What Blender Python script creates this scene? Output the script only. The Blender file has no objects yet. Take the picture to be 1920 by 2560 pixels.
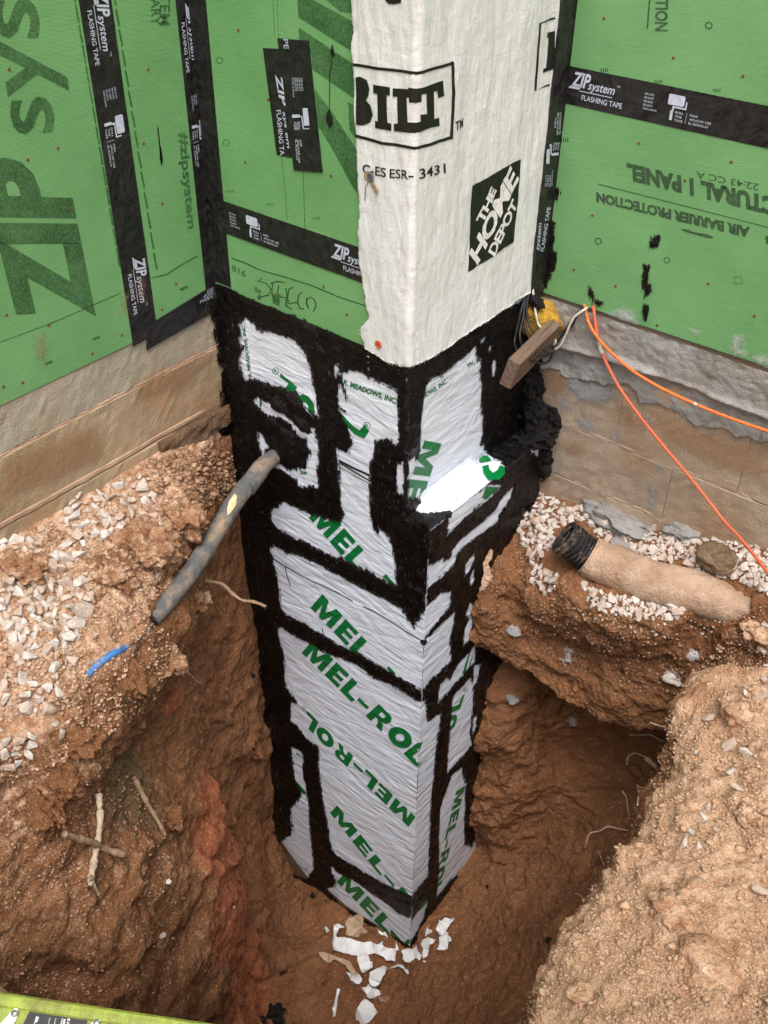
import bpy, bmesh, math, random
import numpy as np
from mathutils import Vector, Matrix
from mathutils.bvhtree import BVHTree
from mathutils.geometry import tessellate_polygon

random.seed(7)
rng = np.random.default_rng(11)
C = bpy.context.scene.collection

# ------------------------------------------------------------------ camera
PITCH, ROLL, YAW = math.radians(37.69585798), math.radians(0.67382643), math.radians(128.38765263)
FPX = 2567.435
_cy, _sy, _cp, _sp = math.cos(YAW), math.sin(YAW), math.cos(PITCH), math.sin(PITCH)
FWD = np.array([_cy*_cp, _sy*_cp, -_sp])
_r0 = np.array([_sy, -_cy, 0.0]); _u0 = np.cross(_r0, FWD)
_cr, _sr = math.cos(ROLL), math.sin(ROLL)
RIGHT = _cr*_r0 + _sr*_u0
UP = -_sr*_r0 + _cr*_u0
CAM = np.array([1.44304, -1.91851, 1.35911])
cam_data = bpy.data.cameras.new('camera')
cam_data.sensor_fit = 'VERTICAL'; cam_data.sensor_height = 36.0
cam_data.lens = 36.0*FPX/2560.0
cam_data.clip_start = 0.02; cam_data.clip_end = 500
cam = bpy.data.objects.new('camera', cam_data); C.objects.link(cam)
m = Matrix(((RIGHT[0], UP[0], -FWD[0], CAM[0]), (RIGHT[1], UP[1], -FWD[1], CAM[1]),
            (RIGHT[2], UP[2], -FWD[2], CAM[2]), (0, 0, 0, 1)))
cam.matrix_world = m
bpy.context.scene.camera = cam

# ------------------------------------------------------------------ sky and sun (bright overcast)
SUN_EL, SUN_AZ = math.radians(64), math.radians(-50)      # azimuth of the sun seen from above, from +X
world = bpy.data.worlds.new("World"); bpy.context.scene.world = world; world.use_nodes = True
wn = world.node_tree.nodes; wl = world.node_tree.links
bg = wn['Background']; sky = wn.new('ShaderNodeTexSky'); sky.sky_type = 'NISHITA'; sky.sun_disc = False
sky.sun_elevation = SUN_EL; sky.sun_rotation = math.pi/2 - SUN_AZ
sky.air_density = 1.0; sky.dust_density = 6.0; sky.ozone_density = 1.0
hs = wn.new('ShaderNodeHueSaturation'); hs.inputs['Saturation'].default_value = 0.6
wl.new(sky.outputs[0], hs.inputs['Color']); wl.new(hs.outputs[0], bg.inputs['Color'])
bg.inputs['Strength'].default_value = 0.125
sd = bpy.data.lights.new('sun', 'SUN'); sd.energy = 1.6; sd.angle = math.radians(38); sd.color = (1.0, 0.985, 0.965)
so = bpy.data.objects.new('sun', sd); C.objects.link(so)
sdir = Vector((math.cos(SUN_EL)*math.cos(SUN_AZ), math.cos(SUN_EL)*math.sin(SUN_AZ), math.sin(SUN_EL)))
so.rotation_euler = sdir.to_track_quat('Z', 'Y').to_euler(); so.location = (3, -4, 6)
vs = bpy.context.scene.view_settings
vs.view_transform = 'Standard'; vs.look = 'None'; vs.gamma = 1; vs.use_curve_mapping = False; vs.exposure = 0.58

# ------------------------------------------------------------------ geometry helpers
def ray(px, py):
    return FWD*FPX + RIGHT*(px-960.0) - UP*(py-1280.0)
def P(px, py, ax, v):
    """point of the plane  axis = v  seen at photograph position (px, py)"""
    k = 'xyz'.index(ax); d = ray(px, py); t = (v-CAM[k])/d[k]
    return CAM + d*t
XA, YC, ZL, XW = -0.732, 0.654, -0.518, 0.092     # wall A plane, wall C plane, ledge height, lower pier face

# faces: (u, v) -> world;   n = outward normal
FACES = {
 'A': (lambda u, v, h=0: (XA+h, u, v)),
 'B': (lambda u, v, h=0: (u, -h, v)),
 'D': (lambda u, v, h=0: (h, u, v)),
 'C': (lambda u, v, h=0: (u, YC-h, v)),
 'L': (lambda u, v, h=0: (XW+h, u, v)),
 'T': (lambda u, v, h=0: (v, u, ZL+h)),
}
def uv(face, px, py):
    if face == 'A': p = P(px, py, 'x', XA); return (p[1], p[2])
    if face == 'B': p = P(px, py, 'y', 0); return (p[0], p[2])
    if face == 'D': p = P(px, py, 'x', 0); return (p[1], p[2])
    if face == 'C': p = P(px, py, 'y', YC); return (p[0], p[2])
    if face == 'L': p = P(px, py, 'x', XW); return (p[1], p[2])
    if face == 'T': p = P(px, py, 'z', ZL); return (p[1], p[0])
def crop(ox, oy, s, pts): return [(ox+x/s, oy+y/s) for x, y in pts]
K1 = lambda *p: crop(520, 700, 3.456, p)
K2 = lambda *p: crop(920, 840, 3.456, p)
K3 = lambda *p: crop(520, 1040, 3.456, p)
K4 = lambda *p: crop(920, 1160, 3.456, p)
K5 = lambda *p: crop(600, 1380, 3.456, p)
K6 = lambda *p: crop(960, 1480, 4.879, p)
K7 = lambda *p: crop(640, 1740, 3.770, p)
K8 = lambda *p: crop(640, 2040, 2.860, p)
Q1 = lambda *p: crop(0, 0, 1.728, p)
Q2 = lambda *p: crop(960, 0, 1.728, p)
Q3 = lambda *p: crop(0, 640, 1.728, p)
Q4 = lambda *p: crop(960, 640, 1.728, p)
Q8 = lambda *p: crop(960, 1920, 1.728, p)

def _hash(ix, iy, iz, seed):
    h = (ix*374761393 + iy*668265263 + iz*2147483647 + seed*974634777) & 0xFFFFFFFF
    h = ((h ^ (h >> 13))*1274126177) & 0xFFFFFFFF
    h = ((h ^ (h >> 16))*2246822519) & 0xFFFFFFFF
    return (h ^ (h >> 15)) & 0xFFFFFFFF
def pnoise(p, seed=0):
    """value noise with quintic fade, p (n,3) -> -1..1"""
    p = np.asarray(p, float); i = np.floor(p).astype(np.int64); f = p-i
    w = f*f*f*(f*(f*6-15)+10)
    out = 0
    for dx in (0, 1):
        for dy in (0, 1):
            for dz in (0, 1):
                v = _hash(i[:, 0]+dx, i[:, 1]+dy, i[:, 2]+dz, seed)/2147483647.5-1
                wt = (w[:, 0] if dx else 1-w[:, 0])*(w[:, 1] if dy else 1-w[:, 1])*(w[:, 2] if dz else 1-w[:, 2])
                out = out+v*wt
    return out
def fbm(p, octs=5, gain=.5, seed=0, ridge=False):
    p = np.asarray(p, float); a, s, out = 1.0, 1.0, 0
    for k in range(octs):
        n = pnoise(p*s+k*17.3, seed+k)
        if ridge: n = 1-2*np.abs(n)
        out = out+a*n; a *= gain; s *= 2.03
    return out
def cellular(p, seed=0):
    """F1 distance of jittered cells, p (n,3)"""
    p = np.asarray(p, float); i = np.floor(p).astype(np.int64); best = np.full(len(p), 9.0); bid = np.zeros(len(p))
    for dx in (-1, 0, 1):
        for dy in (-1, 0, 1):
            for dz in (-1, 0, 1):
                c = i+np.array([dx, dy, dz])
                h = [_hash(c[:, 0], c[:, 1], c[:, 2], seed+q)/4294967295.0 for q in range(4)]
                q = c+np.stack(h[:3], 1)
                d = np.sqrt(((p-q)**2).sum(1)); mk = d < best
                best = np.where(mk, d, best); bid = np.where(mk, h[3], bid)
    return best, bid

# ------------------------------------------------------------------ object helpers
def mesh_from(name, verts, faces, smooth=False):
    me = bpy.data.meshes.new(name)
    verts = np.asarray(verts, dtype=np.float32)
    if isinstance(faces, np.ndarray):
        n, k = faces.shape
        me.vertices.add(len(verts)); me.vertices.foreach_set('co', verts.ravel())
        me.loops.add(n*k); me.loops.foreach_set('vertex_index', faces.astype(np.int32).ravel())
        me.polygons.add(n); me.polygons.foreach_set('loop_start', np.arange(n, dtype=np.int32)*k)
        me.polygons.foreach_set('loop_total', np.full(n, k, dtype=np.int32))
        me.update(calc_edges=True)
    else:
        me.from_pydata([tuple(map(float, v)) for v in verts], [], faces); me.update()
    if smooth: me.polygons.foreach_set('use_smooth', np.ones(len(me.polygons), dtype=bool))
    return me
def link(name, me, mat=None, parent=None, kind=None):
    o = bpy.data.objects.new(name, me); C.objects.link(o)
    if mat is not None and me is not None and len(me.materials) == 0: me.materials.append(mat)
    if parent is not None:
        o.parent = parent; o.matrix_parent_inverse = Matrix.Translation(-Vector(parent.location))
    if kind: o['kind'] = kind
    return o
def tag(o, label=None, cat=None, group=None, kind=None):
    if label: o['label'] = label
    if cat: o['category'] = cat
    if group: o['group'] = group
    if kind: o['kind'] = kind
    return o
def thing(name, loc, label, cat, group=None):
    o = bpy.data.objects.new(name, None); C.objects.link(o); o.location = loc
    o.empty_display_size = .1
    return tag(o, label, cat, group)
def attr(me, name, vals, typ='FLOAT'):
    a = me.attributes.new(name, typ, 'POINT')
    a.data.foreach_set('value' if typ == 'FLOAT' else 'vector', np.asarray(vals, dtype=np.float32).ravel())
def box(x0, x1, y0, y1, z0, z1):
    v = [(x, y, z) for x in (x0, x1) for y in (y0, y1) for z in (z0, z1)]
    f = [(0, 1, 3, 2), (4, 6, 7, 5), (0, 4, 5, 1), (2, 3, 7, 6), (0, 2, 6, 4), (1, 5, 7, 3)]
    return v, f
def bevel_box(name, x0, x1, y0, y1, z0, z1, b=.003, seg=2, rough=0, cuts=0):
    bm = bmesh.new(); v, f = box(x0, x1, y0, y1, z0, z1)
    vs_ = [bm.verts.new(q) for q in v]
    for q in f: bm.faces.new([vs_[i] for i in q])
    bmesh.ops.recalc_face_normals(bm, faces=bm.faces)
    if b: bmesh.ops.bevel(bm, geom=list(bm.edges), offset=b, segments=seg, affect='EDGES')
    me = bpy.data.meshes.new(name); bm.to_mesh(me); bm.free()
    return me
def grid_faces(nu, nv):
    i = np.arange(nu*nv).reshape(nu, nv)
    return np.stack([i[:-1, :-1], i[1:, :-1], i[1:, 1:], i[:-1, 1:]], -1).reshape(-1, 4)
def tube(pts, radii, n=12, cap=True, closed_radius=False):
    """smooth tube through points; returns verts, faces, along"""
    pts = [Vector(p) for p in pts]; V, Fc, al = [], [], []
    up = Vector((0, 0, 1)); prev = None; s = 0
    for k, p in enumerate(pts):
        a = pts[max(k-1, 0)]; b = pts[min(k+1, len(pts)-1)]; t = (b-a).normalized()
        if prev is None:
            s1 = t.cross(up if abs(t.z) < .9 else Vector((1, 0, 0))).normalized()
        else:
            s1 = (prev-t*prev.dot(t)).normalized()
        prev = s1; s2 = t.cross(s1)
        if k: s += (p-pts[k-1]).length
        r = radii[k] if hasattr(radii, '__len__') else radii
        for j in range(n):
            an = 2*math.pi*j/n; V.append(p+(s1*math.cos(an)+s2*math.sin(an))*r); al.append(s)
    for k in range(len(pts)-1):
        for j in range(n):
            Fc.append((k*n+j, k*n+(j+1) % n, (k+1)*n+(j+1) % n, (k+1)*n+j))
    if cap:
        Fc.append(tuple(range(n-1, -1, -1))); Fc.append(tuple((len(pts)-1)*n+j for j in range(n)))
    return V, Fc, al
def spline(pts, n):
    """Catmull-Rom through pts (k,d) -> n samples"""
    pts = np.asarray(pts, float); k = len(pts)
    t = np.linspace(0, k-1, n); i = np.clip(np.floor(t).astype(int), 0, k-2); f = (t-i)[:, None]
    p = lambda j: pts[np.clip(j, 0, k-1)]
    p0, p1, p2, p3 = p(i-1), p(i), p(i+1), p(i+2)
    p0 = np.where((i == 0)[:, None], 2*p1-p2, p0); p3 = np.where((i == k-2)[:, None], 2*p2-p1, p3)
    return .5*((2*p1)+(-p0+p2)*f+(2*p0-5*p1+4*p2-p3)*f**2+(-p0+3*p1-3*p2+p3)*f**3)

# ------------------------------------------------------------------ material helpers
class M:
    def __init__(s, name):
        s.m = bpy.data.materials.new(name); s.m.use_nodes = True
        s.n = s.m.node_tree.nodes; s.l = s.m.node_tree.links
        s.b = s.n['Principled BSDF']; s.out = s.n['Material Output']
        s.b.inputs['Specular IOR Level'].default_value = .35
        s.pos = s.n.new('ShaderNodeNewGeometry').outputs['Position']
    def set(s, **k):
        for a, v in k.items(): s.inp(a.replace('_', ' '), v)
        return s
    def inp(s, name, v, node=None):
        i = (node or s.b).inputs[name]
        if isinstance(v, bpy.types.NodeSocket): s.l.new(v, i)
        elif isinstance(v, tuple) and len(v) == 3 and i.type == 'RGBA': i.default_value = (*v, 1)
        else: i.default_value = v
    def map(s, vec=None, scale=(1, 1, 1), rot=(0, 0, 0)):
        n = s.n.new('ShaderNodeMapping'); s.l.new(vec or s.pos, n.inputs[0])
        n.inputs['Scale'].default_value = scale; n.inputs['Rotation'].default_value = rot
        return n.outputs[0]
    def noise(s, scale, detail=5, rough=.6, vec=None, dist=0):
        n = s.n.new('ShaderNodeTexNoise'); s.l.new(vec or s.pos, n.inputs['Vector'])
        n.inputs['Scale'].default_value = scale; n.inputs['Detail'].default_value = detail
        n.inputs['Roughness'].default_value = rough; n.inputs['Distortion'].default_value = dist
        return n.outputs['Fac']
    def voro(s, scale, vec=None, feat='F1', out='Distance'):
        n = s.n.new('ShaderNodeTexVoronoi'); n.feature = feat; s.l.new(vec or s.pos, n.inputs['Vector'])
        n.inputs['Scale'].default_value = scale
        return n.outputs[out]
    def wave(s, scale, vec, dist=1, det=2, dscale=1, prof='SIN'):
        n = s.n.new('ShaderNodeTexWave'); s.l.new(vec, n.inputs['Vector']); n.wave_profile = prof
        n.inputs['Scale'].default_value = scale; n.inputs['Distortion'].default_value = dist
        n.inputs['Detail'].default_value = det; n.inputs['Detail Scale'].default_value = dscale
        return n.outputs['Fac']
    def attr(s, name, out='Fac'):
        n = s.n.new('ShaderNodeAttribute'); n.attribute_name = name; return n.outputs[out]
    def math(s, op, a, b=0.0, c=None, clamp=False):
        n = s.n.new('ShaderNodeMath'); n.operation = op; n.use_clamp = clamp
        for k, v in enumerate((a, b) if c is None else (a, b, c)):
            if isinstance(v, bpy.types.NodeSocket): s.l.new(v, n.inputs[k])
            else: n.inputs[k].default_value = v
        return n.outputs[0]
    def rng(s, v, a, b, c=0.0, d=1.0):
        n = s.n.new('ShaderNodeMapRange'); s.l.new(v, n.inputs[0])
        for k, q in enumerate((a, b, c, d)): n.inputs[k+1].default_value = q
        return n.outputs[0]
    def mix(s, f, a, b, mode='MIX'):
        n = s.n.new('ShaderNodeMix'); n.data_type = 'RGBA'; n.blend_type = mode
        for k, v in ((0, f), (6, a), (7, b)):
            if isinstance(v, bpy.types.NodeSocket): s.l.new(v, n.inputs[k])
            elif k == 0: n.inputs[0].default_value = v
            else: n.inputs[k].default_value = (*v, 1)
        return n.outputs[2]
    def bump(s, h, dist=.002, strength=1.0, prev=None):
        n = s.n.new('ShaderNodeBump'); s.l.new(h, n.inputs['Height'])
        n.inputs['Distance'].default_value = dist; n.inputs['Strength'].default_value = strength
        if prev is not None: s.l.new(prev, n.inputs['Normal'])
        s.l.new(n.outputs[0], s.b.inputs['Normal']); return n.outputs[0]
    def vec(s, x, y, z=0.0):
        n = s.n.new('ShaderNodeCombineXYZ')
        for k, v in enumerate((x, y, z)):
            if isinstance(v, bpy.types.NodeSocket): s.l.new(v, n.inputs[k])
            else: n.inputs[k].default_value = v
        return n.outputs[0]
    def sep(s, v=None):
        n = s.n.new('ShaderNodeSeparateXYZ'); s.l.new(v or s.pos, n.inputs[0]); return n.outputs
    def alpha(s, a):
        t = s.n.new('ShaderNodeBsdfTransparent'); x = s.n.new('ShaderNodeMixShader')
        s.l.new(a, x.inputs[0]); s.l.new(t.outputs[0], x.inputs[1]); s.l.new(s.b.outputs[0], x.inputs[2])
        s.l.new(x.outputs[0], s.out.inputs['Surface'])
# ================================================================== MATERIALS
def mat_soil():
    k = M('soil')
    dry, red, olive, chalk = k.attr('dry'), k.attr('red'), k.attr('olive'), k.attr('chalk')
    n1 = k.noise(5, 8, .62); n2 = k.noise(38, 6, .7); n3 = k.noise(190, 4, .7); n4 = k.noise(1.7, 4)
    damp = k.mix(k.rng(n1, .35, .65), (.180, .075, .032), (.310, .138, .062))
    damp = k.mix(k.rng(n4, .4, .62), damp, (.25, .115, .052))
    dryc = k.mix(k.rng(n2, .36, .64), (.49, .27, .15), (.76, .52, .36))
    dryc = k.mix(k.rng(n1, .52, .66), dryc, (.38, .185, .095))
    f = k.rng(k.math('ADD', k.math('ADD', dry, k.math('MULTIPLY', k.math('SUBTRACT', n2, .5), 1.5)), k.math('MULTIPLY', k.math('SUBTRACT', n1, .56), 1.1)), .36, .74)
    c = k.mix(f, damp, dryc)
    fr = k.rng(k.math('ADD', red, k.math('MULTIPLY', k.math('SUBTRACT', n1, .5), .8)), .4, .7)
    c = k.mix(fr, c, k.mix(k.rng(n2, .35, .7), (.28, .085, .038), (.44, .155, .075)))
    fo = k.rng(k.math('ADD', olive, k.math('MULTIPLY', k.math('SUBTRACT', n2, .5), .9)), .4, .8)
    c = k.mix(k.math('MULTIPLY', fo, .7), c, (.135, .098, .05))
    fc = k.rng(k.math('ADD', chalk, k.math('MULTIPLY', k.math('SUBTRACT', n2, .5), 1.8)), .55, .8)
    c = k.mix(fc, c, k.mix(k.rng(n3, .4, .6), (.40, .37, .35), (.62, .60, .60)))
    # pale grit specks and dark pits
    sp = k.voro(150); spc = k.voro(150, out='Color')
    grit = k.math('MULTIPLY', k.rng(sp, .34, .22), k.rng(k.sep(spc)[0], .74, .80))
    c = k.mix(k.math('MULTIPLY', grit, .75), c, (.58, .44, .33))
    c = k.mix(k.math('MULTIPLY', k.rng(n3, .46, .34), .45), c, (.10, .045, .022))
    k.set(Base_Color=c, Roughness=.93)
    k.b.inputs['Specular IOR Level'].default_value = .18
    v1 = k.voro(70); v2 = k.voro(210)
    h = k.math('ADD', k.math('MULTIPLY', v1, -.45), k.math('MULTIPLY', n2, 1.0))
    nn = k.bump(h, .011, 1.0)
    h2 = k.math('ADD', k.math('MULTIPLY', v2, -.6), n3)
    k.bump(h2, .0035, 1.0, nn)
    return k.m
def mat_clod():
    k = M('soil_clod')
    n1 = k.noise(9, 4); n2 = k.noise(120, 5, .7); q = k.attr('tone')
    c = k.mix(k.rng(n2, .3, .7), (.50, .285, .165), (.77, .54, .375))
    c = k.mix(q, (.19, .09, .042), c)
    k.set(Base_Color=c, Roughness=.95); k.b.inputs['Specular IOR Level'].default_value = .15
    k.bump(n2, .006); return k.m
def mat_stone(name, a, b, stain, amt=.5):
    k = M(name)
    oi = k.n.new('ShaderNodeObjectInfo')
    n1 = k.noise(26, 6, .65); n2 = k.noise(170, 5, .7)
    c = k.mix(k.rng(n1, .35, .65), a, b)
    r = oi.outputs['Random']
    c = k.mix(k.math('MULTIPLY', k.rng(r, .35, 1.0, 0, .75), 1.0), c, stain)
    f = k.rng(k.noise(60, 4, .6), .48, .62)
    c = k.mix(k.math('MULTIPLY', f, amt), c, stain)
    c = k.mix(k.math('MULTIPLY', k.rng(n2, .44, .36), .5), c, (.20, .15, .12))
    k.set(Base_Color=c, Roughness=.85); k.bump(k.math('ADD', n2, n1), .004); return k.m
def mat_green():
    k = M('green_sheathing')
    al = k.attr('uvw', 'Vector')
    rib = k.wave(115, k.map(al, (1, 1, 1), (0, 0, math.radians(97))), .6, 1, 2)
    ribm = k.rng(k.sep(al)[1], .28, .31)               # ribbed stock above the strip, plain strand face below
    n1 = k.noise(3.5, 4, .55, al); n2 = k.noise(70, 5, .6, k.map(al, (1, 2.2, 1), (0, 0, .6)))
    st1 = k.noise(30, 3, .6, k.map(al, (.35, 7, 1), (0, 0, .75)), .3)
    st2 = k.noise(34, 3, .6, k.map(al, (.35, 7, 1), (0, 0, -.5)), .3)
    st3 = k.noise(28, 3, .6, k.map(al, (.35, 7, 1), (0, 0, 2.1)), .3)
    c = k.mix(k.rng(n1, .3, .7), (.14, .335, .125), (.185, .415, .165))
    c = k.mix(k.rng(st1, .60, .72, 0, .35), c, (.20, .46, .16))
    c = k.mix(k.rng(st2, .62, .74, 0, .25), c, (.19, .44, .15))
    c = k.mix(k.math('MULTIPLY', k.rng(rib, .55, .2), .14), c, (.03, .12, .03))
    n5 = k.noise(8, 6, .7, al)
    c = k.mix(k.rng(n5, .58, .75, 0, .22), c, (.04, .15, .035))
    dz = k.math('ADD', k.attr('dirt'), k.math('MULTIPLY', k.math('SUBTRACT', n2, .5), 1.2))
    c = k.mix(k.rng(dz, .5, .8, 0, .85), c, (.42, .27, .13))
    k.set(Base_Color=c, Roughness=.42)
    k.b.inputs['Specular IOR Level'].default_value = .4
    nn = k.bump(k.math('MULTIPLY', rib, 1.0), .0005, .6)
    h = k.math('MAXIMUM', k.math('MAXIMUM', st1, st2), st3)
    nn = k.bump(h, .003, .38, nn)
    k.bump(n1, .02, .3, nn)
    return k.m
def mat_tape():
    k = M('black_tape')
    n = k.noise(40, 5, .6); n2 = k.noise(420, 2); w = k.noise(6, 4, .6, None, .6)
    c = k.mix(k.rng(n, .4, .75), (.011, .011, .012), (.028, .026, .024))
    c = k.mix(k.rng(k.noise(11, 5, .75), .6, .78, 0, .5), c, (.10, .075, .05))
    k.set(Base_Color=c, Roughness=k.rng(n, .3, .7, .26, .48))
    nn = k.bump(w, .03, .9); nn = k.bump(k.noise(26, 4, .6, k.map(None, (1, 1, .35)), 1.5), .006, .6, nn); k.bump(n2, .0008, .7, nn); return k.m
def mat_tar():
    """brushed mastic: signed distance 'd' (metres inside) and stroke coordinates 'st'"""
    k = M('black_mastic')
    d = k.attr('d'); st = k.attr('st', 'Vector')
    br = k.noise(1, 4, .65, k.map(st, (9, 170, 1))); br2 = k.noise(1, 3, .6, k.map(st, (30, 600, 1)))
    rag = k.noise(55, 4, .65); fine = k.noise(260, 3, .6)
    e = k.math('ADD', d, k.math('MULTIPLY', k.math('SUBTRACT', br, .5), .038))
    e = k.math('ADD', e, k.math('MULTIPLY', k.math('SUBTRACT', rag, .5), .034))
    e = k.math('ADD', e, k.math('MULTIPLY', k.math('SUBTRACT', fine, .5), .020))
    a = k.rng(e, -.0004, .0006)
    # pinholes missed by the brush
    pin = k.math('GREATER_THAN', k.math('ADD', br2, k.math('MULTIPLY', fine, .55)), .96)
    a = k.math('MULTIPLY', a, k.math('SUBTRACT', 1.0, pin), clamp=True)
    thin = k.rng(e, 0.0, .010)
    c = k.mix(thin, (.022, .010, .005), (.0035, .0028, .0026))
    k.set(Base_Color=c, Roughness=k.rng(rag, .35, .65, .10, .34))
    k.b.inputs['Specular IOR Level'].default_value = .30
    nn = k.bump(k.math('MULTIPLY', thin, 1.0), .006, 1.0)
    nn = k.bump(br, .0045, .9, nn)
    lump = k.noise(28, 6, .65, None, 1.2)
    k.bump(k.math('ADD', k.math('MULTIPLY', lump, 1.0), k.math('MULTIPLY', fine, .25)), .010, .8, nn)
    k.alpha(a); return k.m
def mat_tarlump():
    k = M('mastic_lumps'); n = k.noise(60, 6, .7, None, 1)
    k.set(Base_Color=(.006, .0048, .0042), Roughness=.3); k.bump(n, .012); return k.m
def film_bump(k):
    w1 = k.noise(6, 2, .5, k.map(None, (1, 1, 3.2)), 1.6)
    w2 = k.noise(22, 4, .6, k.map(None, (.6, .6, 3.5), (.35, .3, 0)), 2.2)
    w3 = k.wave(3.0, k.map(None, (1, 1, 5), (.45, -.45, 0)), 9, 4, 1.3)
    w4 = k.wave(7.0, k.map(None, (9, 9, .5)), 5, 3, 1.5)
    big = k.attr('wr')
    r1 = k.math('SUBTRACT', 1.0, k.math('ABSOLUTE', k.math('MULTIPLY', k.math('SUBTRACT', w2, .5), 5)), clamp=True)
    nn = k.bump(w1, .016, .30)
    nn = k.bump(k.noise(3.2, 3, .5, k.map(None, (1.2, 1.2, 3), (.7, .5, 0)), 3.0), .026, .30, nn)
    nn = k.bump(r1, .0014, .45, nn)
    nn = k.bump(w3, .0016, .35, nn)
    nn = k.bump(w4, .0007, .35, nn)
    return nn
def mat_film():
    k = M('white_release_film')
    n = k.noise(12, 4, .6); n2 = k.noise(140, 4, .6)
    c = k.mix(k.rng(n, .35, .7), (.70, .755, .87), (.76, .80, .88))
    c = k.mix(k.rng(k.noise(9, 6, .75), .60, .74, 0, .35), c, (.42, .42, .45))
    c = k.mix(k.rng(n2, .70, .76, 0, .8), c, (.10, .09, .08))
    k.set(Base_Color=c, Roughness=.30)
    k.b.inputs['Specular IOR Level'].default_value = .5
    film_bump(k); return k.m
def mat_ink(name, col, rough=.35, film=False, wear=0.0, op=1.0):
    k = M(name); n = k.noise(90, 4, .6)
    c = k.mix(k.rng(n, .3, .7), tuple(x*.85 for x in col), tuple(min(1, x*1.15) for x in col))
    k.set(Base_Color=c, Roughness=rough)
    if film: film_bump(k)
    if wear > 0:
        a = k.math('SUBTRACT', op, k.math('MULTIPLY', k.rng(k.noise(130, 4, .75), .5-.08, .5+.16), wear))
        a = k.math('MULTIPLY', a, k.rng(k.noise(9, 5, .7), .3, .6, .55, 1.0))
        k.alpha(a)
    return k.m
def mat_wrap():
    k = M('house_wrap')
    al = k.attr('uvw', 'Vector')
    wv = k.wave(260, k.map(al, (1, 1, 1)), .4, 1); wh = k.wave(200, k.map(al, (1, 1, 1), (0, 0, math.pi/2)), .4, 1)
    cr = k.noise(26, 5, .6, k.map(al, (1.6, .35, 1)), 1.0); cr2 = k.noise(60, 4, .6, k.map(al, (.4, 1.6, 1)), .8)
    n = k.noise(5, 5, .6, al)
    c = k.mix(k.rng(n, .3, .7), (.74, .75, .75), (.81, .82, .82))
    c = k.mix(k.rng(k.noise(14, 6, .75, al), .6, .74, 0, .22), c, (.45, .41, .36))
    k.set(Base_Color=c, Roughness=.62)
    nn = k.bump(cr, .009, .6); nn = k.bump(cr2, .003, .5, nn)
    k.bump(k.math('ADD', wv, wh), .0005, .5, nn); return k.m
def mat_concrete(name, a, b, stain, samt=.6, bump=.006, scale=1.0):
    k = M(name)
    n1 = k.noise(4*scale, 7, .65); n2 = k.noise(45*scale, 6, .7); n3 = k.noise(300, 3, .6)
    c = k.mix(k.rng(n1, .35, .65), a, b)
    c = k.mix(k.math('MULTIPLY', k.rng(k.noise(2.6*scale, 7, .7), .45, .62), samt), c, stain)
    c = k.mix(k.rng(n2, .60, .75, 0, .35), c, tuple(min(1, x*1.6) for x in a))
    c = k.mix(k.math('MULTIPLY', k.rng(n3, .42, .3), .4), c, tuple(x*.4 for x in b))
    k.set(Base_Color=c, Roughness=.9); k.b.inputs['Specular IOR Level'].default_value = .2
    nn = k.bump(n2, bump*.55, .8); nn = k.bump(n3, .0020, .9, nn); k.bump(k.voro(160), .0015, .7, nn); return k.m
def mat_plain(name, col, rough=.5, bscale=60, bdist=.002, var=.2, metal=0):
    k = M(name); n = k.noise(bscale, 5, .6)
    c = k.mix(k.rng(n, .3, .7), tuple(x*(1-var) for x in col), tuple(min(1, x*(1+var)) for x in col))
    k.set(Base_Color=c, Roughness=rough, Metallic=metal)
    if bdist: k.bump(n, bdist)
    return k.m
def mat_dirty(name, col, dirt, amt=.5, rough=.6, lo=.45, hi=.62, scale=14, bdist=.004):
    k = M(name); n = k.noise(scale, 7, .7); n2 = k.noise(150, 4, .6)
    c = k.mix(k.math('MULTIPLY', k.rng(n, lo, hi), amt), col, dirt)
    c = k.mix(k.rng(n2, .6, .7, 0, .4), c, dirt)
    k.set(Base_Color=c, Roughness=rough); k.bump(k.math('ADD', n, n2), bdist); return k.m
def mat_wood():
    k = M('weathered_wood')
    g = k.attr('uvw', 'Vector')
    w = k.noise(1, 5, .6, k.map(g, (5, 90, 90)), .4); w2 = k.noise(1, 3, .6, k.map(g, (12, 300, 300)))
    c = k.mix(k.rng(w, .35, .65), (.105, .062, .042), (.215, .145, .105))
    c = k.mix(k.rng(w2, .55, .7, 0, .5), c, (.06, .035, .025))
    k.set(Base_Color=c, Roughness=.8); k.bump(w, .003); return k.m
def mat_paper():
    k = M('white_paper_scrap'); n = k.noise(18, 6, .7); n2 = k.noise(40, 3)
    c = k.mix(k.rng(n, .58, .72, 0, .7), (.74, .74, .75), (.42, .27, .18))
    k.set(Base_Color=c, Roughness=.5); k.bump(n2, .004); return k.m
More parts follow.
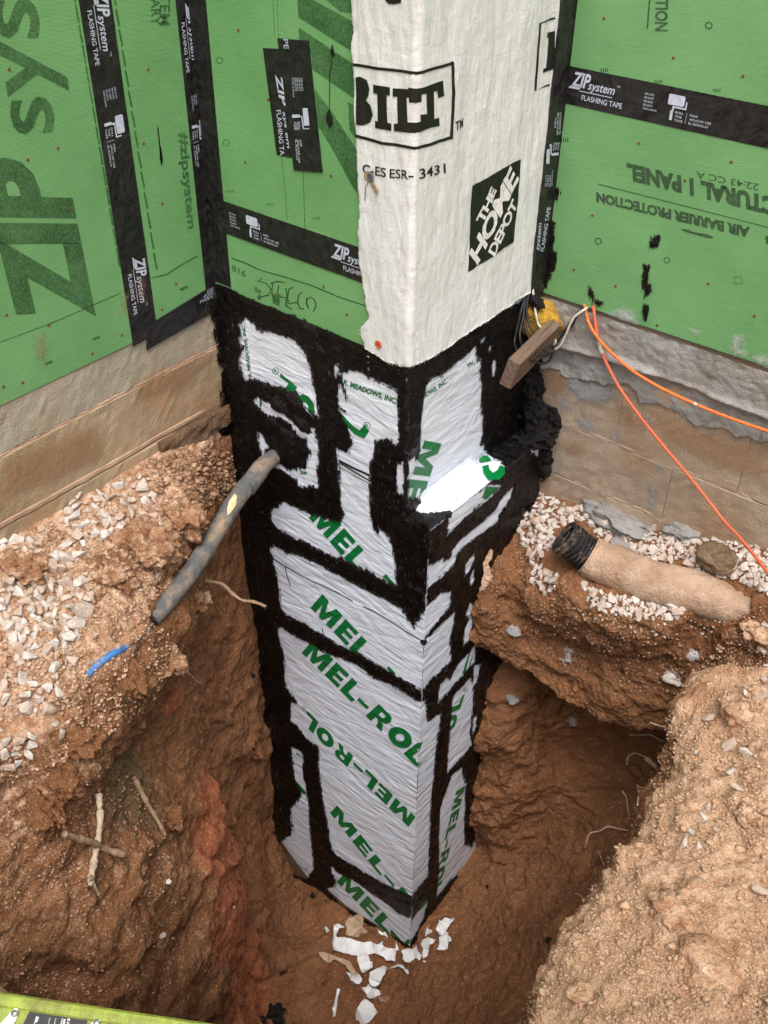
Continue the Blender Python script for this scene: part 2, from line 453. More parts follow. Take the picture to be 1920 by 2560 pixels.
MT = dict(soil=mat_soil(), clod=mat_clod(), green=mat_green(), tape=mat_tape(), tar=mat_tar(), tarlump=mat_tarlump(),
  film=mat_film(), greenink=mat_ink('green_ink', (.002, .165, .038), .32, True), wrap=mat_wrap(),
  blackink=mat_ink('black_ink', (.012, .012, .011), .5), whiteink=mat_ink('pale_ink', (.50, .55, .66), .4),
  whiteprint=mat_ink('white_print', (.74, .735, .72), .6),
  dullink=mat_ink('faded_stencil_ink', (.022, .075, .026), .5, False, .35, .66),
  dullink2=mat_ink('grey_stencil_ink', (.045, .085, .045), .5, False, .45, 1.0),
  marker=mat_ink('marker_ink', (.02, .06, .03), .5, False, .25),
  gravel=mat_stone('gravel_stone', (.54, .48, .43), (.72, .68, .64), (.50, .32, .21), .45),
  gravelr=mat_stone('pale_gravel_stone', (.50, .42, .36), (.70, .63, .58), (.50, .34, .26), .35),
  concA=mat_concrete('grey_concrete', (.33, .29, .22), (.43, .385, .305), (.42, .28, .16), .5),
  concA2=mat_concrete('tan_concrete', (.35, .26, .165), (.43, .33, .215), (.41, .225, .11), .65),
  mortarA=mat_concrete('pinkish_mortar', (.43, .28, .19), (.50, .34, .24), (.36, .20, .12), .4, .01),
  block=mat_concrete('tan_block', (.32, .245, .175), (.40, .315, .23), (.37, .205, .115), .6, .006),
  mortarC=mat_concrete('block_mortar', (.36, .26, .19), (.42, .32, .25), (.30, .18, .11), .4, .01),
  parge=mat_concrete('cement_parging', (.25, .245, .235), (.335, .325, .31), (.30, .25, .19), .45, .006, 2.0),
  splat=mat_concrete('mortar_spill', (.33, .32, .31), (.44, .43, .42), (.38, .29, .23), .6, .03, 2.5),
  brick=mat_plain('red_brick', (.20, .07, .05), .85, 90, .005),
  foam=mat_dirty('yellow_foam', (.62, .36, .045), (.30, .13, .02), .7, .45, .4, .6, 24, .012),
  wood=mat_wood(), cable=mat_plain('black_cable_jacket', (.018, .018, .02), .4, 80, .001),
  wcable=mat_dirty('white_cable_jacket', (.66, .62, .52), (.3, .22, .13), .4, .45),
  orange=mat_dirty('orange_cord_jacket', (.72, .17, .035), (.45, .22, .12), .35, .45, .5, .7),
  orange2=mat_dirty('salmon_cord_jacket', (.66, .13, .06), (.42, .20, .12), .4, .45, .45, .7),
  sleeve=mat_dirty('grey_foam_sleeve', (.105, .108, .11), (.40, .28, .18), .75, .8, .44, .64, 13, .004),
  blue=mat_dirty('blue_pipe', (.05, .19, .50), (.46, .30, .19), .9, .4, .5, .66, 26),
  cream=mat_plain('torn_foam', (.62, .50, .30), .85, 60, .004),
  corr=mat_dirty('black_corrugated_plastic', (.012, .012, .013), (.30, .22, .16), .8, .5, .5, .66, 22, .003),
  sock=mat_dirty('tan_filter_fabric', (.56, .39, .28), (.30, .15, .075), .7, .9, .42, .68, 9, .010),
  rock=mat_dirty('brown_rock', (.36, .245, .15), (.20, .12, .065), .7, .85, .4, .6, 30, .02),
  root=mat_dirty('pale_root', (.66, .50, .36), (.36, .22, .13), .5, .85),
  stick=mat_dirty('brown_stick', (.27, .165, .095), (.46, .32, .21), .7, .85, .4, .6, 30, .006),
  palestick=mat_dirty('pale_stick', (.66, .52, .38), (.24, .13, .07), .6, .85, .45, .65, 40, .008),
  paper=mat_paper(), kraft=mat_dirty('tan_paper', (.50, .37, .24), (.22, .12, .07), .6, .8),
  ladder=mat_dirty('yellow_green_fiberglass', (.30, .37, .05), (.13, .11, .035), .75, .45, .42, .66, 22, .002),
  labelblk=mat_plain('black_label', (.02, .02, .022), .5, 80, .0005),
  alu=mat_plain('aluminium', (.55, .56, .57), .35, 90, .001, .1, .8),
  washer=mat_plain('orange_washer', (.55, .12, .05), .45, 120, .001),
  bluew=mat_plain('blue_grey_washer', (.09, .11, .14), .5, 120, .001),
  rust=mat_plain('rusty_nail', (.16, .06, .03), .7, 120, .001),
  darkmud=mat_dirty('muddy_footing', (.26, .17, .10), (.17, .085, .045), .7, .9, .4, .6, 8, .02))
def mat_smear(name, a, b, rag=.03, opq=.9):
    """thin coat with a ragged, rubbed edge on the 'd' mask"""
    k = M(name); d = k.attr('d'); n = k.noise(60, 6, .75); n2 = k.noise(230, 4, .7)
    e = k.math('ADD', d, k.math('MULTIPLY', k.math('SUBTRACT', n, .55), rag)); e = k.math('ADD', e, k.math('MULTIPLY', k.math('SUBTRACT', n2, .5), rag*.6))
    k.set(Base_Color=k.mix(k.rng(n, .3, .7), a, b), Roughness=.85); k.bump(n, .006); k.alpha(k.rng(e, -.012, .016, 0, opq)); return k.m
MT['smear'] = mat_smear('cement_smear', (.30, .30, .31), (.38, .38, .39), .07, .8)
MT['dirtsmear'] = mat_smear('tan_dirt_smear', (.36, .20, .10), (.44, .27, .15), .10, .5)
MT['palesmear'] = mat_smear('pale_paint_smear', (.45, .50, .45), (.58, .62, .57), .05)
# ================================================================== TERRAIN
def net(cols, nu, nv):
    """cols: list of columns of 3-D points; bicubic Catmull-Rom surface"""
    A = np.array([[np.asarray(p, float) for p in c] for c in cols])          # (nc, nr, 3)
    nc, nr = A.shape[:2]
    B = spline(A.reshape(nc, -1), nu).reshape(nu, nr, 3).transpose(1, 0, 2)  # along columns
    G = spline(B.reshape(nr, -1), nv).reshape(nv, nu, 3).transpose(1, 0, 2)  # (nu, nv, 3)
    return G
def reparam(G, w0, w1):
    return G
def grid_normals(G):
    du = np.gradient(G, axis=0); dv = np.gradient(G, axis=1)
    n = np.cross(du, dv); n /= np.linalg.norm(n, axis=2, keepdims=True)+1e-9
    return n
def blob(Pt, c, r):
    d = np.sqrt(((Pt-np.asarray(c))**2).sum(1))/r
    return np.clip(1-d, 0, 1)
BV = {}
def soil_sheet(name, G, flip, amp=1.0, attrs=None, pin=None):
    nu, nv = G.shape[:2]; N = grid_normals(G)*(-1 if flip else 1)
    Pt = G.reshape(-1, 3).copy(); n = N.reshape(-1, 3)
    big = fbm(Pt*3.1, 3, .5, 3)*.035
    rid = (fbm(Pt*np.array([5, 5, 6.])+fbm(Pt*4, 2, .5, 2)[:, None]*.8, 4, .45, 9, True)-.2)*.012
    cr_, _i = cellular(Pt*np.array([7, 7, 5.])+fbm(Pt*11, 3, .5, 6)[:, None]*.30, 55); rid = rid+np.clip(.55-cr_, 0, .5)*.018
    c1, id1 = cellular(Pt*13+fbm(Pt*9, 2)[:, None]*.35, 21)
    c2, id2 = cellular(Pt*34, 33)
    clod = np.clip(.60-c1, 0, .6)*.038*(id1 > .6)+np.clip(.6-c2, 0, .6)*.020*(id2 > .5)
    fine = fbm(Pt*22, 4, .65, 40)*.0085
    fac = np.full(len(Pt), amp)
    steep = 1-np.abs(n[:, 2])
    h = big*.9+rid*(.5+steep)+clod*(1.15-.5*steep)+fine
    if pin is not None: h = h*pin(Pt)
    Pt = Pt+n*(h*fac)[:, None]
    f = grid_faces(nu, nv)
    if flip: f = f[:, ::-1]
    me = mesh_from(name, Pt, np.ascontiguousarray(f), True)
    z = Pt[:, 2]
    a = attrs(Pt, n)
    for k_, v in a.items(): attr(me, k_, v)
    o = link(name, me, MT['soil'], None, 'structure')
    BV[name] = (Pt, f)
    return o

W = lambda x, y, z: np.array([x, y, z])
X = lambda px, py, v: P(px, py, 'x', v)
Y = lambda px, py, v: P(px, py, 'y', v)
Z = lambda px, py, v: P(px, py, 'z', v)
cols = [
 [W(-.80,.07,-.44),W(-.78,.07,-.44),W(-.76,.07,-.45),W(-.75,.07,-.50),W(-.745,.07,-.85),W(-.735,.07,-1.35),W(-.72,.07,-1.95),W(-.70,.07,-2.7),W(-.67,.07,-2.97),W(-.60,.09,-3.02)],
 [W(-.80,-.10,-.43),W(-.76,-.10,-.44),X(545,1085,-.72),X(560,1150,-.70),X(572,1350,-.69),X(590,1550,-.68),X(625,1830,-.62),X(652,2100,-.665),Z(700,2290,-2.90),W(-.55,.06,-2.95)],
 [W(-.80,-.32,-.43),Z(430,1150,-.45),Z(480,1200,-.50),X(510,1280,-.60),X(500,1420,-.63),X(518,1600,-.62),X(565,1850,-.60),X(600,2100,-.58),Z(690,2370,-2.85),W(-.35,.05,-2.90)],
 [W(-.80,-.52,-.43),Z(330,1300,-.48),Z(420,1400,-.56),X(462,1540,-.44),X(450,1660,-.50),X(470,1800,-.55),X(505,1980,-.55),X(590,2330,-.50),Z(760,2460,-2.82),W(-.12,.05,-2.90)],
 [W(-.80,-.76,-.43),Z(200,1400,-.49),Z(350,1560,-.60),X(425,1705,-.34),X(385,1790,-.45),X(435,1880,-.46),X(525,1985,-.36),X(590,2160,-.29),X(625,2450,-.25),W(.0,.05,-2.88)],
 [W(-.80,-1.05,-.43),Z(60,1500,-.50),Z(200,1700,-.62),X(315,1800,-.29),X(275,1880,-.37),X(330,1990,-.32),X(430,2150,-.20),X(540,2450,-.09),W(.0,-.78,-2.8),W(.08,.05,-2.87)],
 [W(-.80,-1.4,-.43),W(-.62,-1.25,-.49),Z(40,1800,-.65),X(175,1925,-.26),X(145,2020,-.23),X(190,2220,-.13),X(290,2480,.0),W(.0,-1.02,-2.6),W(.12,-.85,-2.8),W(.12,.04,-2.87)],
 [W(-.80,-2.2,-.43),W(-.55,-2.0,-.52),W(-.40,-1.75,-.60),W(-.26,-1.65,-.75),W(-.14,-1.62,-1.1),W(-.04,-1.52,-1.6),W(.04,-1.38,-2.2),W(.1,-1.15,-2.7),W(.2,-.8,-2.8),W(.14,.03,-2.86)],
 [W(.3,-5,-.5),W(.35,-2.4,-.6),W(.4,-1.8,-.7),W(.4,-1.5,-.8),W(.4,-1.45,-1.2),W(.4,-1.4,-1.7),W(.4,-1.3,-2.2),W(.35,-1.1,-2.6),W(.3,-.8,-2.75),W(.15,0.0,-2.85)],
 [W(1.6,-5,-.5),W(1.35,-2.2,-.58),W(1.14,-1.55,-.66),W(1.03,-1.13,-.84),W(1.03,-1.08,-1.2),W(.93,-1.0,-1.7),W(.78,-.92,-2.1),W(.6,-.8,-2.5),W(.4,-.6,-2.72),W(.15,.0,-2.83)],
 [W(3.5,-1.9,-.5),W(1.9,-1.1,-.58),Z(1650,2470,-.70),W(.965,-.66,-.93),W(.99,-.6,-1.3),W(.90,-.52,-1.7),W(.77,-.47,-2.1),W(.62,-.40,-2.42),W(.4,-.3,-2.66),W(.14,.03,-2.81)],
 [W(4,-.6,-.48),W(2.0,-.5,-.55),Z(1740,2230,-.72),W(.935,-.29,-.95),W(.96,-.27,-1.3),W(.87,-.21,-1.72),W(.75,-.17,-2.08),W(.59,-.1,-2.37),W(.4,-.05,-2.60),W(.12,.10,-2.775)],
 [W(4,.3,-.45),W(2.0,.12,-.52),Z(1820,1960,-.73),W(.905,.0,-.95),W(.94,.04,-1.3),W(.86,.1,-1.7),W(.7,.1,-2.05),W(.55,.15,-2.36),W(.37,.15,-2.62),W(.09,.18,-2.745)],
 [W(4,.60,-.45),W(2.0,.42,-.52),Z(1890,1730,-.74),W(.86,.26,-.93),W(.95,.33,-1.3),W(.85,.38,-1.6),W(.72,.38,-2.0),W(.52,.34,-2.36),W(.32,.30,-2.60),W(.08,.27,-2.71)],
 [W(4,.80,-.6),W(2,.78,-.62),W(1.25,.62,-.72),W(1.0,.56,-.98),W(.95,.66,-1.25),W(.86,.68,-1.5),W(.72,.62,-1.9),W(.5,.52,-2.28),W(.3,.42,-2.55),W(.07,.35,-2.675)],
 [W(.6,1.3,-.98),W(.6,1.15,-.98),W(.6,1.05,-.98),W(.58,.95,-1.02),W(.56,.85,-1.25),Y(1430,1810,.72),Y(1415,1970,.62),Y(1345,2100,.52),Z(1262,2180,-2.60),W(.06,.42,-2.635)],
 [W(.25,1.3,-.98),W(.25,1.15,-.98),W(.25,1.05,-.98),W(.24,.95,-1.02),W(.2,.85,-1.2),Y(1268,1740,.46),Y(1262,1900,.46),Y(1256,2040,.47),Y(1222,2135,.475),W(.05,.46,-2.60)],
 [W(0,1.3,-.98),W(0,1.15,-.98),W(0,1.05,-.98),W(0,.95,-1.02),W(.0,.6,-1.2),W(.02,.40,-1.55),W(.02,.40,-1.95),W(.02,.43,-2.3),W(.02,.45,-2.52),W(.03,.48,-2.56)],
]
def pin_main(Pt):
    # keep relief small right at the wall plane and at the pier faces
    d = np.clip((Pt[:, 0]-XA)/.08, .15, 1)
    return np.where(Pt[:, 1] > -2, d, 1)
red_c = [(X(600, 2150, -.27), .38), (X(590, 2350, -.27), .44), (X(530, 2080, -.3), .27), (X(560, 2500, -.24), .36), (X(520, 2250, -.25), .3)]
def at_main(Pt, n):
    z = Pt[:, 2]; up = n[:, 2]
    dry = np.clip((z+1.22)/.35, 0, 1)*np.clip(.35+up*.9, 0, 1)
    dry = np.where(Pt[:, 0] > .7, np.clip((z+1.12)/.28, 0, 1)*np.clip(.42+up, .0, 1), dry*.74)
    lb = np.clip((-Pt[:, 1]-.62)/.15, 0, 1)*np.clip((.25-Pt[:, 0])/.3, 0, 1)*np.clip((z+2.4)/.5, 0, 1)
    dry = np.maximum(dry, lb*.36)  # left bank's lit brightness put into the colour through the dry mask
    red = np.zeros(len(z))
    for c, r in red_c: red = np.maximum(red, blob(Pt, c, r)*1.8)
    for c, r in ((P(1560, 2050, 'z', -.98), .14), (P(1620, 1870, 'z', -.98), .12), (X(440,1750,-.45), .1)): red = np.maximum(red, blob(Pt, c, r)*1.3)
    red = red+np.clip((.8+Pt[:, 2])*.2, 0, .1)
    ol = np.zeros(len(z))
    for c, r in ((X(270, 1960, -.35), .22), (X(300, 2050, -.33), .2), (X(240, 2450, -.2), .15)): ol = np.maximum(ol, blob(Pt, c, r)*1.6)
    ch = np.zeros(len(z))
    for c, r in ((Y(1430, 1800, .7), .05), (X(655, 1890, -.62), .03), (Y(1290, 1750, .68), .05)): ch = np.maximum(ch, blob(Pt, c, r)*1.1)
    return dict(dry=dry, red=red, olive=ol, chalk=ch)
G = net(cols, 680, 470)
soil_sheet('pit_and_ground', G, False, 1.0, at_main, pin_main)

# the bank left standing under the right-hand foundation, undercut below
rc = [
 [W(-.12,.75,-.74),W(-.1,.60,-.80),W(-.06,.36,-.88),W(-.02,.28,-1.0),W(-.02,.29,-1.15),W(0,.36,-1.3),W(0,.75,-1.42)],
 [W(.06,.75,-.73),W(.08,.58,-.78),Z(1262,1385,-.86),Y(1222,1500,.30),Y(1212,1560,.30),Y(1214,1610,.36),W(.1,.80,-1.45)],
 [W(.16,.75,-.73),W(.17,.58,-.76),Z(1330,1440,-.86),Y(1262,1545,.34),Y(1262,1610,.335),Y(1268,1655,.39),W(.2,.82,-1.42)],
 [W(.32,.75,-.71),W(.32,.58,-.745),Z(1410,1510,-.84),Y(1360,1605,.375),Y(1365,1680,.36),Y(1380,1725,.40),W(.36,.86,-1.42)],
 [W(.50,.75,-.68),W(.50,.58,-.73),Z(1540,1555,-.80),Y(1500,1650,.40),Y(1490,1740,.385),Y(1505,1788,.43),W(.55,.88,-1.42)],
 [W(.70,.75,-.62),W(.70,.58,-.68),Z(1680,1575,-.78),Y(1640,1660,.42),Y(1620,1760,.42),Y(1625,1815,.47),W(.75,.88,-1.42)],
 [W(.9,.75,-.57),W(.9,.58,-.62),Z(1800,1545,-.74),Y(1770,1620,.44),W(.96,.45,-1.1),W(1.0,.5,-1.3),W(1.0,.88,-1.42)],
 [W(1.3,.75,-.53),W(1.3,.58,-.56),W(1.25,.40,-.64),W(1.2,.40,-.85),W(1.2,.48,-1.1),W(1.2,.5,-1.3),W(1.2,.88,-1.42)],
 [W(4,.75,-.44),W(4,.58,-.46),W(4,.40,-.50),W(4,.2,-.75),W(4,.48,-1.1),W(4,.5,-1.3),W(4,.88,-1.42)],
]
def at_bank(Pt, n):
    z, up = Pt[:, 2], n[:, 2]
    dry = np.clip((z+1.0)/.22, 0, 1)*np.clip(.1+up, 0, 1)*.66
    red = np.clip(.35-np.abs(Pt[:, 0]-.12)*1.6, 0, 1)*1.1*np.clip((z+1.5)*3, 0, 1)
    ch = np.zeros(len(z))
    for px, py, y, r in ((1285, 1580, .33, .045), (1410, 1650, .37, .07), (1440, 1655, .37, .06), (1680, 1695, .42, .05), (1350, 1525, .36, .03), (1735, 1640, .43, .04)):
        ch = np.maximum(ch, blob(Pt, Y(px, py, y), r)*1.5)
    return dict(dry=dry, red=red, olive=np.zeros(len(z)), chalk=ch)
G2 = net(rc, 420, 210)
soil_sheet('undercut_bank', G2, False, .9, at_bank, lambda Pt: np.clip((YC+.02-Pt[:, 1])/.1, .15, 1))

# ground beyond the dig, out to the horizon (the yard round the house)
me = mesh_from('yard_ground', [(-60, -60, -.62), (60, -60, -.62), (60, -4.6, -.62), (-60, -4.6, -.62), (3.9, -4.6, -.62), (60, .8, -.62), (3.9, .8, -.62), (60,-4.6,-.62),
    (-60, -2.1, -.62), (-.78, -2.1, -.62), (-.78, -4.6, -.62)], [(0, 1, 2, 3), (4, 7, 5, 6), (3, 10, 9, 8)])
for k_, v_ in (('dry', .9), ('red', 0), ('olive', 0), ('chalk', 0)): attr(me, k_, [v_]*11)
link('yard_ground', me, MT['soil'], None, 'structure')

_v, _f, _o = [], [], 0
for nm in ('pit_and_ground', 'undercut_bank'):
    p_, f_ = BV[nm]; _v.append(p_); _f.append(f_+_o); _o += len(p_)
_v = np.vstack(_v); _f = np.vstack(_f)
TREE = BVHTree.FromPolygons([tuple(q) for q in _v.tolist()], _f.tolist())
def hit(px, py):
    d = Vector(ray(px, py)).normalized(); r = TREE.ray_cast(Vector(CAM), d)
    return (r[0], r[1] if r[1].dot(d) < 0 else -r[1]) if r[0] is not None else (None, None)
def drop(x, y, z=1.0):
    r = TREE.ray_cast(Vector((x, y, z)), Vector((0, 0, -1)))
    return (r[0], r[1] if r[1].z > 0 else -r[1]) if r[0] is not None else (None, None)
# ================================================================== PRINT, DECALS, SHEETS ON THE FACES
def fold(face):
    if face == 'W': return 0.0
    if face == 'V': return XW
def fuv(face, px, py):
    """unfolded coordinates; W and V run round the outer corner"""
    if face in 'WV':
        c = fold(face); p = P(px, py, 'y', 0)
        if p[0] < c: return (p[0]-c, p[2])
        q = P(px, py, 'x', c); return (q[1], q[2])
    return uv(face, px, py)
def fpos(face, u, v, h):
    if face in 'WV':
        c = fold(face)
        return (u+c, -h, v) if u < 0 else (c+h, u, v)
    return FACES[face](u, v, h)
def wob(p, amp):
    return fbm(np.asarray(p)*np.array([6, 6, 9.]), 3, .5, 77)*amp if amp else np.zeros(len(p))
def place(face, uvs, h, amp=0.0):
    uvs = np.asarray(uvs, float)
    base = np.array([fpos(face, a, b, 0) for a, b in uvs]); w = wob(base, amp)
    return np.array([fpos(face, a, b, h+q) for (a, b), q in zip(uvs, w)])

_fonts = {}
def glyphs(s, bold=0.0, space=1.0, shear=0.0):
    key = (s, bold, space, shear)
    if key in _fonts: return _fonts[key]
    cu = bpy.data.curves.new('t', 'FONT'); cu.body = s; cu.offset = bold; cu.space_character = space
    cu.resolution_u = 3; cu.shear = shear; cu.size = 1.0
    ob = bpy.data.objects.new('t', cu); C.objects.link(ob)
    dg = bpy.context.evaluated_depsgraph_get(); dg.update()
    me = ob.evaluated_get(dg).to_mesh()
    V = np.array([v.co[:2] for v in me.vertices]); F = [tuple(p.vertices) for p in me.polygons]
    ob.evaluated_get(dg).to_mesh_clear(); C.objects.unlink(ob); bpy.data.objects.remove(ob); bpy.data.curves.remove(cu)
    cap = .73
    V = V/cap
    x0, x1 = V[:, 0].min(), V[:, 0].max()
    V = np.column_stack([(V[:, 0]-x0)/(x1-x0), V[:, 1]])
    _fonts[key] = (V, F); return _fonts[key]
def arc(cx, cy, rx, ry, a0, a1, n=10):
    return [(cx+rx*math.cos(math.radians(a0+(a1-a0)*i/n)), cy+ry*math.sin(math.radians(a0+(a1-a0)*i/n))) for i in range(n+1)]
HEAVY = {   # width, advance, loops
 'M': (1.6, 1.82, [[(0,0),(0,1),(.50,1),(.80,.42),(1.10,1),(1.6,1),(1.6,0),(1.22,0),(1.22,.60),(.93,0),(.67,0),(.38,.60),(.38,0)]]),
 'E': (1.05, 1.22, [[(0,0),(0,1),(1.0,1),(1.0,.77),(.42,.77),(.42,.61),(.95,.61),(.95,.39),(.42,.39),(.42,.23),(1.05,.23),(1.05,0)]]),
 'L': (.98, 1.08, [[(0,0),(0,1),(.42,1),(.42,.24),(.98,.24),(.98,0)]]),
 '-': (.75, .98, [[(0,.30),(0,.50),(.75,.50),(.75,.30)]]),
 'R': (1.28, 1.44, [[(0,0),(0,1),(.75,1)]+arc(.80,.70,.36,.30,85,-90,9)+[(1.02,.36),(1.10,.20),(1.28,0),(.82,0),(.70,.26),(.58,.36),(.42,.36),(.42,0)],
        [(.42,.58),(.42,.80),(.66,.80)]+arc(.68,.69,.09,.11,80,-80,5)+[(.66,.58)]]),
 'O': (1.4, 1.50, [arc(.70,.50,.70,.52,0,350,22), arc(.70,.50,.24,.24,0,345,12)]),
}
SLAB = {
 'B': (1.0, 1.1, [[(0,0),(0,.17),(.1,.17),(.1,.83),(0,.83),(0,1),(.62,1)]+arc(.62,.76,.30,.24,85,-70,6)+[(.82,.53)]+arc(.64,.27,.34,.27,70,-88,7),
        [(.38,.60),(.38,.82),(.55,.82)]+arc(.55,.71,.1,.11,80,-80,4)+[(.55,.60)], [(.38,.19),(.38,.42),(.56,.42)]+arc(.56,.305,.12,.115,80,-80,4)+[(.56,.19)]]),
 'I': (.62, .74, [[(0,0),(0,.18),(.14,.18),(.14,.82),(0,.82),(0,1),(.62,1),(.62,.82),(.48,.82),(.48,.18),(.62,.18),(.62,0)]]),
 'L': (.86, .92, [[(0,0),(0,.18),(.12,.18),(.12,.82),(0,.82),(0,1),(.62,1),(.62,.82),(.46,.82),(.46,.2),(.66,.2),(.66,.42),(.86,.42),(.86,0)]]),
 'T': (.98, 1.05, [[(.2,0),(.2,.18),(.34,.18),(.34,.80),(.17,.80),(.17,.60),(0,.60),(0,1),(.98,1),(.98,.60),(.81,.60),(.81,.80),(.66,.80),(.66,.18),(.80,.18),(.80,0)]]),
}
def block_glyphs(s, tab):
    V, F, x = [], [], 0
    for ch in s:
        w, adv, loops = tab[ch]
        pts = [q for lp in loops for q in lp]
        tris = tessellate_polygon([[Vector((a, b, 0)) for a, b in lp] for lp in loops])
        o = len(V); V += [(x+a, b) for a, b in pts]; F += [tuple(o+i for i in t) for t in tris]
        x += adv
    W_ = max(v[0] for v in V)
    return np.array([(a/W_, b) for a, b in V]), F
class Print:
    """collects flat printed shapes of one face, then builds one mesh cut so it can follow the face"""
    def __init__(s, face): s.face = face; s.V = []; s.F = []; s.items = []
    def add(s, V, F):
        s.items.append(([tuple(v) for v in V], [tuple(f) for f in F])); o = len(s.V); s.V += [tuple(v) for v in V]; s.F += [tuple(o+i for i in f) for f in F]; return s
    def aff(s, V, F, p0, p1, p2):
        a, b, c = (np.array(fuv(s.face, *p)) for p in (p0, p1, p2))
        return s.add([a+(b-a)*x+(c-a)*y for x, y in V], F)
    def text(s, t, p0, p1, p2, bold=.0, space=1.0, shear=0.0): return s.aff(*glyphs(t, bold, space, shear), p0, p1, p2)
    def heavy(s, t, p0, p1, p2, tab=HEAVY): return s.aff(*block_glyphs(t, tab), p0, p1, p2)
    def poly(s, pts):
        q = [fuv(s.face, *p) for p in pts]
        return s.add(q, [tuple(t) for t in tessellate_polygon([[Vector((a, b, 0)) for a, b in q]])])
    def ring(s, cx, cy, r, th, ry=None, n=18):
        ry = ry or r; q = [(cx+r*math.cos(2*math.pi*i/n), cy+ry*math.sin(2*math.pi*i/n)) for i in range(n)]
        g = [(cx+(r-th)*math.cos(2*math.pi*i/n), cy+(ry-th)*math.sin(2*math.pi*i/n)) for i in range(n)]
        V = [fuv(s.face, *p) for p in q+g]
        return s.add(V, [(i, (i+1) % n, n+(i+1) % n, n+i) for i in range(n)])
    def line(s, pts, w):
        """ribbon w pixels wide"""
        V = []
        for i, p in enumerate(pts):
            a = pts[max(i-1, 0)]; b = pts[min(i+1, len(pts)-1)]
            dx, dy = b[0]-a[0], b[1]-a[1]; L = math.hypot(dx, dy) or 1; nx, ny = -dy/L*w/2, dx/L*w/2
            V += [fuv(s.face, p[0]+nx, p[1]+ny), fuv(s.face, p[0]-nx, p[1]-ny)]
        return s.add(V, [(2*i, 2*i+1, 2*i+3, 2*i+2) for i in range(len(pts)-1)])
    def reg(s, cx, cy, r):
        s.ring(cx, cy, r, r*.16); return s.text('R', (cx-r*.42, cy+r*.42), (cx+r*.42, cy+r*.42), (cx-r*.42, cy-r*.5), .02)
    def local(s, o, ua, ub):
        """local frame in face units: o origin, ua one unit along, ub one unit across"""
        s.o, s.ua, s.ub = map(np.array, (o, ua, ub)); return s
    def ltext(s, t, a0, a1, b0, b1, bold=0, shear=0):
        V, F = glyphs(t, bold, 1.0, shear)
        return s.add([s.o+s.ua*(a0+(a1-a0)*x)+s.ub*(b0+(b1-b0)*y) for x, y in V], F)
    def lpoly(s, pts):
        q = [s.o+s.ua*a+s.ub*b for a, b in pts]
        return s.add(q, [tuple(t) for t in tessellate_polygon([[Vector((*k, 0)) for k in q]])])
    def words(s, name, *a, **k):
        """every word or mark an object of its own"""
        for V, F in s.items:
            q = type(s)(s.face); q.V, q.F = V, F
            (q.wbuild if hasattr(q, 'wbuild') else q.build)(name, *a, **k)
    def build(s, name, mat, h, parent, amp=0.0, cell=0.0, label=None):
        bm = bmesh.new(); vv = [bm.verts.new((a, b, 0)) for a, b in s.V]
        for f in s.F:
            if len(set(f)) > 2:
                try: bm.faces.new([vv[i] for i in f])
                except ValueError: pass
        cuts = []
        if cell:
            U = [a for a, b in s.V]; Vv = [b for a, b in s.V]
            cuts += [((c, 0, 0), (1, 0, 0)) for c in np.arange(math.floor(min(U)/cell)*cell, max(U), cell)]
            cuts += [((0, c, 0), (0, 1, 0)) for c in np.arange(math.floor(min(Vv)/cell)*cell, max(Vv), cell)]
        elif s.face in 'WV': cuts = [((0, 0, 0), (1, 0, 0))]
        for co, no in cuts:
            bmesh.ops.bisect_plane(bm, geom=list(bm.verts)+list(bm.edges)+list(bm.faces), plane_co=co, plane_no=no)
        bm.verts.index_update()
        q = np.array([(v.co.x, v.co.y) for v in bm.verts])
        faces = []
        for f in bm.faces:
            faces.append([v.index for v in f.verts])
        bm.free()
        pos = place(s.face, q, h, amp)
        # turn every face outward
        nrm = {'A': (1, 0, 0), 'B': (0, -1, 0), 'C': (0, -1, 0), 'D': (1, 0, 0), 'L': (1, 0, 0), 'T': (0, 0, 1)}
        out = []
        for f in faces:
            a, b, c = pos[f[0]], pos[f[1]], pos[f[2]]
            n = np.cross(b-a, c-a); cu = q[f].mean(0)[0]
            t = nrm.get(s.face) or ((0, -1, 0) if cu < 0 else (1, 0, 0))
            out.append(f if np.dot(n, t) >= 0 else f[::-1])
        o = link(name, mesh_from(name, pos, out), mat, parent)
        if label: o['label'] = label
        return o

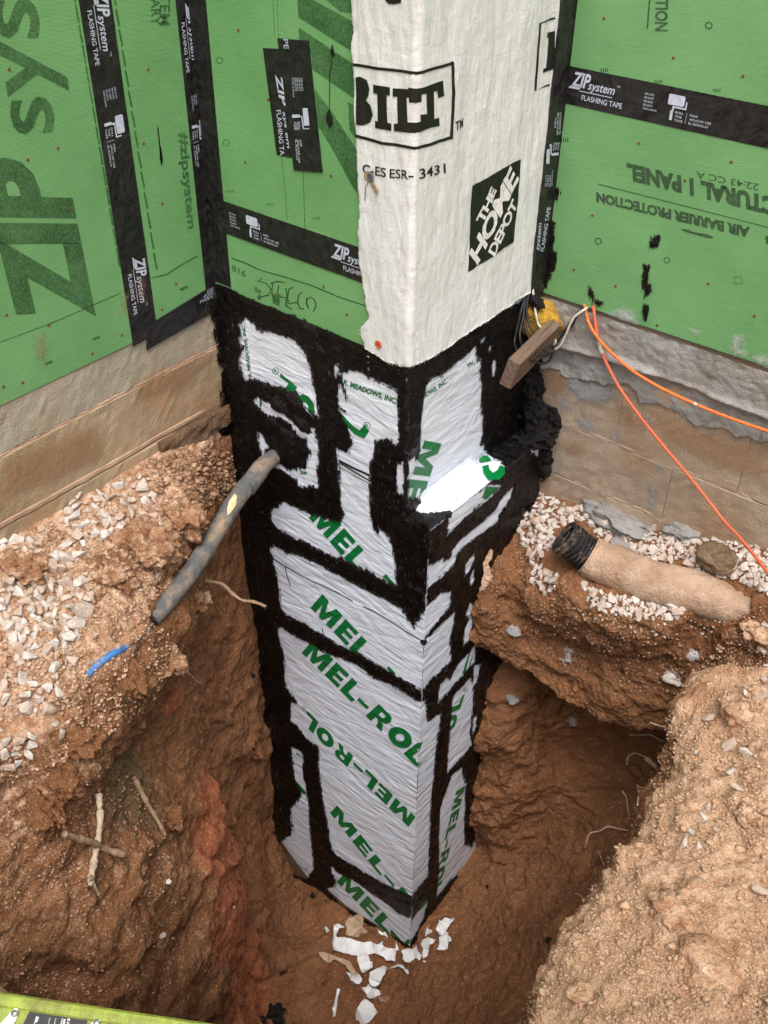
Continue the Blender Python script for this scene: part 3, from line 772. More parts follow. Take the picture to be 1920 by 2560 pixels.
def sdf_poly(Q, poly):
    """signed distance, + inside"""
    poly = np.asarray(poly, float); n = len(poly); x, y = Q[:, 0], Q[:, 1]
    d = np.full(len(Q), 1e9); ins = np.zeros(len(Q), bool)
    for i in range(n):
        a, b = poly[i], poly[(i+1) % n]; e = b-a
        t = np.clip(((x-a[0])*e[0]+(y-a[1])*e[1])/max((e**2).sum(), 1e-12), 0, 1)
        d = np.minimum(d, (x-a[0]-e[0]*t)**2+(y-a[1]-e[1]*t)**2)
        c = (a[1] > y) != (b[1] > y)
        with np.errstate(divide='ignore', invalid='ignore'):
            xi = a[0]+(y-a[1])*e[0]/(e[1] if e[1] else 1e-12)
        ins ^= c & (x < xi)
    return np.where(ins, 1, -1)*np.sqrt(d)
def sheet(name, face, box_, mat, h, parent, area=None, holes=(), adds=(), cell=.006, amp=0.0, strokes=(), lump=0.0):
    """coating on a face: signed distance d = (area minus holes) plus adds (all pixel polygons)"""
    u0, u1, v0, v1 = box_
    nu, nv = max(2, int((u1-u0)/cell)), max(2, int((v1-v0)/cell))
    U, V = np.meshgrid(np.linspace(u0, u1, nu), np.linspace(v0, v1, nv), indexing='ij')
    Q = np.column_stack([U.ravel(), V.ravel()])
    conv = lambda pl_: [fuv(face, *p) for p in pl_]
    d = sdf_poly(Q, conv(area)) if area is not None else np.full(len(Q), -.05)
    st = np.column_stack([Q[:, 1], Q[:, 0]]); best = np.full(len(Q), 1e9)
    for hl in holes: d = np.minimum(d, -sdf_poly(Q, conv(hl)))
    for ad in adds: d = np.maximum(d, sdf_poly(Q, conv(ad)))
    for (pa, pb, wpx) in strokes:       # brush direction guides
        a, b = np.array(fuv(face, *pa)), np.array(fuv(face, *pb)); e = b-a; L = np.linalg.norm(e); e /= L
        r = Q-a; al = r@e; ac = r[:, 0]*-e[1]+r[:, 1]*e[0]
        ww = abs(np.linalg.norm(np.array(fuv(face, pa[0]+wpx, pa[1]))-a))
        dist = np.maximum(np.abs(ac)/ww, np.maximum(-al, al-L)/ww+.5)
        mk = (dist < best) & (dist < 1.2); best = np.where(mk, dist, best)
        st = np.where(mk[:, None], np.column_stack([al, ac+.37*len(st)]), st)
    d = np.clip(d, -.05, .05)
    F = grid_faces(nu, nv)
    keep = (d[F].max(1) > -.030)
    F = F[keep]; used = np.unique(F); re = np.zeros(len(Q), int); re[used] = np.arange(len(used))
    Q2 = Q[used]; hh = h+np.clip(d[used]/.01, 0, 1)*.0015
    if lump: hh = hh+lump*np.clip(fbm(np.column_stack([Q2*40, Q2[:, :1]*0]), 4, .6, 5)+.1, -.1, 1.4)*np.clip(d[used]/.012, 0, 1)
    base = place(face, Q2, 0, 0); w = wob(base, amp)
    pos = np.array([fpos(face, a, b, q) for (a, b), q in zip(Q2, hh+w)])
    F = re[F]
    me = mesh_from(name, pos, F, True)
    attr(me, 'd', d[used]); s3 = np.zeros((len(used), 3)); s3[:, :2] = st[used]; attr(me, 'st', s3, 'FLOAT_VECTOR')
    # consistent outward normals
    p0 = me.polygons[len(me.polygons)//2]; c = Q2[list(p0.vertices)].mean(0)[0]
    t = {'A': (1, 0, 0), 'B': (0, -1, 0), 'C': (0, -1, 0), 'D': (1, 0, 0), 'L': (1, 0, 0), 'T': (0, 0, 1)}.get(face) or ((0, -1, 0) if c < 0 else (1, 0, 0))
    if p0.normal.dot(Vector(t)) < 0: me.flip_normals()
    return link(name, me, mat, parent)
def panel(name, face, u0, u1, v0, v1, mat, parent, h=0, th=.011, dirt=(), n=.05):
    """a board with real thickness: gridded front and four edges"""
    nu, nv = max(2, int((u1-u0)/n)), max(2, int((v1-v0)/n))
    U, V = np.meshgrid(np.linspace(u0, u1, nu), np.linspace(v0, v1, nv), indexing='ij')
    q = np.column_stack([U.ravel(), V.ravel()]); pos = [fpos(face, a, b, h) for a, b in q]
    F = [tuple(f) for f in grid_faces(nu, nv)]
    i = np.arange(nu*nv).reshape(nu, nv)
    loop = list(i[:, 0])+list(i[-1, 1:])+list(i[-2::-1, -1])+list(i[0, -2:0:-1])
    o = len(pos); pos += [fpos(face, *q[k], h-th) for k in loop]; m_ = len(loop)
    F += [(loop[k], loop[(k+1) % m_], o+(k+1) % m_, o+k) for k in range(m_)]
    me = mesh_from(name, pos, F)
    bm = bmesh.new(); bm.from_mesh(me); bmesh.ops.recalc_face_normals(bm, faces=bm.faces); bm.to_mesh(me); bm.free()
    uvw = np.zeros((len(pos), 3)); uvw[:len(q), :2] = q; uvw[o:, :2] = q[loop]
    attr(me, 'uvw', uvw, 'FLOAT_VECTOR')
    dd = np.zeros(len(pos))
    for (px, py, r) in dirt:
        c = np.array(fuv(face, px, py)); dd = np.maximum(dd, np.clip(1-np.linalg.norm(uvw[:, :2]-c, axis=1)/r, 0, 1)*1.2)
    attr(me, 'dirt', dd)
    return link(name, me, mat, parent)
def tape_quad(name, face, corners, h, parent, mat='tape', label=None):
    """thin strip with a crinkled face: corners = four (u,v) going round"""
    c = np.array(corners, float)
    L = np.linalg.norm(c[1]-c[0]); Wd = np.linalg.norm(c[3]-c[0])
    nu, nv = max(2, int(L/.02)), max(3, int(Wd/.012))
    s, t = np.meshgrid(np.linspace(0, 1, nu), np.linspace(0, 1, nv), indexing='ij'); s, t = s.ravel()[:, None], t.ravel()[:, None]
    q = (c[0]*(1-s)+c[1]*s)*(1-t)+(c[3]*(1-s)+c[2]*s)*t
    base = place(face, q, 0)
    e = fbm(base*30, 2, .5, 8)
    pos = np.array([fpos(face, a, b, h+.0004*w_) for (a, b), w_ in zip(q, e)])
    F = grid_faces(nu, nv); i = np.arange(nu*nv).reshape(nu, nv)
    loop = list(i[:, 0])+list(i[-1, 1:])+list(i[-2::-1, -1])+list(i[0, -2:0:-1]); m_ = len(loop); o = len(pos)
    back = [fpos(face, *q[k], -.0005) for k in loop]
    me = mesh_from(name, list(map(tuple, pos))+back, [tuple(f) for f in F]+[(loop[k], loop[(k+1) % m_], o+(k+1) % m_, o+k) for k in range(m_)])
    bm = bmesh.new(); bm.from_mesh(me); bmesh.ops.recalc_face_normals(bm, faces=bm.faces); bm.to_mesh(me); bm.free()
    ob = link(name, me, MT[mat], parent)
    if label: ob['label'] = label
    return ob
def zip_print(pr, logo=True, info=True, a=0.0):
    """the tape's repeating print; units = tape widths"""
    if logo:
        pr.ltext('ZIP', a+.02, a+.62, .52, .90, .03, .25)
        pr.lpoly([(a-.06, .44), (a+.02, .52), (a+.36, .52), (a+.28, .44)])
        pr.ltext('system', a+.56, a+1.40, .50, .74, .012, .25)
        pr.lpoly([(a+.30, .405), (a+.31, .425), (a+1.34, .425), (a+1.34, .405)])
        pr.ltext('TM', a+1.44, a+1.54, .70, .76)
        pr.ltext('FLASHING TAPE', a+.40, a+1.68, .19, .335, .008)
    if info:
        for i, t in enumerate(('ESR #1473', 'ESR #1474', 'ESR #2227', 'ESR #3373', 'CCMC #14019-R')):
            pr.ltext(t, a+2.3, a+2.3+(.27 if i < 4 else .42), .68-i*.095, .735-i*.095, .004)
        pr.lpoly([(a+3.02, .56), (a+3.0, .60), (a+3.0, .80), (a+3.03, .83), (a+3.44, .83), (a+3.47, .80), (a+3.47, .60), (a+3.44, .56)])
        pr.lpoly([(a+3.51, .70), (a+3.55, .70), (a+3.55, .50), (a+3.20, .50), (a+3.20, .42), (a+3.15, .42), (a+3.15, .54), (a+3.51, .54)])
        pr.lpoly([(a+3.11, .18), (a+3.11, .42), (a+3.19, .42), (a+3.19, .18)])
        for i, t in enumerate(('ROLL', 'THE', 'TAPE')): pr.ltext(t, a+3.26, a+(3.50, 3.46, 3.50)[i], .37-i*.10, .43-i*.10, .008)
        pr.lpoly([(a+3.58, .17), (a+3.58, .44), (a+3.59, .44), (a+3.59, .17)])
        for i, t in enumerate(('PARA', 'APLICAR USE', 'EL RODILLO')): pr.ltext(t, a+3.68, a+(3.90, 4.30, 4.24)[i], .37-i*.10, .43-i*.10, .008)
    return pr
TW = .095
# ================================================================== HOUSE: WALL A (left), B (behind), C (right)
TOP = 2.7
# ---- left wall
wa = thing('sheathed_wall', (XA, -1.2, -.05), 'green sheathed wall on the left with a single vertical black seam tape', 'wall', 'green sheathed house walls')
seam = fuv('A', 367, 640)[0]
GB = -.050
ta0, ta1 = fuv('A', *Q3((570, 360))[0])[0], fuv('A', *Q3((676, 300))[0])[0]
sm = (ta0+ta1)/2
dirtA = [(100, 860, .05), (105, 890, .04), (300, 760, .03), (20, 1040, .08), (200, 930, .05)]
pa1 = panel('sheathing_panel', 'A', -4.2, sm-.0015, GB, TOP, MT['green'], wa, 0, .011, dirtA)
pa2 = panel('sheathing_panel', 'A', sm+.0015, -.001, GB, TOP, MT['green'], wa, 0, .011)
pr = Print('A')
pr.text('ZIP', (228, 792), (150, 402), (45, 806), .05, 1.0)
pr.text('sys', (137, 330), (85, -5), (-25, 345), .012)
pr.text('tem', (80, -40), (30, -400), (-90, -30), .012)
for i, yy in enumerate(np.linspace(-40, 620, 14)):   # nailing ticks either side of the seam
    pr.line([(190+.168*yy-3, yy), (190+.168*yy+5, yy+46)], 5); pr.line([(283+.155*yy+5, yy+12), (283+.155*yy+13, yy+54)], 5)
pr.line(Q3((0, 372), (130, 325), (270, 270), (400, 212), (520, 160)), 3)
pr.line(Q3((655, 95), (720, 80), (780, 40), (850, 0)), 4)
for q in ((415, 355), (210, 462)): pr.line(Q3((q[0]-16, q[1]+6), (q[0]+16, q[1]-7)), 7)
pr.build('stencil_print', MT['dullink'], .0006, pa1)
pr = Print('A')
pr.text('#zipsystem', *Q1((772, 572), (812, 992), (812, 566)), .03)
pr.text('SYSTEM', *Q1((692, -150), (690, 112), (738, -150)), .02); pr.text('SECONDARY', *Q1((645, -260), (655, 112), (686, -260)), .02)
pr.line(Q3((778, 146), (810, 132)), 7)
pr.build('stencil_print', MT['dullink'], .0006, pa2)
pr = Print('A'); pr.line(Q1((680, 548), (684, 580), (690, 640), (698, 712)), 3); pr.poly(Q1((688, 640), (694, 630), (703, 690), (698, 716), (690, 690)))
pr.build('tar_drip', MT['blackink'], .001, pa2)
tp = tape_quad('flashing_tape', 'A', [(ta0, TOP), (ta0, -.062), (ta1, -.055), (ta1, TOP)], .0012, wa)
pr = Print('A')
z1, z2 = fuv('A', *Q1((366, 48))[0])[1], fuv('A', *Q3((553, 80))[0])[1]
per = (z1-z2)/TW
for k in range(-2, 2):
    pr.local((ta0+.000, z1+.40*TW-k*per*TW), (0, -TW), (ta1-ta0, 0)); zip_print(pr, True, k < 1)
pr.build('tape_print', MT['whiteink'], .0026, tp)['kind'] = 'stuff'
# corner tape, one leg on each wall
ca = fuv('A', *Q1((815, 550))[0])[0]; cb = fuv('B', *Q1((938, 550))[0])[0]
tpa = tape_quad('flashing_tape', 'A', [(ca, TOP), (ca, -.02), (-.001, -.01), (-.001, TOP)], .0012, wa, label='corner tape leg on the left wall')
pr = Print('A')
zc = fuv('A', *Q1((806, 92))[0])[1]
for k in (-2, -1, 0, 1):
    pr.local((ca-.004, zc+.40*TW-k*per*TW), (0, -TW), (TW*.78, 0)); zip_print(pr, k < 1, k < 1)
pr.build('tape_print', MT['whiteink'], .0026, tpa)['kind'] = 'stuff'
# diagonal end tape over the joint with the footing
q = [fuv('A', *p) for p in Q3((640, 298), (907, 133), (930, 235), (632, 404))]
tq = tape_quad('flashing_tape', 'A', [q[0], q[1], q[2], q[3]], .0042, wa, label='short tape lapped over the wall foot')
pr = Print('A')
for i, t in enumerate(('PARA', 'APLICAR USE', 'EL RODILLO')):
    a_ = Q3((858+i*16, 212-i*22-8), (912+i*2, 178-i*16), (862+i*14, 196-i*22-8)); pr.text(t, *a_)
pr.build('tape_print', MT['whiteink'], .0055, tq)['kind'] = 'stuff'

# ---- back wall, left leg of the corner column
wb = thing('sheathed_wall', (-.4, 0, 0), 'narrow green sheathed wall between the inside corner and the white wrapped corner, with two short tape patches', 'wall', 'green sheathed house walls')
GBb = fuv('B', *Q3((1320, 295))[0])[1]
pb = panel('sheathing_panel', 'B', XA+.001, -.002, GBb, TOP, MT['green'], wb, 0, .011, [(590, 730, .02)])
pbd = panel('sheathing_panel', 'D', .001, YC-.001, GBb, TOP, MT['green'], wb, 0, .011)
tpb = tape_quad('flashing_tape', 'B', [(XA+.001, TOP), (XA+.001, .02), (cb, .02), (cb, TOP)], .0014, wb, label='corner tape leg on the back wall')
b1, b2 = fuv('B', 561, 503)[1], fuv('B', 570, 584)[1]
tb = tape_quad('flashing_tape', 'B', [(cb-.03, b1), (0, b1), (0, b2), (cb-.03, b2)], .0026, wb)
pr = Print('B')
u_esr = fuv('B', *Q1((995, 930))[0])[0]; uz = fuv('B', *Q3((1440, 10))[0])[0]
pr.local((u_esr-2.3*TW, b2), (TW, 0), (0, b1-b2)); zip_print(pr, False)
pr.local((uz, b2), (TW, 0), (0, b1-b2)); zip_print(pr, True, False)
pr.build('tape_print', MT['whiteink'], .0040, tb)['kind'] = 'stuff'
tpl = tape_quad('flashing_tape', 'B', [(XA+.002, GBb+.012), (-.1, GBb+.006), (-.1, GBb-.05), (XA+.002, GBb-.05)], .0022, wb, label='dark tape along the foot of the green board')
q = [fuv('B', *p) for p in Q1((1137, 207), (1270, 680), (1197, 668), (1205, 210))]
q = [fuv('B', *p) for p in Q1((1137, 207), (1197, 668), (1270, 684), (1208, 211))]
p1 = tape_quad('tape_patch', 'B', q, .0014, wb)
q = [fuv('B', *p) for p in Q1((1202, 165), (1272, 735), (1395, 744), (1335, 176))]
p2 = tape_quad('tape_patch', 'B', q, .0030, wb)
pr = Print('B')
pr.text('FLASHING TA', *Q1((1197, 475), (1214, 670), (1217, 473)), .01)
pr.text('ZIP', *Q1((1192, 320), (1215, 450), (1222, 330)), .03)
pr.build('tape_print', MT['whiteink'], .0030, p1)['kind'] = 'stuff'
pr = Print('B')
pr.text('PE', *Q1((1228, 168), (1232, 210), (1250, 168)))
for i, t in enumerate(('ESR #1473', 'ESR #1474', 'ESR #2227', 'ESR #3373', 'CCMC #14019-R')):
    x = 1304-i*9.5; pr.text(t, *Q1((x, 336-i*1), (x+4, (390 if i < 4 else 416)), (x+8, 336)))
pr.poly(Q1((1312, 466), (1334, 464), (1342, 540), (1318, 542))); pr.poly(Q1((1266, 494), (1300, 492), (1302, 506), (1268, 508)))
pr.line(Q1((1300, 500), (1308, 500), (1316, 555), (1340, 553)), 3)
for i, t in enumerate(('ROLL', 'THE', 'TAPE')): x = 1293-i*10; pr.text(t, *Q1((x, 524), (x+3, 560), (x+9, 524)), .01)
for i, t in enumerate(('PARA', 'APLICAR USE', 'EL RODILLO')): x = 1298-i*9; pr.text(t, *Q1((x, 602), (x+6, (632, 702, 690)[i]), (x+8, 602)), .01)
pr.text('sys em', *Q1((1226, 480), (1246, 640), (1240, 478)), .01, 1, .2)
pr.build('tape_print', MT['whiteink'], .0044, p2)['kind'] = 'stuff'
pr = Print('B')
for pg in (((1285, -5), (1345, -5), (1530, 95), (1540, 235), (1290, 75)), ((1292, 118), (1540, 285), (1550, 440), (1350, 300), (1345, 240), (1292, 180)),
           ((1360, 385), (1432, 480), (1570, 690), (1570, 875), (1520, 800), (1440, 650), (1375, 545)), ((1505, 440), (1565, 480), (1565, 640), (1510, 560)),
           ((1405, -5), (1530, -5), (1532, 62), (1470, 50))): pr.poly(Q1(*pg))
pr.line(Q1((1217, 675), (1230, 800), (1242, 950)), 1.5); pr.line(Q1((1310, 735), (1318, 990)), 1.8); pr.line(Q1((1180, 0), (1186, 150)), 1.5); pr.line(Q1((1198, 0), (1204, 165)), 1.2)
pr.ring(*Q1((949, 261))[0], 9, 2.5); pr.ring(*Q1((977, 617))[0], 9, 2.5)
for x, y in ((995, 825), (1170, 882), (1368, 942), (560, 1450)): 
    for j in range(4): pr.line(Q1((x-15+j*9, y-6), (x-14+j*9, y+8)), 2.2)
pr.build('stencil_print', MT['dullink'], .0006, pb)
pr = Print('B')
pr.line(Q3((1000, 8), (1060, 30), (1130, 62), (1230, 90), (1350, 128), (1460, 175), (1578, 214)), 2.6)
for st in (((470, -20), (430, 5), (500, 25), (545, 75), (525, 130), (430, 150)), ((540, 30), (600, 10), (660, 20)), ((560, 30), (552, 110), (575, 190)),
           ((612, 45), (600, 110), (640, 150), (690, 150), (672, 70)), ((740, 62), (702, 75), (688, 150), (702, 205), (770, 190)),
           ((820, 105), (788, 120), (774, 190), (795, 245), (830, 250)), ((858, 150), (850, 200), (870, 245), (850, 180), (885, 145), (925, 175), (935, 225), (910, 272))):
    pr.line(K1(*st), 3.0)
pr.words('marker_writing', MT['marker'], .0008, pb)
pr = Print('B')
for t, x, y in (('"S', 400, 100), ('1', 560, 150), ('L', 665, 180)): pr.text(t, *K1((x, y+45), (x+60, y+75), (x+4, y-40)), .04)
pr.text('816', *Q3((1000, 60), (1062, 92), (1003, 35)), .03)
pr.build('stencil_print', MT['dullink'], .0006, pb)
pr = Print('B'); pr.line(Q1((1438, 190), (1436, 240), (1426, 330), (1424, 480)), 1.8); pr.poly(Q1((1434, 195), (1440, 205), (1448, 235), (1438, 250), (1428, 225)))
pr.poly(Q1((1412, 490), (1424, 470), (1438, 510), (1440, 540), (1424, 555), (1408, 520))); pr.build('tar_drip', MT['blackink'], .0012, pb)

# ---- right wall
wc = thing('sheathed_wall', (1.2, YC, 0), 'green sheathed wall on the right crossed by one horizontal black tape, above the cement parging', 'wall', 'green sheathed house walls')
c1, c2 = fuv('C', 1426, 165)[1], fuv('C', 1417, 259)[1]; cm = (c1+c2)/2
GC = -.027
pc1 = panel('sheathing_panel', 'C', .002, 3.6, cm+.0015, TOP, MT['green'], wc, 0, .011)
pc2 = panel('sheathing_panel', 'C', .002, 3.6, GC, cm-.0015, MT['green'], wc, 0, .011)
ucx = fuv('C', *Q2((780, 447))[0])[0]
tcc = tape_quad('flashing_tape', 'C', [(.0, c1), (3.6, c1), (3.6, c2), (.0, c2)], .0014, wc)
pr = Print('C'); uz = fuv('C', *Q2((812, 330))[0])[0]
for k in range(0, 3): pr.local((uz+k*per*TW, c2), (TW, 0), (0, c1-c2)); zip_print(pr)
pr.build('tape_print', MT['whiteink'], .0028, tcc)['kind'] = 'stuff'
ux = fuv('C', *Q2((835, 100))[0])[0]; ux2 = fuv('C', *Q2((745, 780))[0])[0]
zt = fuv('C', *Q2((690, 980))[0])[1]
tcl = tape_quad('flashing_tape', 'C', [(.003, TOP), (.003, .0), (ux2, .0), (ux, TOP)], .0026, wc, label='corner tape leg on the right wall')
pr = Print('C')
pr.poly(Q2((770, 95), (798, 92), (795, 170), (765, 170))); pr.poly(Q2((732, 130), (752, 128), (750, 152), (730, 152))); pr.line(Q2((752, 135), (760, 135), (757, 183), (780, 184)), 3.5)
pr.text('ROLL THE TAPE', *Q2((742, 200), (738, 262), (750, 200)), .01); 
pr.text('APLICAR USE', *Q2((745, 262), (740, 345), (752, 262)), .01)
pr.build('tape_print', MT['whiteink'], .0040, tcl)['kind'] = 'stuff'
tcd = tape_quad('flashing_tape', 'D', [(YC-.06, TOP), (YC-.075, -.03), (YC-.002, -.03), (YC-.002, TOP)], .0185, wb, label='corner tape leg lapped on the white wrap')
pr = Print('D')
for i, t in enumerate(('PARA', 'APLICAR USE', 'EL RODILLO')): x = 708+i*10; pr.text(t, *Q2((x+7, (545, 578, 572)[i]), (x+10, 500 if i == 0 else 480), (x, (545, 578, 572)[i])), .01)
for i, t in enumerate(('ROLL', 'THE', 'TAPE')): x = 702+i*10; pr.text(t, *Q2((x+7, 642), (x+9, 608), (x, 642)), .01)
pr.poly(Q2((676, 640), (690, 635), (688, 700), (674, 702))); pr.poly(Q2((698, 655), (728, 652), (727, 664), (696, 666))); pr.line(Q2((692, 632), (690, 618), (696, 614), (694, 660)), 3)
for i, t in enumerate(('CCMC #14019-R', 'ESR #3373', 'ESR #2227', 'ESR #1474', 'ESR #1473')): x = 696-i*7; pr.text(t, *Q2((x+5, 798), (x+8, 798-(70 if i == 0 else 48)), (x, 798)))
pr.text('FLASHING TAPE', *Q2((666, 1078), (694, 888), (650, 1078)), .01)
pr.text('system', *Q2((645, 1075), (656, 955), (628, 1075)), .01, 1, .2)
pr.build('tape_print', MT['whiteink'], .0202, tcd)['kind'] = 'stuff'
pr = Print('C')
pr.text('CTURAL 1 PANEL', *Q2((1700, 862), (1048, 708), (1700, 935)), .06)
pr.text('AIR BARRIER PROTECTION', *Q2((1582, 985), (917, 832), (1580, 1028)), .06)
pr.text('22:43 CC A', *Q2((1620, 795), (1350, 740), (1618, 825)), .01)
pr.line(Q2((925, 795), (1300, 890), (1700, 992)), 2.5)
pr.text('4', *Q2((1680, 1025), (1645, 1018), (1680, 1060)), .03)
pr.ring(*Q2((926, 1042))[0], 9, 3); pr.ring(*Q2((1403, 110))[0], 10, 4)
pr.line(Q2((1148, -5), (1138, 122)), 4)
x, y = Q4((1530, 105))[0]; pr.line([(x-10, y-8), (x+9, y-9), (x+11, y+9), (x-10, y+7), (x-10, y-8)], 2)
pr.ring(*Q4((1222, 18))[0], 8, 2.5)
pr.text('PROTECTION', *Q2((1182, -230), (1172, 134), (1238, -230)), .03)
for x, y in ((955, 302), (1187, 352), (1440, 390), (783, 605), (752, 835)):
    for j in range(4): pr.line(Q2((x-15+j*9, y-8), (x-16+j*9, y+8)), 3)
pr.poly(Q2((1282, 988), (1320, 992), (1330, 1000), (1400, 1012), (1430, 1026), (1405, 1030), (1340, 1012), (1300, 1002)))
pr.words('stencil_print', MT['dullink2'], .0007, pc2)

# nail heads set in the sheathing
nm = bpy.data.meshes.new('nail_head'); bm = bmesh.new(); bmesh.ops.create_cone(bm, cap_ends=True, segments=10, radius1=.0042, radius2=.0036, depth=.0012); bm.to_mesh(nm); bm.free(); nm.materials.append(MT['rust'])
for fc_, par, pts_ in (('A', pa1, Q3((28, 255), (525, 342), (98, 547), (15, 565), (210, 300))+Q1((40, 300), (250, 640), (300, 900), (120, 690))), ('A', pa2, Q3((398, 422), (760, 120), (700, 230))+Q1((640, 300), (700, 880), (620, 620))),
      ('B', pb, K1((595, 130), (1000, 60), (1200, 300))+Q1((1030, 130), (1060, 700), (1430, 760), (1160, 430))), ('C', pc2, Q2((1100, 620), (1500, 700), (900, 930), (1300, 780))+Q4((1180, 300), (1000, 130), (1400, 120), (820, 60), (1600, 260))), ('C', pc1, Q2((950, 80), (1250, 250), (1550, 330)))):
    for p_ in pts_:
        a_, b_ = fuv(fc_, *p_); pos_ = FACES[fc_](a_, b_, .0008)
        n_ = Vector({'A': (1, 0, 0), 'B': (0, -1, 0), 'C': (0, -1, 0)}[fc_]); o = bpy.data.objects.new('nail_head', nm); C.objects.link(o)
        o.parent = par; o.location = pos_; o.rotation_euler = n_.to_track_quat('Z', 'Y').to_euler()
# ================================================================== FOUNDATIONS
def rough_slab(name, face, u0, u1, v0, v1, mat, parent, h, th=.15, amp=.0025, cell=.02, edge=.004, seed=1, wav=None):
    """a course of masonry or concrete with an uneven face and worn arrises"""
    nu, nv = max(4, int((u1-u0)/cell)), max(4, int((v1-v0)/cell))
    us = np.concatenate([[u0], np.linspace(u0+edge, u1-edge, nu), [u1]]); vs_ = np.concatenate([[v0], np.linspace(v0+edge, v1-edge, nv), [v1]])
    U, V = np.meshgrid(us, vs_, indexing='ij'); nu, nv = U.shape
    q = np.column_stack([U.ravel(), V.ravel()])
    base = np.array([fpos(face, a, b, 0) for a, b in q])
    hh = h+fbm(base*7, 3, .5, seed)*amp+fbm(base*40, 3, .55, seed+3)*amp*.6
    if wav is not None: hh = hh+wav(q, base)
    ed = ((q[:, 0] == u0) | (q[:, 0] == u1) | (q[:, 1] == v0) | (q[:, 1] == v1)); hh = np.where(ed, hh-edge, hh)
    pos = [fpos(face, a, b, c) for (a, b), c in zip(q, hh)]
    F = [tuple(f) for f in grid_faces(nu, nv)]; i = np.arange(nu*nv).reshape(nu, nv)
    loop = list(i[:, 0])+list(i[-1, 1:])+list(i[-2::-1, -1])+list(i[0, -2:0:-1]); m_ = len(loop); o = len(pos)
    pos += [fpos(face, *q[k], h-th) for k in loop]
    F += [(loop[k], loop[(k+1) % m_], o+(k+1) % m_, o+k) for k in range(m_)]
    me = mesh_from(name, pos, F)
    bm = bmesh.new(); bm.from_mesh(me); bmesh.ops.recalc_face_normals(bm, faces=bm.faces); bm.to_mesh(me); bm.free()
    return link(name, me, MT[mat], parent)
fa = thing('foundation_wall', (XA, -1.2, -.5), 'tan stained foundation wall under the left green wall, laid in long level courses', 'foundation')
rough_slab('concrete_course', 'A', -4.2, -.002, -.188, -.052, 'concA', fa, -.004, seed=1, amp=.003)
rough_slab('concrete_course', 'A', -4.2, -.002, -.386, -.193, 'concA2', fa, -.0005, seed=5, amp=.003)
rough_slab('mortar_joint', 'A', -4.2, -.002, -.400, -.383, 'mortarA', fa, .002, seed=8, amp=.0018, cell=.01, edge=.003)
rough_slab('concrete_course', 'A', -4.2, -.002, -.80, -.404, 'concA2', fa, .002, seed=9, amp=.003)
# footing toe sticking out near the corner, half buried
def toe(q, base): return np.zeros(len(q))
pts = [hit(560, 1050)[0]]
ft = rough_slab('footing_toe', 'A', -.30, -.005, -.47, -.405, 'darkmud', fa, .03, .1, .012, .012, seed=12)
# course line smear between first two courses
rough_slab('mortar_joint', 'A', -4.2, -.002, -.195, -.186, 'mortarA', fa, -.001, seed=18, amp=.003, cell=.008, edge=.002, th=.02)

fc = thing('foundation_wall', (1.2, YC, -.4), 'block foundation wall under the right green wall, grey cement parging above bare tan blocks', 'foundation')
link('backing', mesh_from('backing', *box(-.3, 4, YC+.012, YC+.25, -.92, GC-.002)), MT['mortarC'], fc)
rows = [(-.247, -.06, .12), (-.447, -.255, .335), (-.647, -.455, .135), (-.847, -.655, .335)]
uj = fuv('C', 1680, 1180)[0]
for r, (z0, z1, off) in enumerate(rows):
    st = uj-.405*2 if r % 2 == 0 else uj-.2-.405*2
    x = st-.405*2
    k = 0
    while x < 3.6:
        x0, x1 = max(x+.0006, .0), min(x+.4045, 3.6)
        if x1-x0 > .04: rough_slab('block', 'C', x0, x1, z0-.001, z1+.001, 'block', fc, .002 if r != 1 else .001, .16, .0035, .02, .0013, seed=20+r*9+k)
        x += .405; k += 1
# mortar joints, slightly proud and smeared
for z in (-.251, -.451, -.651):
    rough_slab('mortar_joint', 'C', .0, 3.6, z-.008, z+.008, 'mortarC', fc, .0008, .02, .0035, .012, .002, seed=int(-z*100))
# exposed brick ends by the corner
for j in range(5):
    z = fuv('C', *Q4((600, 700))[0])[1]-j*.016+.03
    link('brick', bevel_box('brick', .012, .052, YC-.012, YC+.02, z-.006, z+.006, .0015), MT['brick'], fc)
# parging: ragged sheet of cement with a rolled ridge and a lip
pu0, pu1 = .03, 3.6
low = [fuv('C', *p) for p in Q4((690, 500), (760, 505), (820, 545), (1010, 555), (1090, 590), (1110, 650), (1250, 672), (1330, 720), (1480, 735), (1659, 798))]
lowx = np.array([p[0] for p in low]+[2.4, 3.7]); lowz = np.array([p[1] for p in low]+[low[-1][1]-.02, low[-1][1]+.01])
rid = [fuv('C', *p) for p in Q4((800, 400), (900, 420), (1000, 440), (1200, 515), (1400, 590), (1659, 690))]
rdx = np.array([p[0] for p in rid]+[3.7]); rdz = np.array([p[1] for p in rid]+[rid[-1][1]])
nu, nv = 620, 60
U, T = np.meshgrid(np.linspace(pu0, pu1, nu), np.linspace(0, 1, nv), indexing='ij'); U = U.ravel(); T = T.ravel()
zb = np.interp(U, lowx, lowz)+fbm(np.column_stack([U*14, U*0, U*0]), 5, .6, 3)*.018
zz = zb+(GC-.004-zb)*T
zr = np.interp(U, rdx, rdz)
q3 = np.column_stack([U*1.0, zz*1.0, U*0])
h = .010+fbm(q3*9, 4, .55, 31)*.006+fbm(q3*45, 3, .6, 37)*.0025
h += .020*np.exp(-((zz-zr-.004)/.011)**2)*(.8+.4*fbm(q3*6, 2, .5, 3))     # rolled ridge
h += np.where(zz > zr, .010, 0)*np.clip((zz-zr)/.01, 0, 1)
h += .016*np.exp(-((zz-np.interp(U, lowx, lowz)-.02)/.012)**2)*np.clip(fbm(q3*5, 2, .5, 51)+.2, 0, 1)
h = np.where(T < .012, -.002, h)
pos = np.column_stack([U, YC-h, zz])
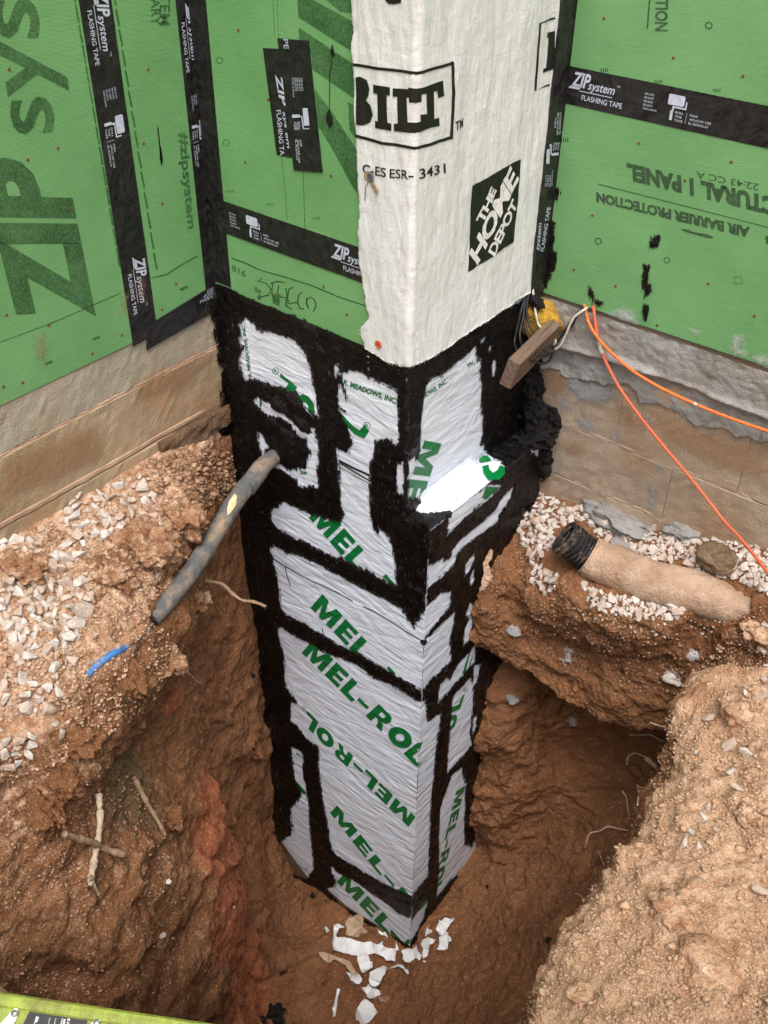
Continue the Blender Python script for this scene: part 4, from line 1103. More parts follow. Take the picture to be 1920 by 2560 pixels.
me = mesh_from('cement_parging', pos, np.ascontiguousarray(grid_faces(nu, nv)), True)
link('cement_parging', me, MT['parge'], fc)
# thin cement smears on the bare blocks
sheet('cement_smear', 'C', (.03, .9, -.75, -.2), MT['smear'], .006, fc, area=None, holes=(),
      adds=[Q4((800, 500), (960, 560), (1030, 600), (930, 640), (850, 620), (790, 560)), Q4((820, 680), (905, 720), (915, 755), (850, 740)), Q4((740, 590), (800, 620), (820, 670), (760, 650)),
            Q4((980, 760), (1030, 780), (1020, 800), (985, 790)), Q4((1120, 680), (1165, 700), (1160, 720), (1130, 715)), Q4((1170, 890), (1215, 905), (1190, 925)),
            Q4((1390, 750), (1430, 765), (1400, 775)), Q4((750, 870), (770, 860), (760, 930), (745, 920)), Q4((1150, 985), (1185, 1000), (1175, 1090), (1145, 1080))], cell=.008)

sheet('dirt_smear', 'C', (.05, 1.3, -.75, -.2), MT['dirtsmear'], .0072, fc, None, (),
   [Q4((700, 490), (790, 500), (810, 560), (740, 600), (690, 560)), Q4((1180, 680), (1400, 760), (1659, 830), (1659, 960), (1500, 930), (1330, 850), (1220, 760)), Q4((760, 800), (860, 790), (880, 850), (800, 860)), Q4((1000, 620), (1080, 650), (1120, 740), (1040, 720)), Q4((640, 650), (720, 660), (700, 760), (650, 740))], .01)
sheet('dirt_smear', 'A', (-1.1, -.01, -.60, -.15), MT['dirtsmear'], .0085, fa, None, (),
   [Q3((560, 560), (700, 480), (900, 400), (930, 440), (760, 560), (600, 620)), Q3((0, 880), (200, 790), (420, 720), (440, 860), (200, 980), (0, 1040)), Q3((860, 620), (950, 600), (950, 700), (860, 720))], .01)
sheet('dirt_smear', 'A', (-1.1, -.01, -.05, .4), MT['dirtsmear'], .0035, wa, None, (),
   [Q3((150, 345), (185, 335), (200, 400), (185, 470), (160, 450)), Q3((520, 175), (545, 170), (545, 240), (515, 245))], .008)
sheet('dirt_smear', 'A', (-.6, -.01, -.05, .5), MT['dirtsmear'], .0050, wa, None, (), [Q3((590, 90), (612, 100), (618, 180), (600, 190))], .006)
sheet('pale_smear', 'C', (.05, 1.3, -.03, .3), MT['palesmear'], .0035, wc, None, (),
   [Q4((975, 245), (1030, 225), (1085, 245), (1098, 290), (1040, 285)), Q4((1500, 400), (1520, 340), (1560, 350), (1540, 400), (1575, 420), (1520, 425)), Q4((1585, 440), (1640, 425), (1700, 440), (1700, 480), (1620, 465)), Q4((1325, 315), (1365, 325), (1360, 345))], .008)
# ================================================================== PIER WITH MEMBRANE AND MASTIC
AMP = .0016
pier = thing('foundation_pier', (XW, 0, -2.8), 'deep square pier in white membrane with green lettering and black mastic bands', 'pier')
ZB = -3.05
link('concrete_core', mesh_from('concrete_core', *box(XA-.1, XW-.006, .006, YC+.1, -3.3, ZL-.006)), MT['darkmud'], pier)
link('concrete_core', mesh_from('concrete_core', *box(XA-.1, -.006, .006, YC+.1, ZL-.004, GBb-.002)), MT['darkmud'], pier)
def film_face(name, face, u0, u1, v0, v1, cell=.012, low=None):
    nu, nv = max(3, int((u1-u0)/cell)), max(3, int((v1-v0)/cell))
    U, V = np.meshgrid(np.linspace(u0, u1, nu), np.linspace(v0, v1, nv), indexing='ij')
    q = np.column_stack([U.ravel(), V.ravel()])
    if low is not None:
        lo = np.interp(q[:, 0], low[0], low[1]); t = (q[:, 1]-v0)/(v1-v0); q[:, 1] = lo+(v1-lo)*t
    pos = place(face, q, 0, AMP)
    me = mesh_from(name, pos, np.ascontiguousarray(grid_faces(nu, nv)), True)
    t = {'B': (0, -1, 0), 'D': (1, 0, 0), 'L': (1, 0, 0), 'T': (0, 0, 1)}[face]
    if me.polygons[len(me.polygons)//2].normal.dot(Vector(t)) < 0: me.flip_normals()
    return link(name, me, MT['film'], pier)
lows = [fuv('B', *p) for p in [(640, 2040), (705, 2105), (740, 2155), (772, 2197), (815, 2220), (870, 2268), (940, 2312), (1020, 2362)]]
lx, lz = [XA]+[p[0] for p in lows], [lows[0][1]]+[p[1] for p in lows]
film_face('membrane_sheet', 'B', XA+.001, XW, ZB, ZL+.001, low=(lx, lz))
film_face('membrane_sheet', 'B', XA+.001, 0, ZL+.001, GBb-.01)
lowr = [fuv('L', *p) for p in [(1020, 2362), (1090, 2290), (1150, 2200), (1190, 2125), (1194, 2090)]]
film_face('membrane_sheet', 'L', 0, YC-.01, ZB, ZL, low=([p[0] for p in lowr]+[.6], [p[1] for p in lowr]+[-2.5]))
film_face('membrane_sheet', 'D', 0, YC-.001, ZL+.001, GBb-.01)
film_face('membrane_sheet', 'T', 0, YC-.001, 0, XW)
# sloped fillet of film where the upper face meets the ledge
fl = []; nU = 40
for i in range(nU):
    u = .0+(YC-.002)*i/(nU-1); wn_ = max(0, min(1, (u-.03)/.07))*max(0, min(1, (.40-u)/.08)); s_ = .004+(.046+.005*math.sin(u*31)*math.sin(u*11+1))*wn_*wn_*(3-2*wn_)
    for j in range(13):
        a = j/12*math.pi/2; fl.append((s_*(1-math.sin(a))+.0008, u, ZL+.0008+s_*(1-math.cos(a))))
me = mesh_from('film_fold', fl, np.ascontiguousarray(grid_faces(nU, 13)[:, ::-1]), True); 
if me.polygons[20].normal.dot(Vector((1, 0, 1))) < 0: me.flip_normals()
link('film_fold', me, MT['film'], pier)

g = Print('W')   # upper part
g.poly(K1((630, 805), (770, 925), (735, 990), (668, 942), (695, 893), (620, 835)))
g.poly(K1((782, 1005), (820, 985), (870, 1008), (915, 1068), (928, 1140), (905, 1160), (868, 1130), (868, 1085), (845, 1055), (815, 1058), (800, 1040)))
g.reg(*K1((585, 783))[0], 8.5)
g.poly(K1((445, 1020), (462, 1035), (468, 1070), (455, 1098), (445, 1090), (450, 1060)))
g.poly(K3((1085, -70), (1125, -50), (1250, 80), (1310, 125), (1350, 75), (1392, 130), (1350, 195), (1265, 155), (1150, 30)))
g.reg(*K3((1372, 85))[0], 9.5)
g.text('R. MEADOWS, INC.', *K1((380, 838), (318, 380), (352, 832)), .03)
g.text('W. R. MEADOWS, INC.', *K1((1085, 870), (1630, 1070), (1095, 826)), .035)
g.text('MEADOWS, INC.', *K2((395, 600), (678, 402), (386, 560)), .03)
g.text('W. R. MEADOWS', *K2((852, 268), (1240, 90), (842, 236)), .03)
g.text('TF', *K2((615, 382), (652, 362), (612, 345)), .0)
g.text('MEL', *K3((856, 505), (795, 500), (852, 475)), .03)
g.heavy('M', *K2((485, 900), (385, 1195), (632, 928)))
g.words('printed_lettering', MT['greenink'], .0012, pier, AMP, .03)
g = Print('D'); g.heavy('E', *K4((345, 130), (300, 305), (518, 148)))
g.words('printed_lettering', MT['greenink'], .0012, pier, AMP, .03)
g = Print('T')
g.poly(K2((945, 1055), (1030, 1042), (1068, 1085), (965, 1105)))
g.poly(K4((985, 30), (1040, 15), (1050, 60), (1080, 88), (1120, 62), (1140, 20), (1178, 40), (1182, 100), (1132, 150), (1040, 152), (1000, 95)))
g.words('printed_lettering', MT['greenink'], .0065, pier, AMP, .03)
g = Print('V')   # lower part, runs round the corner
g.heavy('MEL', *K3((870, 880), (1275, 1335), (990, 755)))
g.poly(K5((1232, 210), (1265, 188), (1345, 280), (1330, 290))); g.poly(K5((1270, 1005), (1290, 985), (1345, 1045), (1330, 1060)))
g.heavy('MEL', *K5((612, 480), (1050, 945), (712, 362)))
g.heavy('MEL-ROL', (754.8, 1631.7), (1040.5, 1915), (784, 1598)); g.reg(1046, 1911, 6.5)
g.heavy('MEL-ROL', *K7((1505, 1140), (485, 140), (1435, 1235))); g.reg(*K7((455, 115))[0], 6)
g.heavy('MEL-RO', (824.4, 2031.8), (1062, 2268), (843.7, 2013.2))
g.heavy('MEL-R', *K8((580, 470), (1125, 990), (640, 400)))
g.poly(K7((345, 770), (365, 785), (475, 910), (455, 932), (350, 830))); g.poly(K7((350, 850), (430, 945), (410, 960), (350, 900)))
g.text('W. R. MEADOWS, INC.', *K8((232, 322), (372, 392), (236, 312)), .03)
g.text('MEADOWS', *K7((380, 545), (460, 600), (388, 530)), .03)
g.poly(K6((985, 1250), (925, 1425), (815, 1475), (820, 1405), (908, 1368), (962, 1255)))
g.poly(K6((800, 1510), (880, 1492), (888, 1540), (852, 1645), (785, 1705), (785, 1668), (836, 1600), (845, 1552), (800, 1590)))
g.reg(*K6((995, 1195))[0], 6); g.reg(*K6((1038, 305))[0], 6)
g.poly(K6((1045, 715), (1062, 700), (985, 990), (948, 1000))); g.poly(K6((1065, 800), (1085, 760), (1050, 900), (1020, 950)))
g.poly(K6((1035, 45), (1055, 50), (1020, 150), (1005, 120)))
g.poly(K4((1015, 195), (1135, 198), (1062, 262), (1020, 308), (985, 292)))
g.heavy('MEL-ROL', *Q8((312, 100), (200, 560), (352, 74)))
g.words('printed_lettering', MT['greenink'], .0012, pier, AMP, .03)

# ---- mastic
def bead(p0_, p1_, r_, n=60):
    q = np.linspace(p0_, p1_, n); q = q+np.column_stack([fbm(q*50, 3, .5, 4)]*3)*.0015
    V, F, _ = tube(q, r_*(1+.5*fbm(q*60, 3, .6, 8)), 10); link('mastic_bead', mesh_from('mastic_bead', V, F, True), MT['tarlump'], pier)
bead((.001, -.001, GBb), (.001, -.001, ZL+.01), .0055)
bead((XW-.001, .001, ZL), (XW-.001, .001, fuv('B', 1068, 1395)[1]), .0055)
bead((XW, .001, ZL), (.001, .001, ZL), .0055, 20)
bead((XW, .40, ZL), (XW, YC, ZL), .0065, 30)
bigB = [(535, 690), (620, 745), (700, 775), (800, 815), (920, 872), (1000, 905), (1021, 912), (1021, 930), (1022, 1300), (1060, 1300), (1100, 1330), (1080, 2500), (600, 2500), (560, 1000)]
winB = [
 K1((265, 385), (320, 330), (400, 370), (420, 430), (500, 440), (620, 470), (740, 520), (830, 600), (860, 680), (890, 760), (910, 880), (930, 1010), (968, 1180), (920, 1150), (790, 1045), (640, 925), (520, 888), (420, 858), (320, 860), (300, 760), (285, 660), (300, 610), (335, 570), (305, 560), (265, 510), (300, 470)),
 K1((390, 1040), (435, 1005), (480, 1045), (560, 1080), (620, 1130), (700, 1190), (780, 1262), (700, 1225), (640, 1185), (560, 1180), (500, 1150), (440, 1090)),
 K3((430, 135), (470, 160), (510, 230), (525, 262), (478, 325), (455, 270), (440, 200)),
 K3((505, 492), (560, 430), (610, 400), (640, 420), (690, 460), (790, 455), (860, 450), (872, 350), (902, 310), (862, 260), (855, 190), (790, 170), (730, 90), (770, 55), (930, 110), (945, 180), (962, 300), (945, 470), (957, 630), (900, 590), (850, 608), (782, 590), (770, 540), (700, 500), (640, 455), (570, 442)),
 K1((1165, 790), (1240, 775), (1330, 810), (1450, 860), (1560, 910), (1640, 962), (1640, 1060), (1652, 1300))+K3((1655, 262), (1600, 210), (1550, 180), (1490, 190), (1440, 220), (1430, 300), (1400, 450), (1395, 600), (1400, 850), (1430, 960), (1478, 1035), (1490, 965), (1570, 1050), (1600, 1150), (1622, 1320))
   +K5((1345, 60), (1355, 285), (1280, 250), (1180, 200), (1100, 140), (1000, 110), (920, 70), (860, 20))+K3((1150, 1230), (1000, 1160), (850, 1080), (700, 1020), (600, 960), (560, 900), (550, 850), (560, 795), (612, 788), (652, 735), (760, 785), (880, 840), (1020, 885), (1110, 925), (1160, 920), (1180, 850), (1165, 790), (1150, 650), (1140, 500), (1130, 400), (1115, 280), (1215, 305), (1255, 250), (1245, 150), (1200, 60))
   +K1((1120, 1110), (1220, 1150), (1150, 1100), (1130, 1060), (1130, 900), (1150, 900), (1160, 950), (1205, 1050), (1195, 960), (1165, 880)),
 K1((1097, 718), (1135, 720), (1125, 800), (1115, 858), (1102, 840)),
 K5((290, 60), (275, -40), (300, -60), (400, 0), (520, 30), (700, 112), (830, 190), (1000, 280), (1150, 360), (1290, 430), (1400, 490), (1440, 560), (1510, 660), (1530, 600), (1575, 575), (1600, 500), (1700, 500), (1700, 1190), (1580, 1150), (1570, 1185), (1450, 1110), (1300, 1030), (1150, 940), (1000, 860), (850, 790), (700, 692), (550, 600), (420, 540), (358, 480), (345, 330), (330, 180)),
 K5((325, 650), (370, 650), (440, 700), (540, 755), (640, 800), (700, 850), (830, 900), (1000, 970), (1150, 1080), (1300, 1140), (1450, 1230), (1540, 1290))+K7((1640, 60), (1640, 1320))+K8((1200, 0), (1160, 580), (1090, 560), (1000, 520), (900, 470), (800, 410), (700, 350), (600, 290), (550, 240), (530, 170), (520, 70))
   +K7((680, 1250), (660, 1100), (635, 960), (612, 800), (600, 660), (600, 520), (580, 460), (480, 400), (430, 330), (380, 262), (335, 232), (330, 60))+K5((510, 1310), (500, 1290), (440, 1220), (400, 1150), (382, 1080), (395, 1020), (385, 900), (355, 770)),
 K8((540, 350), (580, 400), (700, 460), (800, 530), (900, 600), (960, 640), (1020, 690), (1090, 722), (1200, 700), (1200, 1000), (1090, 920), (980, 860), (870, 790), (740, 710), (600, 620), (505, 520), (570, 500), (575, 450), (545, 400)),
 K7((350, 480), (430, 520), (455, 600), (440, 700), (470, 840), (500, 1050), (510, 1300))+K8((385, 130), (405, 250), (412, 370), (370, 450), (310, 430), (150, 360), (150, 180), (185, 180), (255, 130), (265, 60), (250, 0))+K7((345, 1250), (335, 1060), (420, 960), (430, 900), (370, 790), (350, 600)),
 [(990, 1165), (1012, 1150), (1012, 1240), (994, 1230)],
]
strB = [((560, 760), (600, 1200), 30), ((590, 1150), (700, 2150), 34), ((560, 740), (1010, 925), 40), ((800, 880), (830, 1300), 28), ((1030, 960), (1035, 1300), 22), ((950, 1100), (955, 1320), 26),
  ((640, 1300), (860, 1310), 22), ((680, 960), (810, 1090), 28), ((700, 1330), (1020, 1500), 25), ((700, 1550), (1050, 1740), 22), ((1040, 1300), (1040, 1560), 40), ((830, 1900), (835, 2200), 24), ((830, 2120), (1020, 2290), 24)]
sheet('mastic_coating', 'B', (XA+.001, XW+.003, -3.05, GBb+.02), MT['tar'], .0030, pier, bigB, winB, (), .006, AMP, strB, .0040)
# thin single lines of mastic along the laps
g = Print('V'); 
g.line(K5((285, 45), (420, 130), (600, 235), (760, 310), (860, 355), (980, 418)), 2.2); g.line(K5((1070, 465), (1150, 500), (1300, 590), (1450, 690), (1560, 750)), 2.4)
g.poly(K5((1562, 750), (1600, 745), (1610, 775), (1585, 800), (1565, 780)))
g.line(K3((1135, 380), (1250, 440), (1405, 510)), 5); g.line(K3((1140, 400), (1260, 470), (1408, 560)), 3); g.line(K3((1150, 440), (1240, 490), (1400, 580)), 1.5)
g.line(K5((398, 120), (410, 180), (440, 290)), 2); g.line(K5((716, 650), (722, 690), (735, 735)), 2)
for x, y in ((120, 1170), (105, 1120), (435, 1250)): pass
g.words('mastic_streak', MT['tarlump'], .0032, pier, AMP, .05)
winT = [K4((440, 360), (440, 200), (830, 60))+K2((975, 960), (1000, 1000), (1060, 1050), (1160, 1105), (1180, 1180))+K4((1170, 110), (1145, 190), (1100, 260), (700, 460), (690, 440), (640, 450), (560, 462), (500, 466), (440, 425), (380, 350), (300, 300))]
sheet('mastic_coating', 'T', (-.004, YC, -.004, XW+.004), MT['tar'], .0035, pier, [(900, 900), (1500, 900), (1500, 1500), (900, 1500)], winT, (), .005, 0, (), .004)
bigD = [(1000, 905), (1021, 912), (1100, 870), (1200, 805), (1300, 750), (1345, 715), (1345, 1300), (1000, 1320)]
winD = [K2((475, 540), (500, 420), (560, 350), (640, 330), (760, 230), (850, 160), (915, 90), (935, 175), (970, 210), (962, 300), (975, 450), (975, 600), (985, 700), (985, 850), (970, 930), (1000, 990), (1100, 1080), (1000, 1400), (255, 1400), (245, 1130), (340, 1090), (400, 1040), (428, 1085), (442, 1000), (445, 900), (455, 750), (466, 600)),
        K2((1070, 190), (1090, 230), (1095, 280), (1080, 345), (1062, 300)), K2((1040, 90), (1062, 80), (1060, 130), (1042, 150)), K2((960, 40), (1000, 15), (1015, 18), (975, 55))]
strD = [((1040, 970), (1035, 1140), 20), ((1230, 850), (1225, 1180), 30), ((1020, 930), (1330, 735), 34)]
sheet('mastic_coating', 'D', (-.001, YC, ZL-.001, GBb+.02), MT['tar'], .0030, pier, bigD, winD, (), .006, AMP, strD, .0045)
bigL = [(1040, 1200), (1300, 1100), (1400, 1200), (1400, 1400), (1260, 1600), (1250, 1800), (1232, 2000), (1200, 2085), (1183, 2100), (1175, 2150), (1020, 2420), (1000, 2400)]
winL = [
 K4((680, 612), (692, 440), (700, 420), (1040, 170), (1145, 185), (1015, 315), (900, 400), (735, 550)),
 K4((705, 765), (800, 650), (950, 530), (1090, 400), (1160, 280), (1252, 185), (1225, 290), (1130, 430), (1110, 500), (1000, 580), (880, 660), (760, 780), (740, 860), (650, 950), (510, 1064), (505, 950), (515, 880), (600, 840), (655, 805), (645, 845), (715, 800)),
 K4((925, 750), (900, 850), (860, 930), (825, 970), (840, 860)), K4((905, 905), (910, 1000), (880, 1060), (870, 980)),
 K6((300, 350), (495, 190), (690, 10), (800, 0), (800, 170), (740, 225), (700, 280), (500, 545), (400, 560)),
 K6((400, 570), (495, 572), (700, 380), (845, 245), (835, 400), (800, 560), (805, 680), (805, 830), (700, 930), (560, 1060), (490, 1165), (400, 1160)),
 K6((990, 250), (1050, 120), (1090, 200), (1110, 300), (1062, 400), (1060, 560), (1000, 612), (955, 665), (980, 450), (1030, 330)),
 K6((900, 870), (1000, 760), (1062, 700), (1102, 655), (1102, 850), (1030, 920), (960, 1000), (880, 1080), (780, 1212), (740, 1245), (700, 1310), (655, 1338), (660, 1200), (672, 1130), (760, 1035), (800, 1080), (850, 950)),
 K6((850, 1240), (950, 1150), (1057, 1028), (1080, 1200), (1080, 1380), (1060, 1500), (1040, 1700), (1032, 1800), (1062, 1812))+[(1178, 1860), (1116, 1932)]+K6((785, 1854), (800, 1650), (820, 1450), (832, 1300)),
 [(960, 1750)]+K6((450, 1325), (500, 1320), (510, 1545), (560, 1572), (600, 1522), (682, 1478), (662, 1700))+[(1093, 1830), (1084, 1920), (1076, 2000), (1073, 2080), (1068, 2190), (1030, 2236), (980, 2260)],
 Q8((240, 180), (262, 110), (290, 30), (332, -5), (350, 70), (345, 200), (345, 330), (402, 350), (402, 372), (350, 430), (290, 480), (225, 558), (235, 450), (236, 300)),
 K8((1000, 760), (1110, 750), (1215, 570), (1220, 620), (1195, 720), (1140, 830), (1100, 905), (1000, 900)),
 K6((1090, 900), (1175, 870), (1170, 930), (1120, 1100), (1080, 1150)), K6((1085, 1520), (1125, 1500), (1110, 1650), (1070, 1720)),
]
strL = [((1140, 1450), (1100, 1760), 26), ((1105, 1700), (1080, 2260), 16), ((1190, 1500), (1190, 2080), 26), ((1070, 1330), (1270, 1180), 26), ((1070, 1480), (1240, 1330), 22), ((1060, 1750), (1200, 1620), 16), ((1030, 2350), (1190, 2150), 20), ((1150, 1380), (1130, 1600), 24)]
sheet('mastic_coating', 'L', (-.001, YC-.02, -2.92, ZL+.001), MT['tar'], .0030, pier, bigL, winL, (), .006, AMP, strL, .0040)
# mastic slopped on to the neighbouring walls
tA = Q3((920, 150), (960, 150), (1000, 640), (1040, 870), (1080, 1000), (1000, 900), (985, 800), (950, 845), (930, 820), (955, 700), (945, 600), (955, 480), (930, 450), (938, 400), (912, 330), (925, 300), (905, 250))
sheet('mastic_coating', 'A', (-.20, -.001, -.52, .02), MT['tar'], .0065, pier, tA, (), (), .005, 0, (), .004)
tC = [(1290, 740), (1300, 800), (1290, 880)]+Q4((540, 420), (575, 560), (590, 640), (600, 740), (662, 860), (668, 880), (635, 905), (625, 990), (600, 1000), (560, 1100))+[(1285, 1300), (1200, 1300), (1200, 740)]
sheet('mastic_coating', 'C', (0.001, .16, -.86, -.02), MT['tar'], .0105, pier, tC, (), [Q4((650, 790), (668, 800), (672, 835), (655, 825))], .005, 0, (), .008)
sheet('tar_splashes', 'C', (.02, .75, -.03, .40), MT['tar'], .003, wc, None, (),
   [Q4((690, -60), (745, -20), (748, 20), (720, 90), (705, 140), (684, 135), (688, 60), (680, 0)), Q2((700, 950), (745, 955), (735, 1000), (742, 1040), (700, 1120)),
    Q4((886, 130), (905, 150), (915, 185), (945, 200), (938, 222), (905, 205), (890, 165)), Q4((1120, 30), (1145, 40), (1142, 115), (1160, 125), (1155, 160), (1125, 185), (1118, 120)), Q4((1115, 200), (1145, 215), (1142, 280), (1122, 280)),
    Q2((1140, 1065), (1165, 1020), (1200, 1018), (1185, 1060), (1150, 1078)), Q2((740, 800), (758, 815), (745, 860), (735, 850))], .004)
# tar lumps heaped where the faces meet and at the shoulder of the ledge
def lump(name, c, r, mat, parent=None, seed=0, sub=3, amp=.35, freq=1.6):
    bm = bmesh.new(); bmesh.ops.create_icosphere(bm, subdivisions=sub, radius=1)
    v = np.array([x.co[:] for x in bm.verts]); rr = np.array(r if hasattr(r, '__len__') else (r, r, r))
    n = fbm(v*freq+seed*7.3, 4, .55, seed)
    v = v*(1+amp*n)[:, None]*rr+np.array(c)
    for a, b in zip(bm.verts, v): a.co = b
    for f in bm.faces: f.smooth = True
    me = bpy.data.meshes.new(name); bm.to_mesh(me); bm.free()
    return link(name, me, MT[mat], parent)
lv, lf = [], []
for i in range(70):
    t = rng.random(); kind = 1+i % 2
    if kind == 0: c = (XA+.006+rng.random()*.01, -.006-rng.random()*.012, -.02-t*.46); r_ = .003+rng.random()*.006
    elif kind == 1: c = (.006+rng.random()*.03, YC-.008-rng.random()*.01, -.05-t*.60); r_ = .003+rng.random()*.007
    else: c = (rng.random()*.12, YC-.012-rng.random()*.04, -.44-t*.30); r_ = .004+rng.random()*.008
    bm = bmesh.new(); bmesh.ops.create_icosphere(bm, subdivisions=2, radius=1)
    v = np.array([x.co[:] for x in bm.verts]); v = v*(1+.5*fbm(v*1.8+i*3, 3, .6, i))[:, None]*r_*np.array([1.2, 1, 1.1])+np.array(c)
    o = len(lv); lv += list(v); lf += [tuple(o+q.index for q in f.verts) for f in bm.faces]; bm.free()
link('mastic_lumps', mesh_from('mastic_lumps', lv, lf, True), MT['tarlump'], pier, 'stuff')
for (px, py, r) in ((1100, 1290, .012), (1080, 1298, .014), (1060, 1292, .012), (1118, 1286, .009)):
    lump('mastic_lump', P(px, py, 'z', ZL), (r*1.6, r*2.0, r*.5), 'tarlump', pier, px)
for i, (x, y, z, a, b, c) in enumerate(((.05, .632, -.44, .055, .03, .06), (.085, .625, -.50, .045, .04, .045), (.03, .635, -.35, .035, .022, .06), (.10, .63, -.60, .03, .03, .06), (.06, .60, -.515, .05, .05, .016), (.02, .64, -.24, .022, .014, .07), (.11, .645, -.44, .03, .012, .035))):
    lump('mastic_lump', (x, y, z), (a, b, c), 'tarlump', pier, 31+i, 4, .45, 2.6)
for (px, py, r) in ((700, 1010, .03), (735, 1000, .03), (760, 1060, .028), (725, 1090, .03), (690, 1060, .02)):
    lump('mastic_lump', P(px, py, 'y', 0), (r*1.2, r*.35, r), 'tarlump', pier, px)

# ================================================================== HOUSE WRAP
wr = thing('house_wrap', (0, 0, .4), 'white woven house wrap on the outer corner, printed black, with a frayed lower edge', 'house wrap')
le = [fuv('W', *p) for p in [(886, 0), (889, 120), (893, 230), (899, 330), (903, 420), (906, 520), (904, 600), (903, 650), (912, 720), (928, 790), (908, 815), (904, 835), (914, 855), (918, 868), (928, 880)]]
lev = np.array([p[1] for p in le])[::-1]; leu = np.array([p[0] for p in le])[::-1]
be = [fuv('W', *p) for p in [(928, 872), (960, 895), (1000, 908), (1021, 912), (1060, 893), (1120, 858), (1180, 815), (1250, 770), (1300, 738), (1335, 716)]]
beu = np.array([p[0] for p in be]); bev = np.array([p[1] for p in be])
Rr = YC-.012
nu, nv = 190, 420
S, T = np.meshgrid(np.linspace(0, 1, nu), np.linspace(0, 1, nv)**1.7, indexing='ij'); S, T = S.ravel(), T.ravel()
U0 = -.14+S*(Rr+.14); low = np.interp(U0, beu, bev)
V_ = low+(TOP-low)*T
ul = np.interp(V_, lev, leu, right=leu[-1])+fbm(np.column_stack([V_*30, V_*0, V_*0]), 4, .6, 3)*.004
U_ = ul+S*(Rr-ul)
def wrapdisp(U_, V_):
    q = np.column_stack([U_*9, V_*2.2, U_*0]); r = np.column_stack([U_*26, V_*9+U_*14, U_*0]); t = np.column_stack([U_*60, V_*40, U_*0])
    return fbm(q, 3, .5, 61)*.0040+fbm(r, 3, .55, 67)*.0020+fbm(t, 2, .5, 71)*.0006
def wrappos(U_, V_, h):
    d = wrapdisp(U_, V_)+h
    b_ = .006                                               # rounded turn at the corner
    P_ = np.empty((len(U_), 3)); P_[:, 2] = V_
    neg = U_ < -b_; pos_ = U_ > b_; mid = ~neg & ~pos_
    P_[:, 0] = np.where(neg, U_, d); P_[:, 1] = np.where(neg, -d, U_)
    a = (U_[mid]+b_)/(2*b_)*math.pi/2
    P_[mid, 0] = -b_+(b_+d[mid])*np.sin(a); P_[mid, 1] = b_-(b_+d[mid])*np.cos(a)
    return P_
near = np.clip(1-np.abs(V_-low)/.01, 0, 1)
Pw = wrappos(U_, V_, .0100)
Pw[:, 2] += near*(rng.random(len(Pw))-.5)*.004
ed = T < .03
Pw[:, 0] += np.where(U_ > .02, (1-np.clip(T*18, 0, 1))*.005, 0)
me = mesh_from('wrap_sheet', Pw, np.ascontiguousarray(grid_faces(nu, nv)), True)
if me.polygons[5000].normal.dot(Vector((1, -1, 0))) < 0: me.flip_normals()
attr(me, 'uvw', np.column_stack([U_, V_, U_*0]), 'FLOAT_VECTOR')
ws = link('wrap_sheet', me, MT['wrap'], wr)
so_ = ws.modifiers.new('thick', 'SOLIDIFY'); so_.thickness = .0012; so_.offset = -1
# frayed threads along the cut edges
fv, ff = [], []
def thread(p, d, L, r=.0005):
    o = len(fv); p = Vector(p); d = Vector(d).normalized()
    s1 = d.orthogonal().normalized()*r; s2 = d.cross(s1).normalized()*r
    e = p+d*L+Vector((rng.normal()*.002, -abs(rng.normal())*.001, 0))
    fv.extend([p+s1, p-s1*.5+s2, p-s1*.5-s2, e]); ff.extend([(o, o+1, o+3), (o+1, o+2, o+3), (o+2, o, o+3)])
for i in range(330):
    u = float(rng.uniform(-.06, Rr-.02)); v = float(np.interp(u, beu, bev))
    thread(wrappos(np.array([u]), np.array([v+.001]), .0125 if u > 0 else .0088)[0], (rng.normal()*.3, rng.normal()*.3, -1), .003+rng.random()*.007)
for i in range(90):
    v = float(rng.uniform(-.08, TOP*.5)); u = float(np.interp(v, lev, leu))
    thread(wrappos(np.array([u+.001]), np.array([v]), .0088)[0], (-1, -.2, rng.normal()*.5), .002+rng.random()*.005)
fr = link('frayed_threads', mesh_from('frayed_threads', fv, ff), MT['wrap'], wr); fr['kind'] = 'stuff'
class WPrint(Print):
    def wbuild(s, name, mat, h, parent, cell=.008):
        bm = bmesh.new(); vv = [bm.verts.new((a, b, 0)) for a, b in s.V]
        for f in s.F:
            if len(set(f)) > 2:
                try: bm.faces.new([vv[i] for i in f])
                except ValueError: pass
        U = [a for a, b in s.V]; Vv = [b for a, b in s.V]
        for c in np.arange(math.floor(min(U)/cell)*cell, max(U), cell): bmesh.ops.bisect_plane(bm, geom=list(bm.verts)+list(bm.edges)+list(bm.faces), plane_co=(c, 0, 0), plane_no=(1, 0, 0))
        for c in np.arange(math.floor(min(Vv)/cell)*cell, max(Vv), cell): bmesh.ops.bisect_plane(bm, geom=list(bm.verts)+list(bm.edges)+list(bm.faces), plane_co=(0, c, 0), plane_no=(0, 1, 0))
        bmesh.ops.triangulate(bm, faces=bm.faces)
        for f in bm.faces:
            if f.normal.z < 0: f.normal_flip()
        bm.verts.index_update(); q = np.array([(v.co.x, v.co.y) for v in bm.verts])
        F = [[v.index for v in f.verts] for f in bm.faces]; bm.free()
        me = mesh_from(name, wrappos(q[:, 0], q[:, 1], h), F)
        if sum(p.normal.dot(Vector((1, -1, 0))) for p in me.polygons) < 0: me.flip_normals()
        return link(name, me, mat, parent)
w = WPrint('W')
def outline(pts, wpx): w.line(pts+[pts[0]], wpx)
w.heavy('BILT', *[(858, 318)], *[(1100, 326)], *[(858, 222)], tab=SLAB) if False else None
